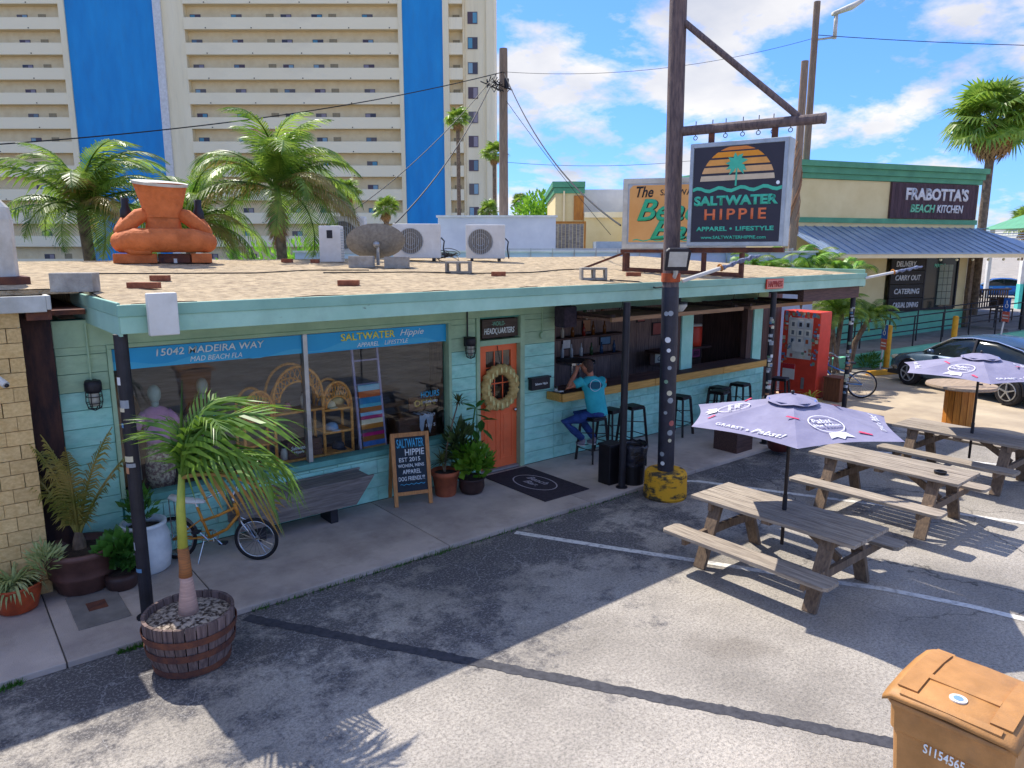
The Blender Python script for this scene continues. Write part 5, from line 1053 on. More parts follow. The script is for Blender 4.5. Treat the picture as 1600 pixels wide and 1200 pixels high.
def lid_strip(name, x0, x1, y0, y1, h_):
    b = MB(); xs_ = [x0+(x1-x0)*i/8 for i in range(9)]; v = []
    for x_ in xs_: v += [(x_, y0, lz(x_)-.004), (x_, y0, lz(x_)+h_), (x_, y1, lz(x_)+h_), (x_, y1, lz(x_)-.004)]
    b.add(v, [(4*i+k, 4*i+k+1, 4*i+k+5, 4*i+k+4) for i in range(8) for k in range(3)]+[(0,1,2,3),(35,34,33,32)]); b.build(name, M['cart'], GC)
for y0, y1 in ((-.285,-.18), (.18,.285)): lid_strip('lid_rib', -.29, .33, y0, y1, .005)
lid_strip('lid_bridge', -.12, -.07, -.179, .179, .005); lid_strip('lid_lip', -.352, -.31, -.25, .25, .006)
for y_ in (-.24, .24): q = MB(); q.cyl((.35,y_-.05,1.03), (.35,y_+.05,1.03), .028); q.build('hinge', M['cart'], GC)
q = MB(); q.cyl((-.20,.0,1.093), (-.20,.0,1.101), .045, n=20); q.build('lid_label', M['white'], GC); q = MB(); q.cyl((-.20,.0,1.1015), (-.20,.0,1.103), .025, n=16); q.build('label_emblem', plain('label_blue', '#7c9fc0', .5), GC)
q = MB(); q.box(-.302,-.26,-.11,.11,.42,.56); q.build('front_recess', mat('cart_dark', '#6a4420', '#4f331a', .7), GC)
fn = Vector((-1,0,.03)).normalized()
lettering(GC, 'S1154565', wmx(GC) @ Vector((-.3155, .11, .76)), (0,-1,0), (.06,0,1), w=.21, h=.055, mat_=M['letter_white'], bold=.015, lift=.001)
for y_ in (-.29, .29): q = MB(); q.cyl((.22,y_-.03,.12), (.22,y_+.03,.12), .12, n=20); q.build('wheel', M['rubber'], GC)
q = MB(); q.tube([(.36,-.24,.95),(.41,-.24,.97),(.41,.24,.97),(.36,.24,.95)], .016, 8); q.build('handle', M['cart'], GC)
# ================================================================ shop window display
def T_(name, label, cat, x, y, z): return thing(name, label, cat, (x, y, z))
WS_ = T_('display_platform', 'low wooden display platform behind the storefront glass', 'platform', 3.7, 9.3, .062)
q = MB(); q.box(1.6, 5.93, 9.0, 9.8, .062, .70); P_('platform_box', q, M['dark_wood'], WS_)
for k in range(5):
    q = MB(); q.box(1.6, 5.93, 9.0+k*.16+.002, 9.158+k*.16, .701, .722); P_('platform_board', q, M['dark_wood'], WS_)
RS = T_('rattan_shelf', 'honey-coloured rattan shelf with three woven arches in the storefront window', 'shelf', 3.8, 9.3, .722)
RT = M['rattan']
def rtube(name, pts, r=.022, n_=8): q = MB(); q.tube(pts, r, n_); return P_(name, q, RT, RS, smooth=True)
px_ = [3.02, 3.42, 4.10, 4.52]
for i, x in enumerate(px_):
    for y in (9.12, 9.42): rtube('upright', [(x, y, .722), (x, y, 1.45 if i in (0, 3) else 1.62)])
for (xa, xb, zb_, hh) in ((3.02, 3.42, 1.45, .32), (3.42, 4.10, 1.62, .42), (4.10, 4.52, 1.45, .32)):
    for y in (9.12, 9.42):
        for dz in (0, -.16):
            hw_ = (xb-xa)/2; sc_ = 1+dz*.4/hw_ if dz else 1
            rtube('arch', [((xa+xb)/2-math.cos(math.pi*i/14)*hw_*(1 if not dz else .78), y, zb_+(0 if not dz else -.04)+math.sin(math.pi*i/14)*(hh+dz)) for i in range(15)], .02 if not dz else .014)
    q = MB()
    for i in range(15):
        a = math.pi*i/14; c_, s_ = math.cos(a), math.sin(a); hw_ = (xb-xa)/2; a2 = math.pi*min(14, max(0, i+1.3))/14; a3 = math.pi*min(14, max(0, i-1.3))/14
        for aa in (a2, a3): q.tube([((xa+xb)/2-c_*hw_, 9.12, zb_+s_*hh), ((xa+xb)/2-math.cos(aa)*hw_*.78, 9.12, zb_-.04+math.sin(aa)*(hh-.16))], .006, 5)
    P_('woven_lattice', q, RT, RS)
for (xa, xb, zs) in ((3.02, 3.42, (.76, 1.05, 1.38)), (3.42, 4.10, (.76, 1.42)), (4.10, 4.52, (.76, 1.06, 1.38))):
    for z_ in zs:
        q = MB(); q.box(xa+.02, xb-.02, 9.11, 9.43, z_, z_+.022); so_ = P_('shelf_board', q, RT, RS)
        q = MB(); q.tube([(xa, 9.10, z_+.01), (xb, 9.10, z_+.01)], .018, 8); P_('front_pole', q, RT, parent=so_, smooth=True)
def small(name, label, cat, mb, m, **kw): return mb.build(name, m, label=label, cat=cat, **kw)
def jar(x, y, z, r_, h_, m, label, name='jar'):
    o = thing(name, label, 'jar', (x, y, z)); q = MB(); q.lathe([(0,0),(r_,0),(r_,h_*.75),(r_*.6,h_*.88),(r_*.6,h_)], 14); q.build('jar_body', m, o, smooth=True); q = MB(); q.lathe([(0,h_+.001),(r_*.68,h_+.001),(r_*.68,h_*1.1),(0,h_*1.1)], 14); q.build('lid', M['steel_dark'], o)
jar(3.9, 9.25, 1.445, .06, .20, M['offwhite'], 'tall pale lantern jar on the upper middle rattan shelf', 'lantern')
jar(3.55, 9.2, .785, .05, .16, M['offwhite'], 'small white jar on the bottom rattan shelf')
jar(3.65, 9.25, 1.445, .05, .10, plain('pinkish', '#b9677c', .7), 'short pink jar on the upper middle rattan shelf')
CRT = T_('sign_crate', 'brown wooden crate with white lettering at the bottom of the rattan shelf', 'crate', 3.72, 9.22, .785)
for z_ in (.79, .87, .95):
    q = MB(); q.box(3.58, 4.06, 9.13, 9.15, z_, z_+.075); P_('slat', q, woodmat('crate_wood', '#6e4630', '#4c2f22', 0, .75) if 'crate_wood' not in bpy.data.materials else bpy.data.materials['crate_wood'], CRT)
q = MB(); q.box(3.585, 4.055, 9.151, 9.39, .786, 1.0); P_('crate_box', q, bpy.data.materials['crate_wood'], CRT)
lettering(CRT, 'Saltwater', (3.62, 9.128, .91), RX, UZ, w=.22, h=.05, mat_=M['letter_white'], shear=.2); lettering(CRT, 'Hippie', (3.66, 9.128, .85), RX, UZ, w=.14, h=.045, mat_=M['letter_white'], shear=.2)
def cap(x, y, z, m, label):
    o = thing('cap', label, 'hat', (x, y, z)); q = MB(); q.lathe([(.09,0),(.092,.03),(.075,.075),(.03,.10),(0,.103)], 16); q.build('crown', m, o, smooth=True); q = MB(); q.prism([(-.07,-.06),(.07,-.06),(.06,-.15),(.02,-.175),(-.02,-.175),(-.06,-.15)], ((0,0,.004),(1,0,0),(0,1,0),(0,0,1)), 0, .008); q.build('brim', m, o)
cap(4.27, 9.25, 1.083, plain('cap_blue', '#8fb2d2', .8), 'pale blue cap on the right middle rattan shelf')
cap(4.25, 9.25, 1.403, plain('cap_cream', '#ddd3ae', .8), 'cream cap on the upper right rattan shelf'); cap(4.38, 9.3, .783, plain('cap_dark', '#3a3a42', .8), 'dark cap on the lowest right rattan shelf')
hatm = plain('straw_hat', '#d9c58d', .8); o = thing('straw_hat', 'round straw hat leaning inside the upper right rattan arch', 'hat', (4.38, 9.22, 1.40)); q = MB(); q.T = Matrix.Translation((0,0,.13)) @ Euler((R(75),0,0)).to_matrix().to_4x4(); q.lathe([(.12,0),(.07,.01),(.06,.05),(0,.06)], 18); q.build('hat_shell', hatm, o, smooth=True)
def mannequin(x, y, z, shirt, skirt, label, head=True):
    o = thing('mannequin', label, 'mannequin', (x, y, z))
    q = MB(); q.lathe([(.13,.0),(.17,.15),(.165,.32),(.13,.52),(.12,.56)], 18, sy=.7); q.build('skirt', skirt, o, smooth=True)
    q = MB(); q.lathe([(.125,.54),(.135,.6),(.15,.78),(.165,.9),(.12,.97),(.05,1.0)], 18, sy=.62)
    for s_ in (-1, 1): q.tube([(s_*.12,0,.92),(s_*.19,-.01,.84),(s_*.23,-.01,.75)], [.055,.055,.05], 10)
    q.build('shirt', shirt, o, smooth=True)
    if head: q = MB(); q.tube([(0,0,.98),(0,0,1.06)], .045, 10); q.ball((0,-.01,1.15), (.075,.09,.11), 14, 10); q.build('head', mat('mannequin_head', '#9fb8b0', '#86a098', .4), o, smooth=True)
    q = MB(); q.cyl((0,0,-.0),(0,0,.05),.012); q.lathe([(0,-.0),(.12,-.0),(.12,.012),(0,.014)], 16); q.build('stand', M['chrome'], o)
mannequin(2.03, 9.25, .722, mat('pink_tee', '#d59ac0', '#c084ac', .85, 8, bump=.3, bscale=14), mat('floral_skirt', '#8d6a62', '#d8c4a4', .85, 26, bump=.2, lo=.42, hi=.56), 'mannequin in a pink tee and floral skirt in the storefront window')
mannequin(2.62, 9.4, .722, mat('navy_tee', '#2d3340', '#232833', .85, 8), mat('dark_skirt', '#37363c', '#2a292f', .85, 8), 'dark-clad mannequin with turquoise lettering behind the barrel palm')
lettering(bpy.data.objects['mannequin.001'], 'SALTWATER', (2.50, 9.27, 1.50), RX, UZ, w=.24, h=.05, mat_=mint, bold=.03)
for x, hgt, c_, lb in ((1.72, 1.35, '#b07a44', 'tan wooden surfboard leaning at the left window edge'), (1.86, 1.15, '#8d5d38', 'darker short surfboard next to the pink-shirted mannequin')):
    o = thing('surfboard', lb, 'surfboard', (x, 9.5, .722)); q = MB(); n_ = 12; pr = [(-.11*math.sin(math.pi*min(1, .12+.88*i/n_))**.6, hgt*i/n_) for i in range(n_+1)]; q.prism(pr+[(-a, b_) for a, b_ in reversed(pr)][1:], ((0,0,0),(1,0,0),(0,.12,.99),(0,-1,.12)), 0, .03); q.build('board', woodmat('board_'+lb[:3], c_, '#6b4426', 2, .5), o)
    q = MB(); q.prism([(-.006,.05),(.006,.05),(.006,hgt-.05),(-.006,hgt-.05)], ((0,0,0),(1,0,0),(0,.12,.99),(0,-1,.12)), .0305, .033); q.build('stringer', M['offwhite'], o)
LD = T_('blanket_ladder', 'pale ladder rack holding folded striped blankets in the window', 'rack', 4.84, 9.25, .722)
for x in (4.64, 5.04):
    q = MB(); q.beam((x, 9.12, .722), (x+.02, 9.35, 2.32), .035, .03); P_('rail', q, mat('pale_lilac_wood', '#b9b0cf', '#9c93b4', .6) if 'pale_lilac_wood' not in bpy.data.materials else bpy.data.materials['pale_lilac_wood'], LD)
for z_ in (.95, 1.3, 1.66, 2.0):
    q = MB(); y = 9.12+.23*(z_-.722)/1.6; q.cyl((4.64, y, z_), (5.05, y, z_), .014); P_('rung', q, bpy.data.materials['pale_lilac_wood'], LD)
cols_ = ['#8cc6d8', '#d06a3a', '#2c86b4', '#58b7cc', '#a05c2c', '#8fc0dc', '#b3266a', '#e2d6b4', '#b8742c', '#5c5058', '#c41f6e', '#a8672e', '#4f7cc0', '#caa36a']
z_ = 1.66
for g_, (lb, n_) in enumerate((('turquoise and orange striped blanket on the top rung of the rack', 6), ('pink, cream and brown striped blanket hung lower on the rack', 8))):
    o = thing('striped_blanket', lb, 'blanket', (4.84, 9.1, z_-.1))
    for i in range(n_):
        h_ = rnd.choice((.05, .07, .09)); y = 9.095+.23*(z_-.722)/1.6-.02
        q = MB(); q.box(4.675, 5.015, y-.012, y+.02, z_-h_+.001, z_); P_('stripe', q, plain('stripe_%d_%d' % (g_, i), cols_[(g_*6+i) % len(cols_)], .9), o); z_ -= h_
    if z_ < .82: break
WC = T_('driftwood_crate', 'rough brown crate with a white cloth below the OPEN sign', 'crate', 5.62, 9.3, .722)
for k in range(3):
    q = MB(); q.box(5.28, 5.92, 9.12, 9.15, .73+k*.13, .73+k*.13+.12); P_('slat', q, bpy.data.materials['crate_wood'], WC)
q = MB(); q.box(5.285, 5.915, 9.151, 9.5, .723, 1.10); P_('crate_box', q, bpy.data.materials['crate_wood'], WC)
q = MB(); v = []
for i in range(9):
    for j in range(9): x = 5.62+i*.03; t = j/8; v.append((x, 9.30-.2*min(1, t*2), 1.112+.01*math.sin(i*2)-(max(0, t-.45)*.55*(.6+.4*math.sin(i*1.3)))))
q.add(v, [(i*9+j, i*9+j+1, (i+1)*9+j+1, (i+1)*9+j) for i in range(8) for j in range(8)]); q.build('cloth', plain('white_cloth', '#ced4e0', .9), label='white cloth draped over the rough brown crate', cat='cloth', smooth=True)
OS = T_('open_sign', 'brown OPEN sign behind the glass at the right window end', 'sign', 5.7, 9.1, 1.12)
q = MB(); q.box(5.42, 5.98-.05, 9.06, 9.085, 1.20, 1.40); P_('sign_board', q, bpy.data.materials['crate_wood'], OS); lettering(OS, 'OPEN', (5.50, 9.058, 1.25), RX, UZ, w=.38, h=.11, mat_=plain('open_gold', '#d8b25a', .5), bold=.04)
HO = T_('hours_sign', 'painted HOURS lettering on the glass beside the chalkboard', 'sign', 5.62, 8.85, 1.0)
for t_, x, z_, w_, h_, m_ in (('HOURS', 5.50, 1.43, .32, .09, chb), ('MON-FRI', 5.53, 1.34, .25, .04, chw), ('10 - 7', 5.58, 1.13, .16, .05, chw), ('10 - 5', 5.58, .98, .16, .05, chw)): lettering(HO, t_, (x, 8.857, z_), RX, UZ, w=w_, h=h_, mat_=m_, bold=.015, lift=0, depth=.001)
# wreath on the door
WR = T_('burlap_wreath', 'round cream burlap wreath with white lettering on the orange door', 'wreath', 6.92, 8.84, 1.02)
b = MB(); v = []; n_, m_ = 60, 12; r2 = random.Random(5)
for i in range(n_):
    t = 2*math.pi*i/n_; puff = .088+.014*math.sin(i*2.1)+r2.uniform(-.006, .006); d_ = Vector((math.cos(t), 0, math.sin(t)))
    for j in range(m_): a = 2*math.pi*j/m_; v.append(Vector((6.92, 8.79, 1.43))+d_*(.285+puff*math.cos(a))+Vector((0, puff*.75*math.sin(a), 0)))
b.add(v, [(i*m_+j, i*m_+(j+1) % m_, ((i+1) % n_)*m_+(j+1) % m_, ((i+1) % n_)*m_+j) for i in range(n_) for j in range(m_)]); P_('burlap_ring', b, mat('burlap', '#d9bf7c', '#b08c50', .95, 10, bump=.8, bscale=40), WR, smooth=True)
for k in range(16):
    a = R(20+k*19); c_ = Vector((6.92, 8.713, 1.43))+Vector((math.cos(a), 0, math.sin(a)))*.285; q = MB(); q.ball(c_, (.018, .008, .045), 8, 6); P_('yellow_ribbon', q, plain('wreath_cream', '#e8dc96', .8) if 'wreath_cream' not in bpy.data.materials else bpy.data.materials['wreath_cream'], WR)
q = MB(); q.tube([(6.92,8.78,1.80),(6.92,8.83,1.95),(6.92,8.86,2.08)], .006, 6); P_('hanger', q, M['steel_dark'], WR)
q = MB()
for a in (-.5, -.2, .1, .4): q.tube([(6.70,8.75,1.22),(6.68+a*.2,8.74,1.1)], [.03,.02], 7)
P_('bow', q, bpy.data.materials['burlap'], WR)
# ================================================================ bar interior
HT = T_('high_table', 'round high table with silver legs inside the bar behind the seated man', 'table', 9.35, 9.6, .062)
q = MB(); q.lathe([(0,1.42),(.36,1.42),(.36,1.46),(0,1.465)], 30, (9.35,9.6,.062)); P_('table_top', q, M['black'], HT); q = MB(); q.lathe([(.361,1.415),(.372,1.42),(.372,1.462),(.361,1.467)], 30, (9.35,9.6,.062), caps=False); P_('rim', q, M['chrome'], HT)
for dx in (-.1, .1):
    q = MB(); q.cyl((9.35+dx,9.6,.07), (9.35+dx,9.6,1.48), .03); P_('leg', q, M['chrome'], HT)
CL = T_('drink_cooler', 'round red drink cooler on the back shelf of the bar', 'cooler', 13.3, 9.9, 1.45)
q = MB(); q.lathe([(0,0),(.17,0),(.18,.1),(.18,.40),(.17,.44)], 22, (13.3,9.9,1.45)); P_('cooler_body', q, M['red'], CL, smooth=True)
q = MB(); q.lathe([(.172,.441),(.18,.46),(.16,.49),(0,.5)], 22, (13.3,9.9,1.45)); P_('lid', q, M['white'], CL, smooth=True)
q = MB(); q.tube([(13.12,9.85,1.8),(13.06,9.85,1.82),(13.07,9.85,1.75)], .014, 7); P_('handle', q, M['white'], CL)
BSH = T_('back_shelf', 'dark wooden back shelf inside the bar', 'shelf', 11.2, 9.9, .062)
q = MB(); q.box(11.9, 13.7, 9.7, 10.1, 1.40, 1.445); P_('shelf_board', q, M['dark_wood'], BSH)
for k in range(9):
    q = MB(); q.box(11.9+k*.2+.003, 12.097+k*.2, 9.95, 9.98, 1.13, 1.398); P_('panel_board', q, M['dark_wood_v'], BSH)
for z_ in (1.45, 1.85, 2.2):
    q = MB(); q.box(7.6, 11.2, 10.05, 10.33, z_, z_+.035); P_('shelf_board', q, M['dark_wood'], BSH)
BOT = []
for k, (c_, nm) in enumerate((('#3c5a3c', 'green'), ('#7a4a22', 'amber'), ('#c7cdd0', 'clear'), ('#8a2f2a', 'red'), ('#d8d2c2', 'white'), ('#2f4f74', 'blue'))):
    b = MB(); b.lathe([(0,0),(.036,0),(.036,.16),(.014,.21),(.013,.28),(0,.28)], 12); BOT.append((b.mesh('bottle', mat('bottle_'+nm, c_, None, .15, 5, bump=0), smooth=True), nm))
for k in range(34):
    me, nm = BOT[rnd.randrange(6)]; lv = k % 3; x = 7.75+(k//3)*.29+rnd.uniform(-.05, .05)
    inst('bottle', me, None, (x, 10.15, (1.486, 1.886, 2.236)[lv]), scale=(1, 1, rnd.uniform(.8, 1.0)), label=nm+' bottle on the '+('lowest', 'middle', 'highest')[lv]+' rear shelf of the bar', cat='bottle', group='bottles on the rear bar shelves')
bt = thing('squeeze_bottle', 'white squeeze bottle on a plate beside the red cooler', 'bottle', (12.85, 9.9, 1.446)); q = MB(); q.lathe([(0,.01),(.04,.01),(.04,.14),(.015,.17),(.01,.22)], 12); q.build('bottle_body', M['white'], bt, smooth=True); q = MB(); q.lathe([(0,0),(.11,0),(.12,.009),(0,.009)], 18); q.build('plate', M['white'], bt)
for x, t_, c_, w_, lb in ((12.25, 'Cafe', '#d8d6c6', .42, 'cream license-plate sign reading Cafe below the bar shelf'), (13.45, 'BEER', '#c05a8a', .30, 'pink tin sign below the red cooler')):
    o = thing('tin_sign', lb, 'sign', (x, 9.93, 1.17)); q = MB(); q.box(-w_/2, w_/2, 0, .012, 0, .2); q.build('plate', plain('tin_'+t_, c_, .5), o, bevel=.01); lettering(o, t_, (x-w_*.32, 9.929, 1.21), RX, UZ, w=w_*.64, h=.10, mat_=plain('tin_dark_'+t_, '#3a3540', .6), shear=.2, bold=.01)
for k in range(7):
    x = (8.5, 8.65, 9.05, 9.12, 10.0, 10.08, 10.16)[k]; q = MB(); q.lathe([(.03,0),(.04,.12),(.0,.12)], 10, (x, 8.95+.03*k, 2.36)); q.cyl((x, 8.95+.03*k, 2.48), (x, 8.95+.03*k, 2.62), .004, n=6); q.build('hanging_cup', M['white'], label='white plastic cup hanging over the bar, %s' % ('near its left end', 'second from its left end', 'above the seated man', 'beside the one above the man', 'in the row of three by the post', 'middle of the row of three by the post', 'right of the row of three by the post')[k], cat='cup', group='cups hung over the bar')
for k in range(10):
    x = 8.7+k*.55; z0_ = (2.02, 1.7, 2.25)[k % 3] if x > 11.2 else 1.62+.3*(k % 2)
    pm_ = rnd.choice(STK); o = thing('framed_picture', 'black-framed picture with a %s print on the dark rear wall of the bar' % pm_.name[8:], 'picture', (x, 10.34, z0_), group='pictures on the rear bar wall'); w_ = rnd.uniform(.2, .36); h_ = rnd.uniform(.18, .3)
    q = MB(); q.box(-w_/2, w_/2, -.02, 0, 0, h_); q.build('frame', M['black'], o); q = MB(); q.box(-w_/2+.02, w_/2-.02, -.024, -.0205, .02, h_-.02); q.build('print', pm_, o)
# ================================================================ seated man
MAN = thing('person', 'person in a turquoise t-shirt and blue jeans sitting at the bar, seen from behind', 'person', (8.55, 8.30, .82))
def rem(name, mb, m, vox, parent=MAN, sm=3):
    o = mb.build(name, m, parent, world=True); md = o.modifiers.new('r', 'REMESH'); md.mode = 'VOXEL'; md.voxel_size = vox; md.use_smooth_shade = True; s_ = o.modifiers.new('s', 'SMOOTH'); s_.iterations = sm; s_.factor = .5
    bpy.context.view_layer.update(); return bake(o)
skin = mat('skin', '#b9785c', '#a6684e', .6, 8, bump=.1); hair = mat('brown_hair', '#5a4238', '#3e2d28', .85, 30, bump=.5)
hip, nk, hd = Vector((8.60,8.28,.86)), Vector((8.52,8.38,1.49)), Vector((8.47,8.43,1.645)); shL, shR = Vector((8.31,8.42,1.42)), Vector((8.70,8.26,1.42))
el_, hnd = Vector((8.12,8.52,1.285)), Vector((8.33,8.52,1.585)); elR, hR = Vector((8.84,8.42,1.20)), Vector((8.72,8.62,1.29))
q = MB(); q.tube([nk-Vector((0,0,.08)), nk+Vector((-.01,.02,.07)), hd-Vector((0,0,.03))], [.065,.058,.06], 12); q.ball(hd, (.080,.098,.118), 18, 14); q.ball(hd+Vector((-.02,.095,-.02)), (.018,.028,.025), 8, 6); q.ball(hd+Vector((-.075,.0,-.01)), (.02,.03,.038), 8, 6); q.ball(hd+Vector((.078,.0,-.01)), (.02,.03,.038), 8, 6)
q.tube([shL, shL.lerp(el_, .5), el_, el_.lerp(hnd, .5), hnd], [.06,.052,.045,.042,.03], 12); q.tube([shR, shR.lerp(elR, .5), elR, elR.lerp(hR, .5), hR], [.06,.052,.045,.04,.03], 12)
q.ball(hnd+Vector((.01,.0,.03)), (.035,.03,.05), 10, 8); q.ball(hR, (.045,.045,.025), 10, 8)
for k in range(4):
    a = hnd+Vector((.02+.016*k, -.01, .06)); q.tube([a, a+Vector((.035,.0,.03)), a+Vector((.06,.01,.0))], [.011,.010,.009], 8); a = hR+Vector((-.03+.02*k,.04,.0)); q.tube([a, a+Vector((-.005,.04,.01)), a+Vector((-.005,.07,-.005))], [.011,.010,.009], 8)
q.tube([hnd+Vector((-.02,0,.03)), hnd+Vector((.0,.02,.08)), hnd+Vector((.03,.03,.09))], [.013,.012,.010], 8); q.tube([hR+Vector((-.04,.0,0)), hR+Vector((-.07,.03,.005))], [.013,.010], 8)
q.tube([hip+Vector((0,0,-.02)), hip.lerp(nk, .5), nk], [.07,.07,.05], 12)
rem('body', q, skin, .011)
q = MB(); q.ball(hd+Vector((.008,-.018,.028)), (.086,.098,.108), 18, 14); q.ball(hd+Vector((.01,-.06,-.03)), (.07,.05,.07), 12, 8); rem('hair', q, hair, .012)
q = MB(); dv = (shR-shL).normalized(); mid = hip.lerp(nk, .45)
pr_ = [(-.06,.175,.125),(.1,.18,.13),(.3,.18,.125),(.5,.185,.12),(.7,.20,.125),(.84,.205,.115),(.94,.15,.09),(1.0,.07,.065)]; v = []; na = 22; fw_ = dv.cross((nk-hip).normalized()).normalized()
for t, w_, dp_ in pr_:
    c_ = hip.lerp(nk, t)
    for k in range(na): a = 2*math.pi*k/na; v.append(c_+dv*w_*math.cos(a)+fw_*dp_*math.sin(a))
q.add(v, [(i*na+k, i*na+(k+1) % na, (i+1)*na+(k+1) % na, (i+1)*na+k) for i in range(len(pr_)-1) for k in range(na)]+[tuple(range(na-1, -1, -1)), tuple((len(pr_)-1)*na+k for k in range(na))])
q.tube([shL+dv*.05, shL.lerp(el_, .45)], [.085,.072], 12); q.tube([shR-dv*.05, shR.lerp(elR, .55)], [.085,.072], 12); rem('t_shirt', q, mat('turquoise_tee', '#3dbac2', '#2fa5ae', .85, 6, bump=.35, bscale=9, dist=.03), .014)
q = MB(); kL, fL = Vector((8.10,8.56,.73)), Vector((8.40,8.42,.42)); kR, fR = Vector((8.52,8.70,.80)), Vector((8.66,8.42,.40)); hL_, hR_ = hip+Vector((-.08,.04,-.03)), hip+Vector((.08,-.0,-.03))
for h_, k_, f_ in ((hL_, kL, fL), (hR_, kR, fR)): q.tube([h_, h_.lerp(k_, .5), k_, k_.lerp(f_, .5), f_], [.105,.09,.075,.066,.056], 12)
q.ball(hip-Vector((0,0,.005)), (.17,.14,.10), 14, 10); rem('jeans', q, mat('blue_denim', '#2f4a86', '#22376a', .85, 10, bump=.2), .014)
for f_ in (fL, fR):
    q = MB(); q.ball(f_+Vector((-.03,.03,-.075)), (.05,.105,.035), 12, 8); q.tube([f_, f_+Vector((0,0,-.06))], [.047,.05], 10); sh_ = rem('shoe', q, mat('grey_shoe', '#8d8088', '#6f646c', .7) if 'grey_shoe' not in bpy.data.materials else bpy.data.materials['grey_shoe'], .010)
    q = MB(); q.ball(f_+Vector((-.03,.03,-.105)), (.053,.11,.016), 14, 6); P_('sole', q, M['white'], parent=sh_)
bn_ = (nk-hip).cross(dv).normalized(); bn_ = bn_ if bn_.y < 0 else -bn_; ub_ = dv.cross(bn_); ub_ = ub_ if ub_.z > 0 else -ub_; cb_ = hip.lerp(nk, .76)+bn_*.122
q = MB(); q.prism([(.13*math.cos(i*.2618), .06*math.sin(i*.2618)) for i in range(24)], (cb_, dv, ub_, bn_), -.03, .004); P_('back_print', q, plain('print_navy', '#1f5a6c', .8), MAN)
q = MB(); q.torus(cb_+bn_*.004, bn_, .095, .004, 24, 5); P_('print_ring', q, M['print_white'], MAN)
# plate and ashtray in front of him
cp = thing('bar_plate', 'dark plate with a white napkin on the counter end beside the man', 'plate', (8.02, 8.58, 1.238)); q = MB(); q.lathe([(0,0),(.09,0),(.10,.015),(0,.012)], 18); q.build('plate', M['black'], cp); q = MB(); q.box(-.05,.05,-.03,.04,.016,.03); q.build('napkin', M['white'], cp)
gl = thing('drinking_glass', 'short clear glass on the counter left of the man', 'glass', (7.99, 8.66, 1.238)); q = MB(); q.lathe([(0,0),(.03,0),(.036,.1),(.033,.1),(.028,.01)], 14); q.build('glass_wall', M['glass'], gl, smooth=True); q = MB(); q.lathe([(0,.012),(.029,.012),(.031,.06),(0,.06)], 14); q.build('drink', plain('drink', '#c9c4c0', .2), gl)
# ================================================================ red vending machine and dark fence
VM = thing('vending_machine', 'tall red vending machine plastered with stickers at the shop corner', 'vending machine', (16.8, 9.1, .006))
q = MB(); q.box(16.42, 16.95, 8.62, 9.58, .01, 2.10); P_('cabinet', q, M['red'], VM, bevel=.02)
q = MB(); q.box(16.408, 16.419, 8.80, 9.42, .95, 1.94); P_('front_panel', q, mat('vm_panel', '#d8d4cb', '#b9b6b0', .4), VM)
r3 = random.Random(12)
for i in range(3):
    for j in range(3):
        q = MB(); y0 = 8.84+i*.19; z0_ = 1.30+j*.20; q.box(16.400, 16.406, y0, y0+.15, z0_, z0_+.17); so_ = P_('product_card', q, plain('card_%d%d' % (i, j), r3.choice(['#d8d8d2', '#c9cdd0', '#e2ded2', '#bfc6c9']), .5), VM)
        q = MB(); q.box(16.398, 16.3995, y0+.04, y0+.11, z0_+.03, z0_+.13); P_('product_picture', q, plain('pic_%d%d' % (i, j), r3.choice(['#3c3c40', '#6a6f74', '#a85a3a', '#44586a']), .5), parent=so_)
for k in range(80):
    side = k % 4; y = r3.uniform(8.64, 8.78) if side == 0 else r3.uniform(9.44, 9.55) if side == 1 else r3.uniform(8.66, 9.5); z0_ = r3.uniform(.8, 2.0) if side < 2 else (r3.uniform(1.93, 2.05) if side == 2 else r3.uniform(.97, 1.25)); s_ = r3.uniform(.04, .08)
    q = MB(); x_ = 16.416-.0016*k/10-(.008 if side == 3 else 0); q.box(x_-.0012, x_, y-s_/2, y+s_/2, z0_, z0_+s_*r3.uniform(.6, 1.3)); P_('sticker', q, r3.choice(STK), VM)
q = MB(); q.box(16.392, 16.396, 8.98, 9.28, 1.12, 1.36); P_('paper_notice', q, M['white'], VM)
q = MB(); q.box(16.404, 16.41, 9.18, 9.50, .42, .80); PN = P_('price_poster', q, M['white'], VM); q = MB(); q.box(16.400, 16.4035, 9.18, 9.50, .68, .80); P_('poster_heading', q, plain('poster_red', '#c02a34', .5), parent=PN)
q = MB(); q.box(16.402, 16.41, 8.92, 9.0, .22, .50); P_('coin_panel', q, M['alu'], VM)
DF = thing('dark_fence', 'dark board fence closing the gap between bar end and vending machine', 'fence', (15.4, 9.7, 0))
for k in range(10): q = MB(); q.box(14.46+k*.2+.003, 14.655+k*.2, 9.66, 9.69, .0, 2.55+rnd.uniform(-.02, .02)); P_('fence_board', q, M['dark_wood_v'], DF)
ct = thing('brown_crate', 'brown wooden crate between the vending machine and the blue bicycle', 'crate', (16.72, 8.28, .006)); q = MB(); q.box(-.2,.2,-.2,.2,0,.55); q.build('crate_box', woodmat('brown_crate_wood', '#8a5638', '#5e3a28', 2, .8), ct, bevel=.01); q = MB(); q.box(-.22,.22,-.22,.22,.551,.58); q.build('lid', bpy.data.materials['brown_crate_wood'], ct)
strap_plant('agave', 'yellow-green spiky plant in front of the vending machine', 15.7, 8.35, .05, 40, .5, leafmat('yellow_strap', '#6f9a30', '#d8c850', .3), .02, 8, 1.1)
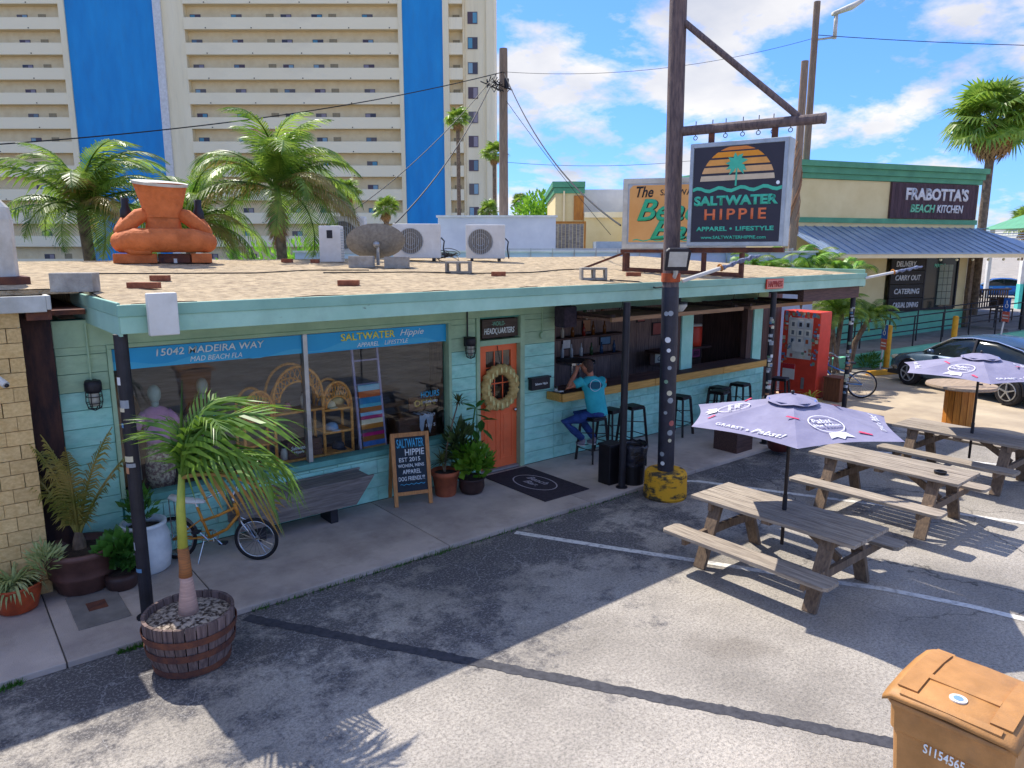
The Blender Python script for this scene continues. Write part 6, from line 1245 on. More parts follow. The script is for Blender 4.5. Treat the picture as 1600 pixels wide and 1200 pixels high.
# ================================================================ apartment tower
hv_ = Vector((.6316, .7753, 0)); rv_ = Vector((.7753, -.6316, 0)); TRZ = math.atan2(rv_.y, rv_.x)
TW = thing('apartment_tower', 'tall cream apartment tower with bright blue vertical wall panels', 'building', tuple(hv_*90), TRZ)
def tb(name, m, *bx, parent=None, **kw):
    q = MB()
    for b_ in bx: q.box(*b_)
    return q.build(name, m, parent or TW, **kw)
H_ = 44
tb('core_wall', M['cream_dark'], (-78, -2.2, .9, 16, 0, H_))
tb('pier', M['cream'], (-52.3, -51.6, -.25, 0.89, 0, H_)); tb('pier', M['cream'], (-41.4, -38.0, .0, 0.89, 0, H_)); tb('pier_edge', M['white'], (-41.39, -40.5, -.3, -.005, 0, H_))
tb('pier', M['cream'], (-13.2, -12.72, -.25, 0.89, 0, H_)); tb('pier', M['cream'], (-8.05, -7.35, -.25, 0.89, 0, H_)); tb('pier', M['cream'], (-5.5, -2.07, .3, 15, 0, H_)); tb('corner_fin', M['cream'], (-3.0, -2.06, -.1, .29, 0, H_)); tb('joint_fin', M['cream_dark'], (-5.75, -5.51, .0, 0.89, 0, H_))
tb('blue_panel', M['blue_wall'], (-51.59, -41.41, -.10, 0.89, 0, H_)); tb('blue_panel', M['blue_wall'], (-12.71, -8.06, -.10, 0.89, 0, H_))
def unitmesh(name, m): q = MB(); q.box(-.5,.5,-.5,.5,-.5,.5); return q.mesh(name, m)
U_par, U_slab = unitmesh('parapet', M['cream']), unitmesh('floor_slab', M['cream_dark'])
WINM = [unitmesh('window', plain('tower_window_%d' % i, c_, .3)) for i, c_ in enumerate(('#4d4a52', '#5c4a50', '#6d6460'))]; PANEM = [unitmesh('pane', plain('tower_pane_%d' % i, c_, .12)) for i, c_ in enumerate(('#8fb0bc', '#6f8794', '#9a8f96', '#5f9cb0'))]; U_joint = unitmesh('panel_joint', mat('panel_joint', '#1b74b4', '#1868a4', .8)); U_door = unitmesh('door', mat('tower_door', '#a99a78', '#9b8c6c', .7)); U_scup = unitmesh('scupper', M['steel_dark'])
def U(name, me, x0, x1, y0, y1, z0, z1, parent=None): return inst(name, me, parent or TW, ((x0+x1)/2, (y0+y1)/2, (z0+z1)/2), (0,0,0), (x1-x0, y1-y0, z1-z0))
rt = random.Random(3)
def win(x, z0, w_, h_, y=.9):
    o = U('window', rt.choice(WINM), x-w_/2, x+w_/2, y-.06, y+.02, z0, z0+h_); i_ = rt.randrange(4)
    p = inst('pane', PANEM[i_], o, (.24 if rt.random() < .6 else -.24, -.55, 0), (0,0,0), (.42, .2, .86))
for k in range(-1, 11):
    zt_ = 29.95-2.75*k
    for a, b_ in ((-78, -52.31), (-37.99, -13.21), (-7.34, -5.76)):
        U('parapet', U_par, a, b_, -.15, .05, zt_-1.29, zt_); U('floor_slab', U_slab, a, b_, .051, 0.89, zt_-1.29, zt_-1.05)
    for x in (-57.2, -65.0, -72.4): win(x, zt_-.35, 1.25, .92)
    for x in (-54.9, -67.5): U('door', U_door, x-.45, x+.45, 0.86, 0.92, zt_-1.05, zt_+.62)
    for x in (-37.0, -32.2, -26.4, -22.8, -16.9): win(x, zt_-.35, 1.25, .95)
    for x in (-28.3, -21.0): U('door', U_door, x-.45, x+.45, 0.86, 0.92, zt_-1.05, zt_+.65)
    U('door', U_door, -6.95, -6.15, 0.86, 0.92, zt_-1.05, zt_+.55)

    win(-4.6, zt_-.6, 1.15, 1.3, .3)
    for x in (-61, -56, -35.5, -30.2, -24.5, -18.9, -14.2): U('scupper', U_scup, x-.06, x+.06, -.2, -.14, zt_-1.2, zt_-1.1)
tb('parking_deck', mat('tower_base', '#8f8a7c', '#77726a', .8, .5), (-37.9, -13.3, .3, .85, 0, 1.1))
# ================================================================ buildings behind the shop
WB = thing('white_building', 'low white stucco building with stepped parapet behind the fan units', 'building', tuple(hv_*21.5), TRZ)
M['white_wall'] = mat('white_stucco', '#dcdcdc', '#c8c9cc', .8, 1.2, bump=.2)
def part(name, m, par, *bx, **kw):
    q = MB()
    for b_ in bx: q.box(*b_)
    return q.build(name, m, par, **kw)
part('rear_wall', M['white_wall'], WB, (-2.2, 1.3, .5, 9, 0, 4.5)); part('parapet_cap', M['white'], WB, (-2.25, 1.35, .45, .7, 4.501, 4.56))
part('low_wall', mat('blue_white_wall', '#c3cede', '#b3bfd0', .7, 1), WB, (-6.0, 8.4, -1.2, -.9, 0, 3.48)); part('wall_cap', M['white'], WB, (-6.05, 8.45, -1.25, -.85, 3.481, 3.53))
part('side_wall', M['white_wall'], WB, (-3.6, -2.21, .6, 8, 0, 3.75))
for k in range(14): part('fence_post', M['alu'], WB, (-.1+k*.6, -.07+k*.6, -1.26, -1.24, 3.0, 3.6))
part('fence_rail', M['alu'], WB, (-.1, 7.75, -1.262, -1.25, 3.56, 3.585))
part('roof_deck', M['white_wall'], WB, (1.4, 6.8, 3.2, 9, 3.4, 3.6))
WSH = thing('wood_screen', 'weathered wooden screen box behind the low white wall', 'screen', tuple(hv_*25+rv_*1.75), TRZ)
part('screen_frame', M['yellow_wood'], WSH, (-.75, .75, 0, .06, 4.42, 4.5), (-.75, -.69, 0, .06, 3.4, 4.419), (.69, .75, 0, .06, 3.4, 4.419))
for k in range(11): part('screen_slat', M['grey_wood'], WSH, (-.68+k*.124, -.57+k*.124, .01, .04, 3.4, 4.41))
YB = thing('yellow_annex', 'pale yellow building with green cornice corner and white parapet wall', 'building', tuple(hv_*34), TRZ)
part('corner_wall', M['yellow_wall'], YB, (2.0, 3.3, .3, 8, 0, 6.35)); part('main_wall', M['yellow_wall'], YB, (3.31, 8.5, 0, 8, 0, 5.2)); part('white_parapet', M['white_wall'], YB, (3.31, 8.5, 1.2, 1.5, 5.201, 6.35))
part('cornice', M['green_trim'], YB, (1.85, 3.35, .15, 8, 6.36, 6.62)); part('cornice_step', M['green_trim'], YB, (1.92, 3.34, .22, 8, 6.1, 6.34)); part('eave_trim', M['cream'], YB, (3.31, 8.55, -.15, -.005, 5.0, 5.25)); part('wood_board', M['yellow_wood'], YB, (2.85, 3.3, .2, .29, 4.9, 6.0)); part('ladder_rail', M['cream_dark'], YB, (2.35, 2.42, .1, .25, 4.0, 6.2))
part('roof_vent', M['alu'], YB, (6.4, 7.0, 2, 2.5, 6.36, 6.8)); part('skylight', M['metal_roof'], YB, (3.6, 5.3, -2.5, -1.2, 3.3, 3.9))
# ================================================================ restaurant on the right
FRZ = R(-19.5); fo = Vector((29.364, 10.0, 0)); FB = thing('restaurant', 'pale yellow restaurant with green cornice and grey metal awning roof', 'building', tuple(fo), FRZ)
part('upper_wall', M['yellow_wall'], FB, (-8.3, 0, 0, 9, 3.3, 5.78)); part('lower_wall', M['yellow_wall'], FB, (-8.3, -3.8, .1, 9, 1.45, 3.29), (-.55, -.02, .1, 9, 1.45, 3.29), (-3.79, -.56, 1.2, 9, 1.45, 3.29)); part('base_wall', mat('mint_wall', '#7cc8a8', '#67b394', .7, 1.5), FB, (-8.3, -.02, .08, 9, 0, 1.44))
for z0_, z1_, e in ((5.79, 5.95, .06), (5.955, 6.15, .12), (6.155, 6.33, .2)): part('cornice', M['green_trim'], FB, (-8.3-e, e, -e, 9, z0_, z1_))
part('trim_band', M['green_trim'], FB, (-8.3, .03, -.05, -.003, 4.42, 4.58))
# timber name board of upright planks
NBD = part('name_board', M['dark_wood_v'], FB, (-4.07, -.12, -.06, -.004, 4.59, 5.77))
for k in range(26): part('board_plank', woodmat('sign_plank', '#5b454a', '#382b31', 2, .85) if 'sign_plank' not in bpy.data.materials else bpy.data.materials['sign_plank'], NBD, (-4.06+k*.1512, -3.915+k*.1512, -.09, -.061, 4.60+rnd.uniform(0, .02), 5.75+rnd.uniform(0, .02)))
fu_, fz_ = Vector((math.cos(FRZ), math.sin(FRZ), 0)), Vector((0,0,1)); fn_ = Vector((math.sin(FRZ), -math.cos(FRZ), 0))
def fpt(s_, z_, out): return fo+fu_*s_+fz_*z_+fn_*out
ltr = plain('sign_white_paint', '#dcdcdc', .7)
lettering(NBD, "FRABOTTA'S", fpt(-3.45, 5.20, .092), fu_, fz_, w=2.85, h=.42, mat_=ltr, bold=.04, lift=0, depth=.02); lettering(NBD, 'BEACH', fpt(-3.2, 4.80, .092), fu_, fz_, w=1.1, h=.27, mat_=plain('sign_mint_paint', '#79c8a0', .7), bold=.03, shear=.15, lift=0, depth=.02); lettering(NBD, 'KITCHEN', fpt(-2.0, 4.80, .092), fu_, fz_, w=1.2, h=.27, mat_=ltr, bold=.02, shear=.1, lift=0, depth=.02)
# awning roof with standing seams
aw = MB(); aw.add([(-8.3,-.02,4.30),(.02,-.02,4.30),(1.9,-1.95,3.46),(-8.3,-1.95,3.46),(-8.3,-.02,4.26),(.02,-.02,4.26),(1.9,-1.95,3.42),(-8.3,-1.95,3.42)], [(0,1,2,3),(7,6,5,4),(0,4,5,1),(1,5,6,2),(2,6,7,3),(3,7,4,0)]); AWN = aw.build('awning_roof', M['metal_roof'], FB)
aw = MB(); aw.add([(.03,-.02,4.30),(.03,8.5,4.30),(6.5,8.5,3.46),(6.5,-1.95,3.46),(1.92,-1.95,3.462)], [(0,1,2,3,4)]); aw.build('side_awning', M['metal_roof'], FB)
for k in range(24):
    x = -8.2+k*.36; q = MB(); q.beam((x, -.03, 4.315), (x+ (0 if x < -.2 else .2), -1.95, 3.475), .03, .03); q.build('roof_seam', M['metal_roof'], AWN)
for k in range(9):
    x = .3+k*.6; t = min(1, x/6.4); q = MB(); q.beam((x, -1.93+max(0, (1.9-x))*1.0*1.02, 4.33-.84*t), (x, 8.4, 4.33-.84*t), .03, .03); q.build('roof_seam', M['metal_roof'], AWN)
part('awning_fascia', M['cream_dark'], FB, (-8.3, 6.5, -1.93, -1.88, 3.30, 3.415))
for k in range(8): q = MB(); q.ball((-3.6+k*.7, -1.8, 3.24), .045, 8, 6); q.build('string_bulb', plain('bulb_glass', '#f2e6b8', .3) if 'bulb_glass' not in bpy.data.materials else bpy.data.materials['bulb_glass'], FB)
# window with menu boards
part('shop_window', mat('cafe_glass', '#2c3a3c', '#1f2a2c', .08, 1.5, bump=0), FB, (-2.1, -.62, .02, .06, 1.52, 3.29)); part('window_frame', M['black'], FB, (-2.15, -2.1, -.02, .06, 1.5, 3.29), (-.62, -.56, -.02, .06, 1.5, 3.29), (-2.09, -.63, -.02, .06, 1.46, 1.52))
for k in range(3):
    for j in range(6): part('glass_block', plain('glass_block', '#7f8a78', .2) if 'glass_block' not in bpy.data.materials else bpy.data.materials['glass_block'], FB, (-1.45+k*.22, -1.25+k*.22, .005, .018, 1.62+j*.24, 1.84+j*.24))
blk = mat('menu_black', '#2a2523', '#1d1a19', .6, 4)
for k, t_ in enumerate(('DELIVERY', 'CARRY OUT', 'CATERING', 'CASUAL DINING')):
    z_ = 2.98-k*.47; bo = part('menu_board', blk, FB, (-3.7, -2.18, -.03, .04, z_-.12, z_+.33)); lettering(bo, t_, fpt(-3.5, z_, .032), fu_, fz_, w=1.15 if k else .9, h=.19, mat_=ltr, bold=.03, shear=.1, lift=0, depth=.01)
lettering(FB, 'PERONI', fpt(-1.7, 2.95, -.01), fu_, fz_, w=.5, h=.12, mat_=plain('neon_mint', '#7fe0c0', .5), bold=.02, lift=0)
part('wall_lamp', M['black'], FB, (-2.3, -2.1, -.25, -.01, 4.0, 4.12)); part('corner_pilaster', M['trunk'], FB, (-.015, .13, -.06, .1, .8, 3.3))
# ramp with mint kerb walls and black railing
rampm = bpy.data.materials['mint_wall']
q = MB(); q.prism([(-8.3,0),(3.0,0),(3.0,.86),(.2,.86),(-8.3,.30)], ((0,0,0),(1,0,0),(0,0,1),(0,-1,0)), 2.0, 2.18); q.build('ramp_wall', rampm, FB)
q = MB(); q.prism([(-8.3,0),(3.0,0),(3.0,.78),(.2,.78),(-8.3,.22)], ((0,0,0),(1,0,0),(0,0,1),(0,-1,0)), -.07, 1.99); q.build('ramp_floor', M['concrete'], FB)
for yo, nm in ((-1.95, 0), (-1.0, 1)):
    def rz_(s_): return .3+(s_+8.3)/8.5*.56 if s_ < .2 else .86
    ss = [-8.2+i*1.2 for i in range(8)]
    for s_ in ss: q = MB(); q.cyl((s_, yo, rz_(s_)-.1), (s_, yo, rz_(s_)+.95), .022, n=8); q.build('railing_post', M['black'], FB)
    for dz in (.95, .5): q = MB(); q.tube([(s_, yo, rz_(s_)+dz) for s_ in ss], .02, 8); q.build('railing_bar', M['black'], FB)
# deck with baluster railing on the right
DK = thing('dining_deck', 'raised dining deck with brown baluster railing beside the restaurant', 'deck', tuple(fo+fu_*3.2), FRZ)
part('deck_floor', M['concrete'], DK, (-3.1, 4.5, -1.6, 7, 0, .86))
for x in (-2.6, .2, 3.4): part('roof_post', M['black'], DK, (x-.06, x+.06, -1.75, -1.63, .86, 3.4))
brn = mat('brown_rail', '#5a4640', '#41322e', .7)
part('top_rail', brn, DK, (-2.5, 4.5, 3.95, 4.03, 1.78, 1.86)); part('bottom_rail', brn, DK, (-2.5, 4.5, 3.96, 4.02, .98, 1.04))
for k in range(46): part('baluster', brn, DK, (-2.45+k*.15, -2.40+k*.15, 3.97, 4.01, 1.041, 1.779))
def chair(x, y, rz, label):
    o = thing('dining_chair', label, 'chair', (x, y, .86), rz, 'chairs on the dining deck')
    part('seat', brn, o, (-.22,.22,-.22,.22,.42,.46)); part('backrest', brn, o, (-.22,.22,.20,.23,.56,.90))
    for sx_ in (-.2, .2):
        for sy_ in (-.2, .2): part('leg', brn, o, (sx_-.018, sx_+.018, sy_-.018, sy_+.018, 0, .419 if sy_ < 0 else .559))
for (s_, o_), lb in zip(((2.0, -.6), (3.1, -1.2), (1.2, -2.2)), ('brown chair on the deck beside the roof post', 'brown chair on the deck behind the flower pot', 'brown chair deepest on the dining deck')):
    p = fo+fu_*s_-fn_*(-.4+(-o_)); chair(p.x, p.y, FRZ+.6*s_, lb)
def pt_(s_, out, z=0): p = fo+fu_*s_+fn_*out; return (p.x, p.y, z)
fp_ = pt_(3.7, 1.0, .86); pot('red_planter', 'red bowl planter with yellow flowers on the dining deck', fp_[0], fp_[1], [(.2,0),(.3,.05),(.36,.3),(.34,.3),(.3,.2)], plain('planter_red', '#b22a44', .4), .25, .3, z0=.86)
leafy('flowers', 'yellow and green flowering plants in the red bowl planter', 'plant', (fp_[0], fp_[1], 1.36), (.5,.4,.22), 260, leafmat('yellow_flower', '#6f9a30', '#e8c02c', .3), .14, 33, 1.8)
# bollards, parking signs, wheel stop
def bollard(p, label, h_=1.25):
    o = thing('bollard', label, 'bollard', p, group='yellow bollards along the ramp'); q = MB(); q.tube([(0,0,0),(0,0,h_)], .085, 14); q.build('pipe', M['yellow'], o); q = MB(); q.lathe([(.086,h_-.0),(.07,h_+.04),(0,h_+.055)], 14); q.build('cap', M['yellow'], o, smooth=True)
bollard((22.75, 9.75, .006), 'yellow bollard behind the small parking sign'); bollard(pt_(-8.6, 2.5), 'yellow bollard behind the blue bicycle beside dark posts', 1.7); bollard(pt_(-3.4, 2.4), 'yellow bollard just behind the hood of the dark sedan', 1.45); bollard(pt_(1.1, 2.4), 'yellow bollard at the deck end of the ramp', 1.5)
def psign(p, h_, label, lean=0, red=True, rz=R(-125)):
    o = thing('parking_sign', label, 'sign', p, rz); q = MB(); q.tube([(0,0,0),(lean,0,h_)], .025, 8); q.build('sign_post', M['white'], o)
    q = MB(); q.box(lean-.15, lean+.15, -.035, -.026, h_-.42, h_); so_ = q.build('sign_plate', plain('sign_blue', '#2c62b0', .4) if 'sign_blue' not in bpy.data.materials else bpy.data.materials['sign_blue'], o)
    q = MB(); q.torus((lean,-.037,h_-.25), (0,1,0), .06, .012, 16, 5); q.tube([(lean,-.038,h_-.2),(lean,-.038,h_-.08)], .014, 6); q.build('wheelchair_symbol', M['white'], so_)
    if red: q = MB(); q.box(lean-.15, lean+.15, -.034, -.026, h_-.75, h_-.43); ro = q.build('lower_plate', plain('sign_orange_red', '#d2604a', .4) if 'sign_orange_red' not in bpy.data.materials else bpy.data.materials['sign_orange_red'], o); q = MB(); q.box(lean-.12, lean+.12, -.037, -.035, h_-.66, h_-.62); q.box(lean-.12, lean+.12, -.037, -.035, h_-.57, h_-.53); q.build('text_bar', M['white'], ro)
psign((22.35, 9.75, .006), 1.35, 'blue and red parking sign on a white post before the yellow bollard', .12); psign(pt_(-1.7, 2.6, 0), 2.05, 'tilted blue and red parking sign above the dark sedan roof', .25); psign(pt_(2.9, 2.3, 0), 2.75, 'blue wheelchair sign on a tall post by the dining deck', 0, False)
wst = thing('wheel_stop', 'yellow concrete wheel stop in front of the dark sedan', 'wheel stop', (21.7, 9.1, .006), R(-20)); q = MB(); q.prism([(-.11,0),(.11,0),(.07,.13),(-.07,.13)], ((-.9,0,0),(0,1,0),(0,0,1),(1,0,0)), 0, 1.8); q.build('stop_block', M['yellow'], wst, bevel=.01)
# ================================================================ cars
def car(label, loc, rz, paint, name='sedan_car'):
    o = thing(name, label, 'car', loc, rz)       # local +X forward, length 4.6, width 1.82
    secs = [(-2.28,.50,.35,.78), (-2.22,.74,.26,.94), (-1.9,.85,.22,1.00), (-1.2,.90,.20,.98), (0,.91,.20,.95), (.95,.90,.20,.93), (1.5,.87,.22,.86), (2.0,.80,.24,.76), (2.25,.66,.28,.66), (2.33,.45,.36,.58)]
    b = MB(); v = []
    for x, hw, zb_, zt_ in secs:
        for yy, zz_ in ((-hw*.80,zb_), (-hw*.97,zb_+.10), (-hw,(zb_+zt_)*.5), (-hw*.96,zt_-.08), (-hw*.80,zt_), (0,zt_+.025), (hw*.80,zt_), (hw*.96,zt_-.08), (hw,(zb_+zt_)*.5), (hw*.97,zb_+.10), (hw*.80,zb_)): v.append((x, yy, zz_))
    n_ = 11; b.add(v, [(i*n_+k, i*n_+(k+1) % n_, (i+1)*n_+(k+1) % n_, (i+1)*n_+k) for i in range(len(secs)-1) for k in range(n_)]+[tuple(range(n_)), tuple((len(secs)-1)*n_+k for k in range(n_-1, -1, -1))]); bo = b.build('body', paint, o, smooth=True)
    gh = [(-2.0,.66,.99), (-1.35,.62,1.30), (-.75,.60,1.43), (-.1,.60,1.45), (.45,.62,1.38), (1.15,.68,.96)]
    b = MB(); v = []
    for x, hw, zt_ in gh:
        zb_ = .93
        for yy, zz_ in ((-.80,zb_-.02), (-.80+(.80-hw)*.5,(zb_+zt_)/2), (-hw,zt_-.05 if zt_ > 1.1 else zt_-.01), (-hw*.8,zt_), (hw*.8,zt_), (hw,zt_-.05 if zt_ > 1.1 else zt_-.01), (.80-(.80-hw)*.5,(zb_+zt_)/2), (.80,zb_-.02)): v.append((x, yy, zz_))
    b.add(v, [(i*8+k, i*8+k+1, (i+1)*8+k+1, (i+1)*8+k) for i in range(5) for k in range(7)]); b.build('glasshouse', mat('car_glass', '#20282c', '#161c20', .06, 2, bump=0) if 'car_glass' not in bpy.data.materials else bpy.data.materials['car_glass'], o, smooth=True)
    b = MB(); v = []
    for x, hw, zt_ in ((-1.45,.60,1.27), (-.75,.61,1.44), (-.1,.61,1.46), (.42,.62,1.40), (.55,.62,1.345)):
        for yy, dz in ((-hw,-.06), (-hw*.82,.004), (0,.03), (hw*.82,.004), (hw,-.06)): v.append((x, yy, zt_+dz))
    b.add(v, [(i*5+k, i*5+k+1, (i+1)*5+k+1, (i+1)*5+k) for i in range(4) for k in range(4)]); b.build('roof', paint, o, smooth=True)
    for s_ in (-1, 1):
        q = MB(); q.tube([(-1.95,s_*.71,1.0),(-1.4,s_*.645,1.27),(-.75,s_*.615,1.40),(-.1,s_*.615,1.42),(.45,s_*.64,1.35),(1.1,s_*.78,.96)], .016, 6); q.build('window_trim', M['chrome'], o)
        q = MB(); q.beam((-.28,s_*.80,.93),(-.24,s_*.635,1.41), .05, .02); q.build('door_pillar', M['black'], o)
        q = MB(); q.ball((.78,s_*.92,.99), (.10,.07,.06), 10, 8); q.build('mirror', paint, o, smooth=True)
        q = MB(); q.ball((2.05,s_*.62,.66), (.22,.14,.075), 12, 8); q.build('headlight', mat('headlight', '#d9cfae', '#c2b894', .15) if 'headlight' not in bpy.data.materials else bpy.data.materials['headlight'], o, smooth=True)
        q = MB(); q.ball((-2.12,s_*.62,.80), (.10,.16,.10), 12, 8); q.build('tail_light', M['red'], o, smooth=True)
        for x in (-.55, .45): q = MB(); q.beam((x,s_*.915,.78),(x+.18,s_*.915,.785), .02, .025); q.build('door_handle', M['chrome'], o)
        for x in (1.42, -1.36):
            wh = MB(); wh.T = Matrix.Translation((x, s_*.83, .325)) @ Euler((R(90),0,0)).to_matrix().to_4x4(); wh.lathe([(.19,-.10),(.29,-.10),(.325,-.07),(.325,.07),(.29,.10),(.19,.10)], 26); wo = wh.build('wheel', M['rubber'], o, smooth=False)
            q = MB(); yy = s_*.935; q.torus((x,yy-s_*.012,.325), (0,1,0), .205, .018, 26, 6)
            for k in range(5): a = k*1.2566+.3; q.beam((x,yy,.325),(x+.2*math.cos(a),yy-s_*.01,.325+.2*math.sin(a)), .028, .075, up=(0,1,0))
            q.cyl((x,yy-s_*.04,.325),(x,yy+s_*.01,.325), .05); q.build('rim', M['alu'], wo)
            q = MB(); q.torus((x,s_*.885,.34), (0,1,0), .355, .03, 24, 6, arc=(R(-10)+math.pi, R(190)+math.pi), flat=.6); q.build('wheel_arch', M['black_plastic'], o)
    q = MB(); q.box(-2.3,2.28,-.72,.72,.2,.3); q.build('underside', M['black_plastic'], o); return o
d_ = Vector((.356, .934, 0)); rg = Vector((.934, -.356, 0)); cc = (Vector((20.15,8.05,0))+Vector((19.16,5.45,0)))/2+rg*.93
car('dark blue sedan with five-spoke wheels parked at the restaurant ramp', (cc.x, cc.y, .008), math.atan2(d_.y, d_.x), mat('dark_blue_paint', '#4a6076', '#3c5064', .25, 2, metal=.35, bump=0, spec=.6))
car('grey sedan parked far off across the street', (63.5, 15.5, .0), R(112), mat('grey_car_paint', '#8b93a0', '#7c8490', .25, 2, metal=.5, bump=0)); car('bright blue car parked far off beside the grey sedan', (63.0, 19.4, .0), R(112), mat('blue_car_paint', '#2a6ab4', '#2460a6', .25, 2, metal=.4, bump=0))
NBX = thing('newspaper_box', 'turquoise stand with a round emblem beyond the dining deck', 'kiosk', (52.5, 14.2, 0), R(-60)); part('cabinet', plain('turquoise_box', '#4cc0b4', .5), NBX, (-.9,.9,-.4,.4,0,1.5)); part('upper_panel', M['white'], NBX, (-.9,.9,-.3,.3,1.501,2.9)); q = MB(); q.torus((0,-.31,2.2), (0,1,0), .5, .06, 24, 6); q.build('emblem', M['black'], NBX)
GZB = thing('gazebo_roof', 'far pale gazebo with a pointed roof beyond the awning', 'gazebo', (62, 17, 0), R(-40)); q = MB(); q.add([(-2.6,-2.6,5.0),(2.6,-2.6,5.0),(2.6,2.6,5.0),(-2.6,2.6,5.0),(0,0,6.4)], [(0,1,4),(1,2,4),(2,3,4),(3,0,4),(3,2,1,0)]); q.build('roof', M['green_trim'], GZB)
for sx_ in (-2, 2):
    for sy_ in (-2, 2): part('post', M['white'], GZB, (sx_-.12, sx_+.12, sy_-.12, sy_+.12, 0, 4.99))
part('frieze', M['white'], GZB, (-2.2,2.2,-2.15,-2.05,4.3,4.98))
# ================================================================ utility poles and wires
def upole(name, label, p, h_, r_=.14, lean=(0,0)):
    o = thing(name, label, 'utility pole', p); q = MB(); q.tube([(0,0,0),(lean[0],lean[1],h_)], [r_, r_*.75], 14); q.build('pole', M['pole_wood'], o); return o
PA = upole('utility_pole', 'weathered wooden utility pole standing behind the white building', (14.95, 18.78, 0), 9.7, .17)
q = MB(); q.box(-.06,.06,-.2,-.12,8.5,8.8); q.build('wire_bracket', M['steel_dark'], PA)
PB_ = upole('utility_pole', 'tall pale squared wooden pole carrying a street light behind the hanging sign', (22.43, 12.68, 0), 11.05, .13)
q = MB(); q.tube([(0,0,9.95),(.55,-.35,10.05)], .035, 8); q.build('lamp_arm', M['alu'], PB_); q = MB(); q.tube([(.45,-.3,10.72),(.95,-.62,10.95),(1.25,-.8,11.15)], [.13,.2,.12], 10, flat=.5); q.cyl((.55,-.35,10.0),(.55,-.35,10.78), .06); q.build('street_lamp', M['offwhite'], PB_, smooth=True)
PC = upole('utility_pole', 'shorter dark wooden pole wrapped in dry vines next to the tall pole', (20.35, 11.75, 0), 8.85, .135)
b = MB(); r4 = random.Random(2)
for k in range(7): a0 = r4.uniform(0, 6); b.tube([(math.cos(a0+i*.7)*.14, math.sin(a0+i*.7)*.14, 3.2+k*.2+i*.28) for i in range(9)], .014, 5)
b.build('dry_vine', M['frond_brown'], PC)
def wire(p0, p1, sag, r_, label):
    r_ *= .55
    p0, p1 = Vector(p0), Vector(p1); q = MB(); q.tube([p0.lerp(p1, i/24)-Vector((0,0,sag*4*(i/24)*(1-i/24))) for i in range(25)], r_, 6); q.build('utility_wire', M['wire'], label=label, cat='wire')
top = Vector((14.9, 18.7, 9.0))
wire(top, (.95, 18.4, 5.55), .30, .026, 'long dark service wire crossing the tower to the left palms')
wire(top-Vector((.3,0,.1)), (7.6, 14.0, 3.7), .5, .03, 'heavy drop wire from the wooden pole down to the fan units'); wire(top-Vector((.4,0,.2)), (8.2, 17.5, 4.1), .35, .02, 'thin drop wire beside the heavy one in front of the blue wall')
wire(top, (10.15, 9.3, 4.0), .55, .03, 'thick wire from the wooden pole to the roof sign'); wire(top, (22.4, 12.7, 10.0), .4, .012, 'thin span wire between the two wooden poles')
wire((22.43, 12.68, 10.1), (40, -5, 10.0), .6, .02, 'power line running right from the street light pole'); wire((14.95, 18.7, 6.3), (22.4, 12.7, 6.9), .35, .012, 'low sagging thin wire between the poles')
wire((14.95,18.7,8.2), (16.5, 15.5, 4.0), .1, .015, 'guy wire slanting down from the wooden pole')
b = MB()
for k in range(10): a = top+Vector((-.5+.06*k, 0, -.2-.05*(k % 4))); b.tube([a, a+Vector((.35*math.sin(k), .2*math.cos(k), -.3)), a+Vector((.5*math.sin(k*2), .2, -.05))], .018, 5)
b.build('wire_tangle', M['wire'], label='tangle of spliced black wires beside the wooden pole top', cat='wire')
# ================================================================ far palms and greenery
def pd_(lat_px, D): return hv_*D + rv_*((lat_px-800)/1149.3*D)
for px_c, D, ht, sc_, lb, sd in ((718, 60, 13.6, .85, 'tall slim fan palm against the balconies of the tower', 1), (773, 60, 11.0, .85, 'tall slim fan palm at the right edge of the tower', 2), (545, 45, 6.9, .75, 'fan palm in front of the lower tower balconies left of the others', 3), (605, 45, 5.9, .7, 'short fan palm in front of the lower tower balconies', 4), (763, 55, 6.3, .7, 'small dark fan palm above the white building', 5), (813, 70, 7.8, .8, 'tiny far fan palm left of the green tree', 6)):
    p = pd_(px_c, D); fan_palm(p.x, p.y, ht, lb, sc_, 26, sd, 8, .16)
p = pd_(1530, 30.5); fan_palm(p.x, p.y, 8.5, 'large sabal palm with golden trunk rising behind the restaurant corner', 1.4, 48, 12, 26, .17, (0, 0), 'sabal_palm')
bpy.data.objects['sabal_palm'].children[0].data.materials[0] = mat('golden_trunk', '#c09a66', '#8a6540', .95, 6, bump=.9, bscale=18)
p = pd_(1600, 80); fan_palm(p.x, p.y, 6.0, 'far fan palm at the frame edge beyond the gazebo', 1.8, 22, 14, 5, .2)
p = pd_(665, 30)
AR = thing('areca_palm', 'bright green bushy palm in front of the right blue wall panel', 'palm tree', (p.x, p.y, 0)); q = MB(); q.tube([(0,0,0),(0,0,3.6)], .12, 10); q.build('trunk', M['trunk'], AR)
fbright = [frond_mesh('bright_frond', 1.5, 44, .42, .035, 1.1, 2.4, M['leaf_bright'], 70+i, 1.2, hang=.4) for i in range(2)]
for k in range(26): inst('frond', fbright[k % 2], AR, (0, 0, 3.6), (rt.uniform(-.5, .5), -rt.uniform(-.2, .8), R(-39)+rt.gauss(0, 1.2)), (rt.uniform(.75, 1.05),)*3)
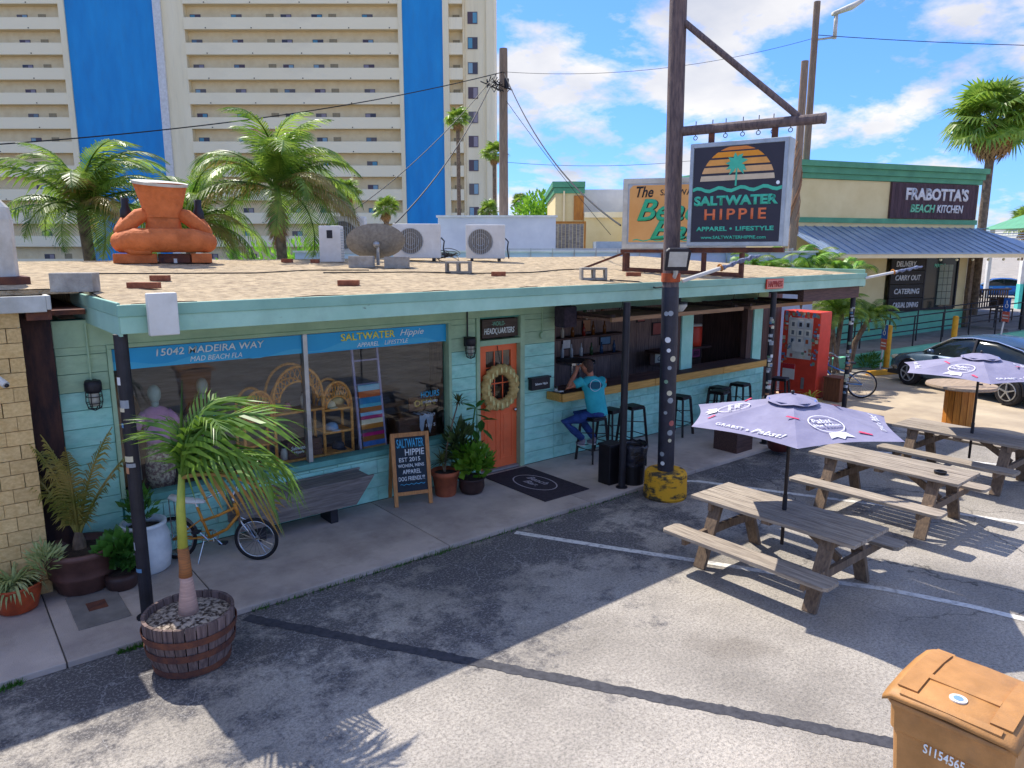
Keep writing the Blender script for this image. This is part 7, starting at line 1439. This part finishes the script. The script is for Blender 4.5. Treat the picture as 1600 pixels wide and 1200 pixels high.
def areca(px_c, D, zb_, n_, sc_, lb, sd):
    r = random.Random(sd); p = pd_(px_c, D); o = thing('areca_palm', lb, 'palm tree', (p.x, p.y, 0)); q = MB()
    for k in range(5): q.tube([(r.uniform(-.2,.2), r.uniform(-.2,.2), 0), (r.uniform(-.3,.3), r.uniform(-.3,.3), zb_)], .05, 7)
    q.build('stems', M['trunk'], o)
    for k in range(n_): inst('frond', fbright[k % 2] if r.random() < .6 else FRONDS[k % 4], o, (r.uniform(-.4,.4), r.uniform(-.4,.4), zb_), (r.uniform(-.3, .3), -r.uniform(-.1, .6), r.uniform(0, 6.28)), (sc_*r.uniform(.7, 1.1),)*3)
areca(1195, 19.5, 2.85, 22, .62, 'bushy green palm behind the roof under the hanging sign', 1); areca(1255, 20.5, 2.9, 24, .8, 'bushy green palm at the foot of the vine-wrapped pole', 2); areca(1315, 21, 2.75, 20, .72, 'bushy green palm above the open roof corner', 3); areca(570, 17.5, 2.9, 16, .5, 'low bright green palm tuft behind the satellite dish', 4)
p = pd_(1318, 20.5); DPM = thing('date_palm', 'dark spiky palm beside the vending machine under the roof corner', 'palm tree', (p.x, p.y, 0)); q = MB(); q.tube([(-.7,.4,0),(-.3,.2,.9),(0,0,1.75)], [.10,.08,.08], 10); q.build('trunk', M['trunk'], DPM)
for k in range(26): inst('frond', FRONDS[k % 4], DPM, (0, 0, 1.75), (rt.uniform(-.3, .3), -.7+1.2*k/26, k*2.4), (.62,)*3)
p = pd_(1368, 21); DP2 = thing('date_palm', 'drooping green palm leaning over the small parking sign', 'palm tree', (p.x, p.y, 0)); q = MB(); q.tube([(-.2,.4,0),(-.1,.3,.9),(0,0,1.6)], [.10,.08,.07], 10); q.build('trunk', M['trunk'], DP2)
for k in range(22): inst('frond', FRONDS[(k+1) % 4], DP2, (0, 0, 1.6), (rt.uniform(-.3, .3), -.5+1.0*k/22, k*2.4), (.55,)*3)
p = pd_(848, 45); TR = thing('leafy_tree', 'rounded bright green tree left of the yellow annex', 'tree', (p.x, p.y, 0)); q = MB(); q.tube([(0,0,0),(.1,0,2.5),(0,0,4.5)], [.25,.2,.1], 10); q.build('trunk', M['trunk'], TR); leafy('x', 'x', 'x', (p.x, p.y, 5.3), (1.9,1.9,1.7), 2600, M['leaf_bright'], .28, 44, 2, parent=TR)
leafy('hedge', 'green hedge far behind the shop roof at the foot of the tower', 'hedge', tuple((pd_(470, 22))+Vector((0,0,2.9))), (2.6,1.2,.9), 1500, M['leaf_bright'], .22, 45, 3)
leafy('weed_clump', 'wild green weeds at the ramp wall below the parking sign', 'plant', (22.2, 10.0, .2), (.5,.25,.22), 260, M['leaf'], .16, 46, 4)
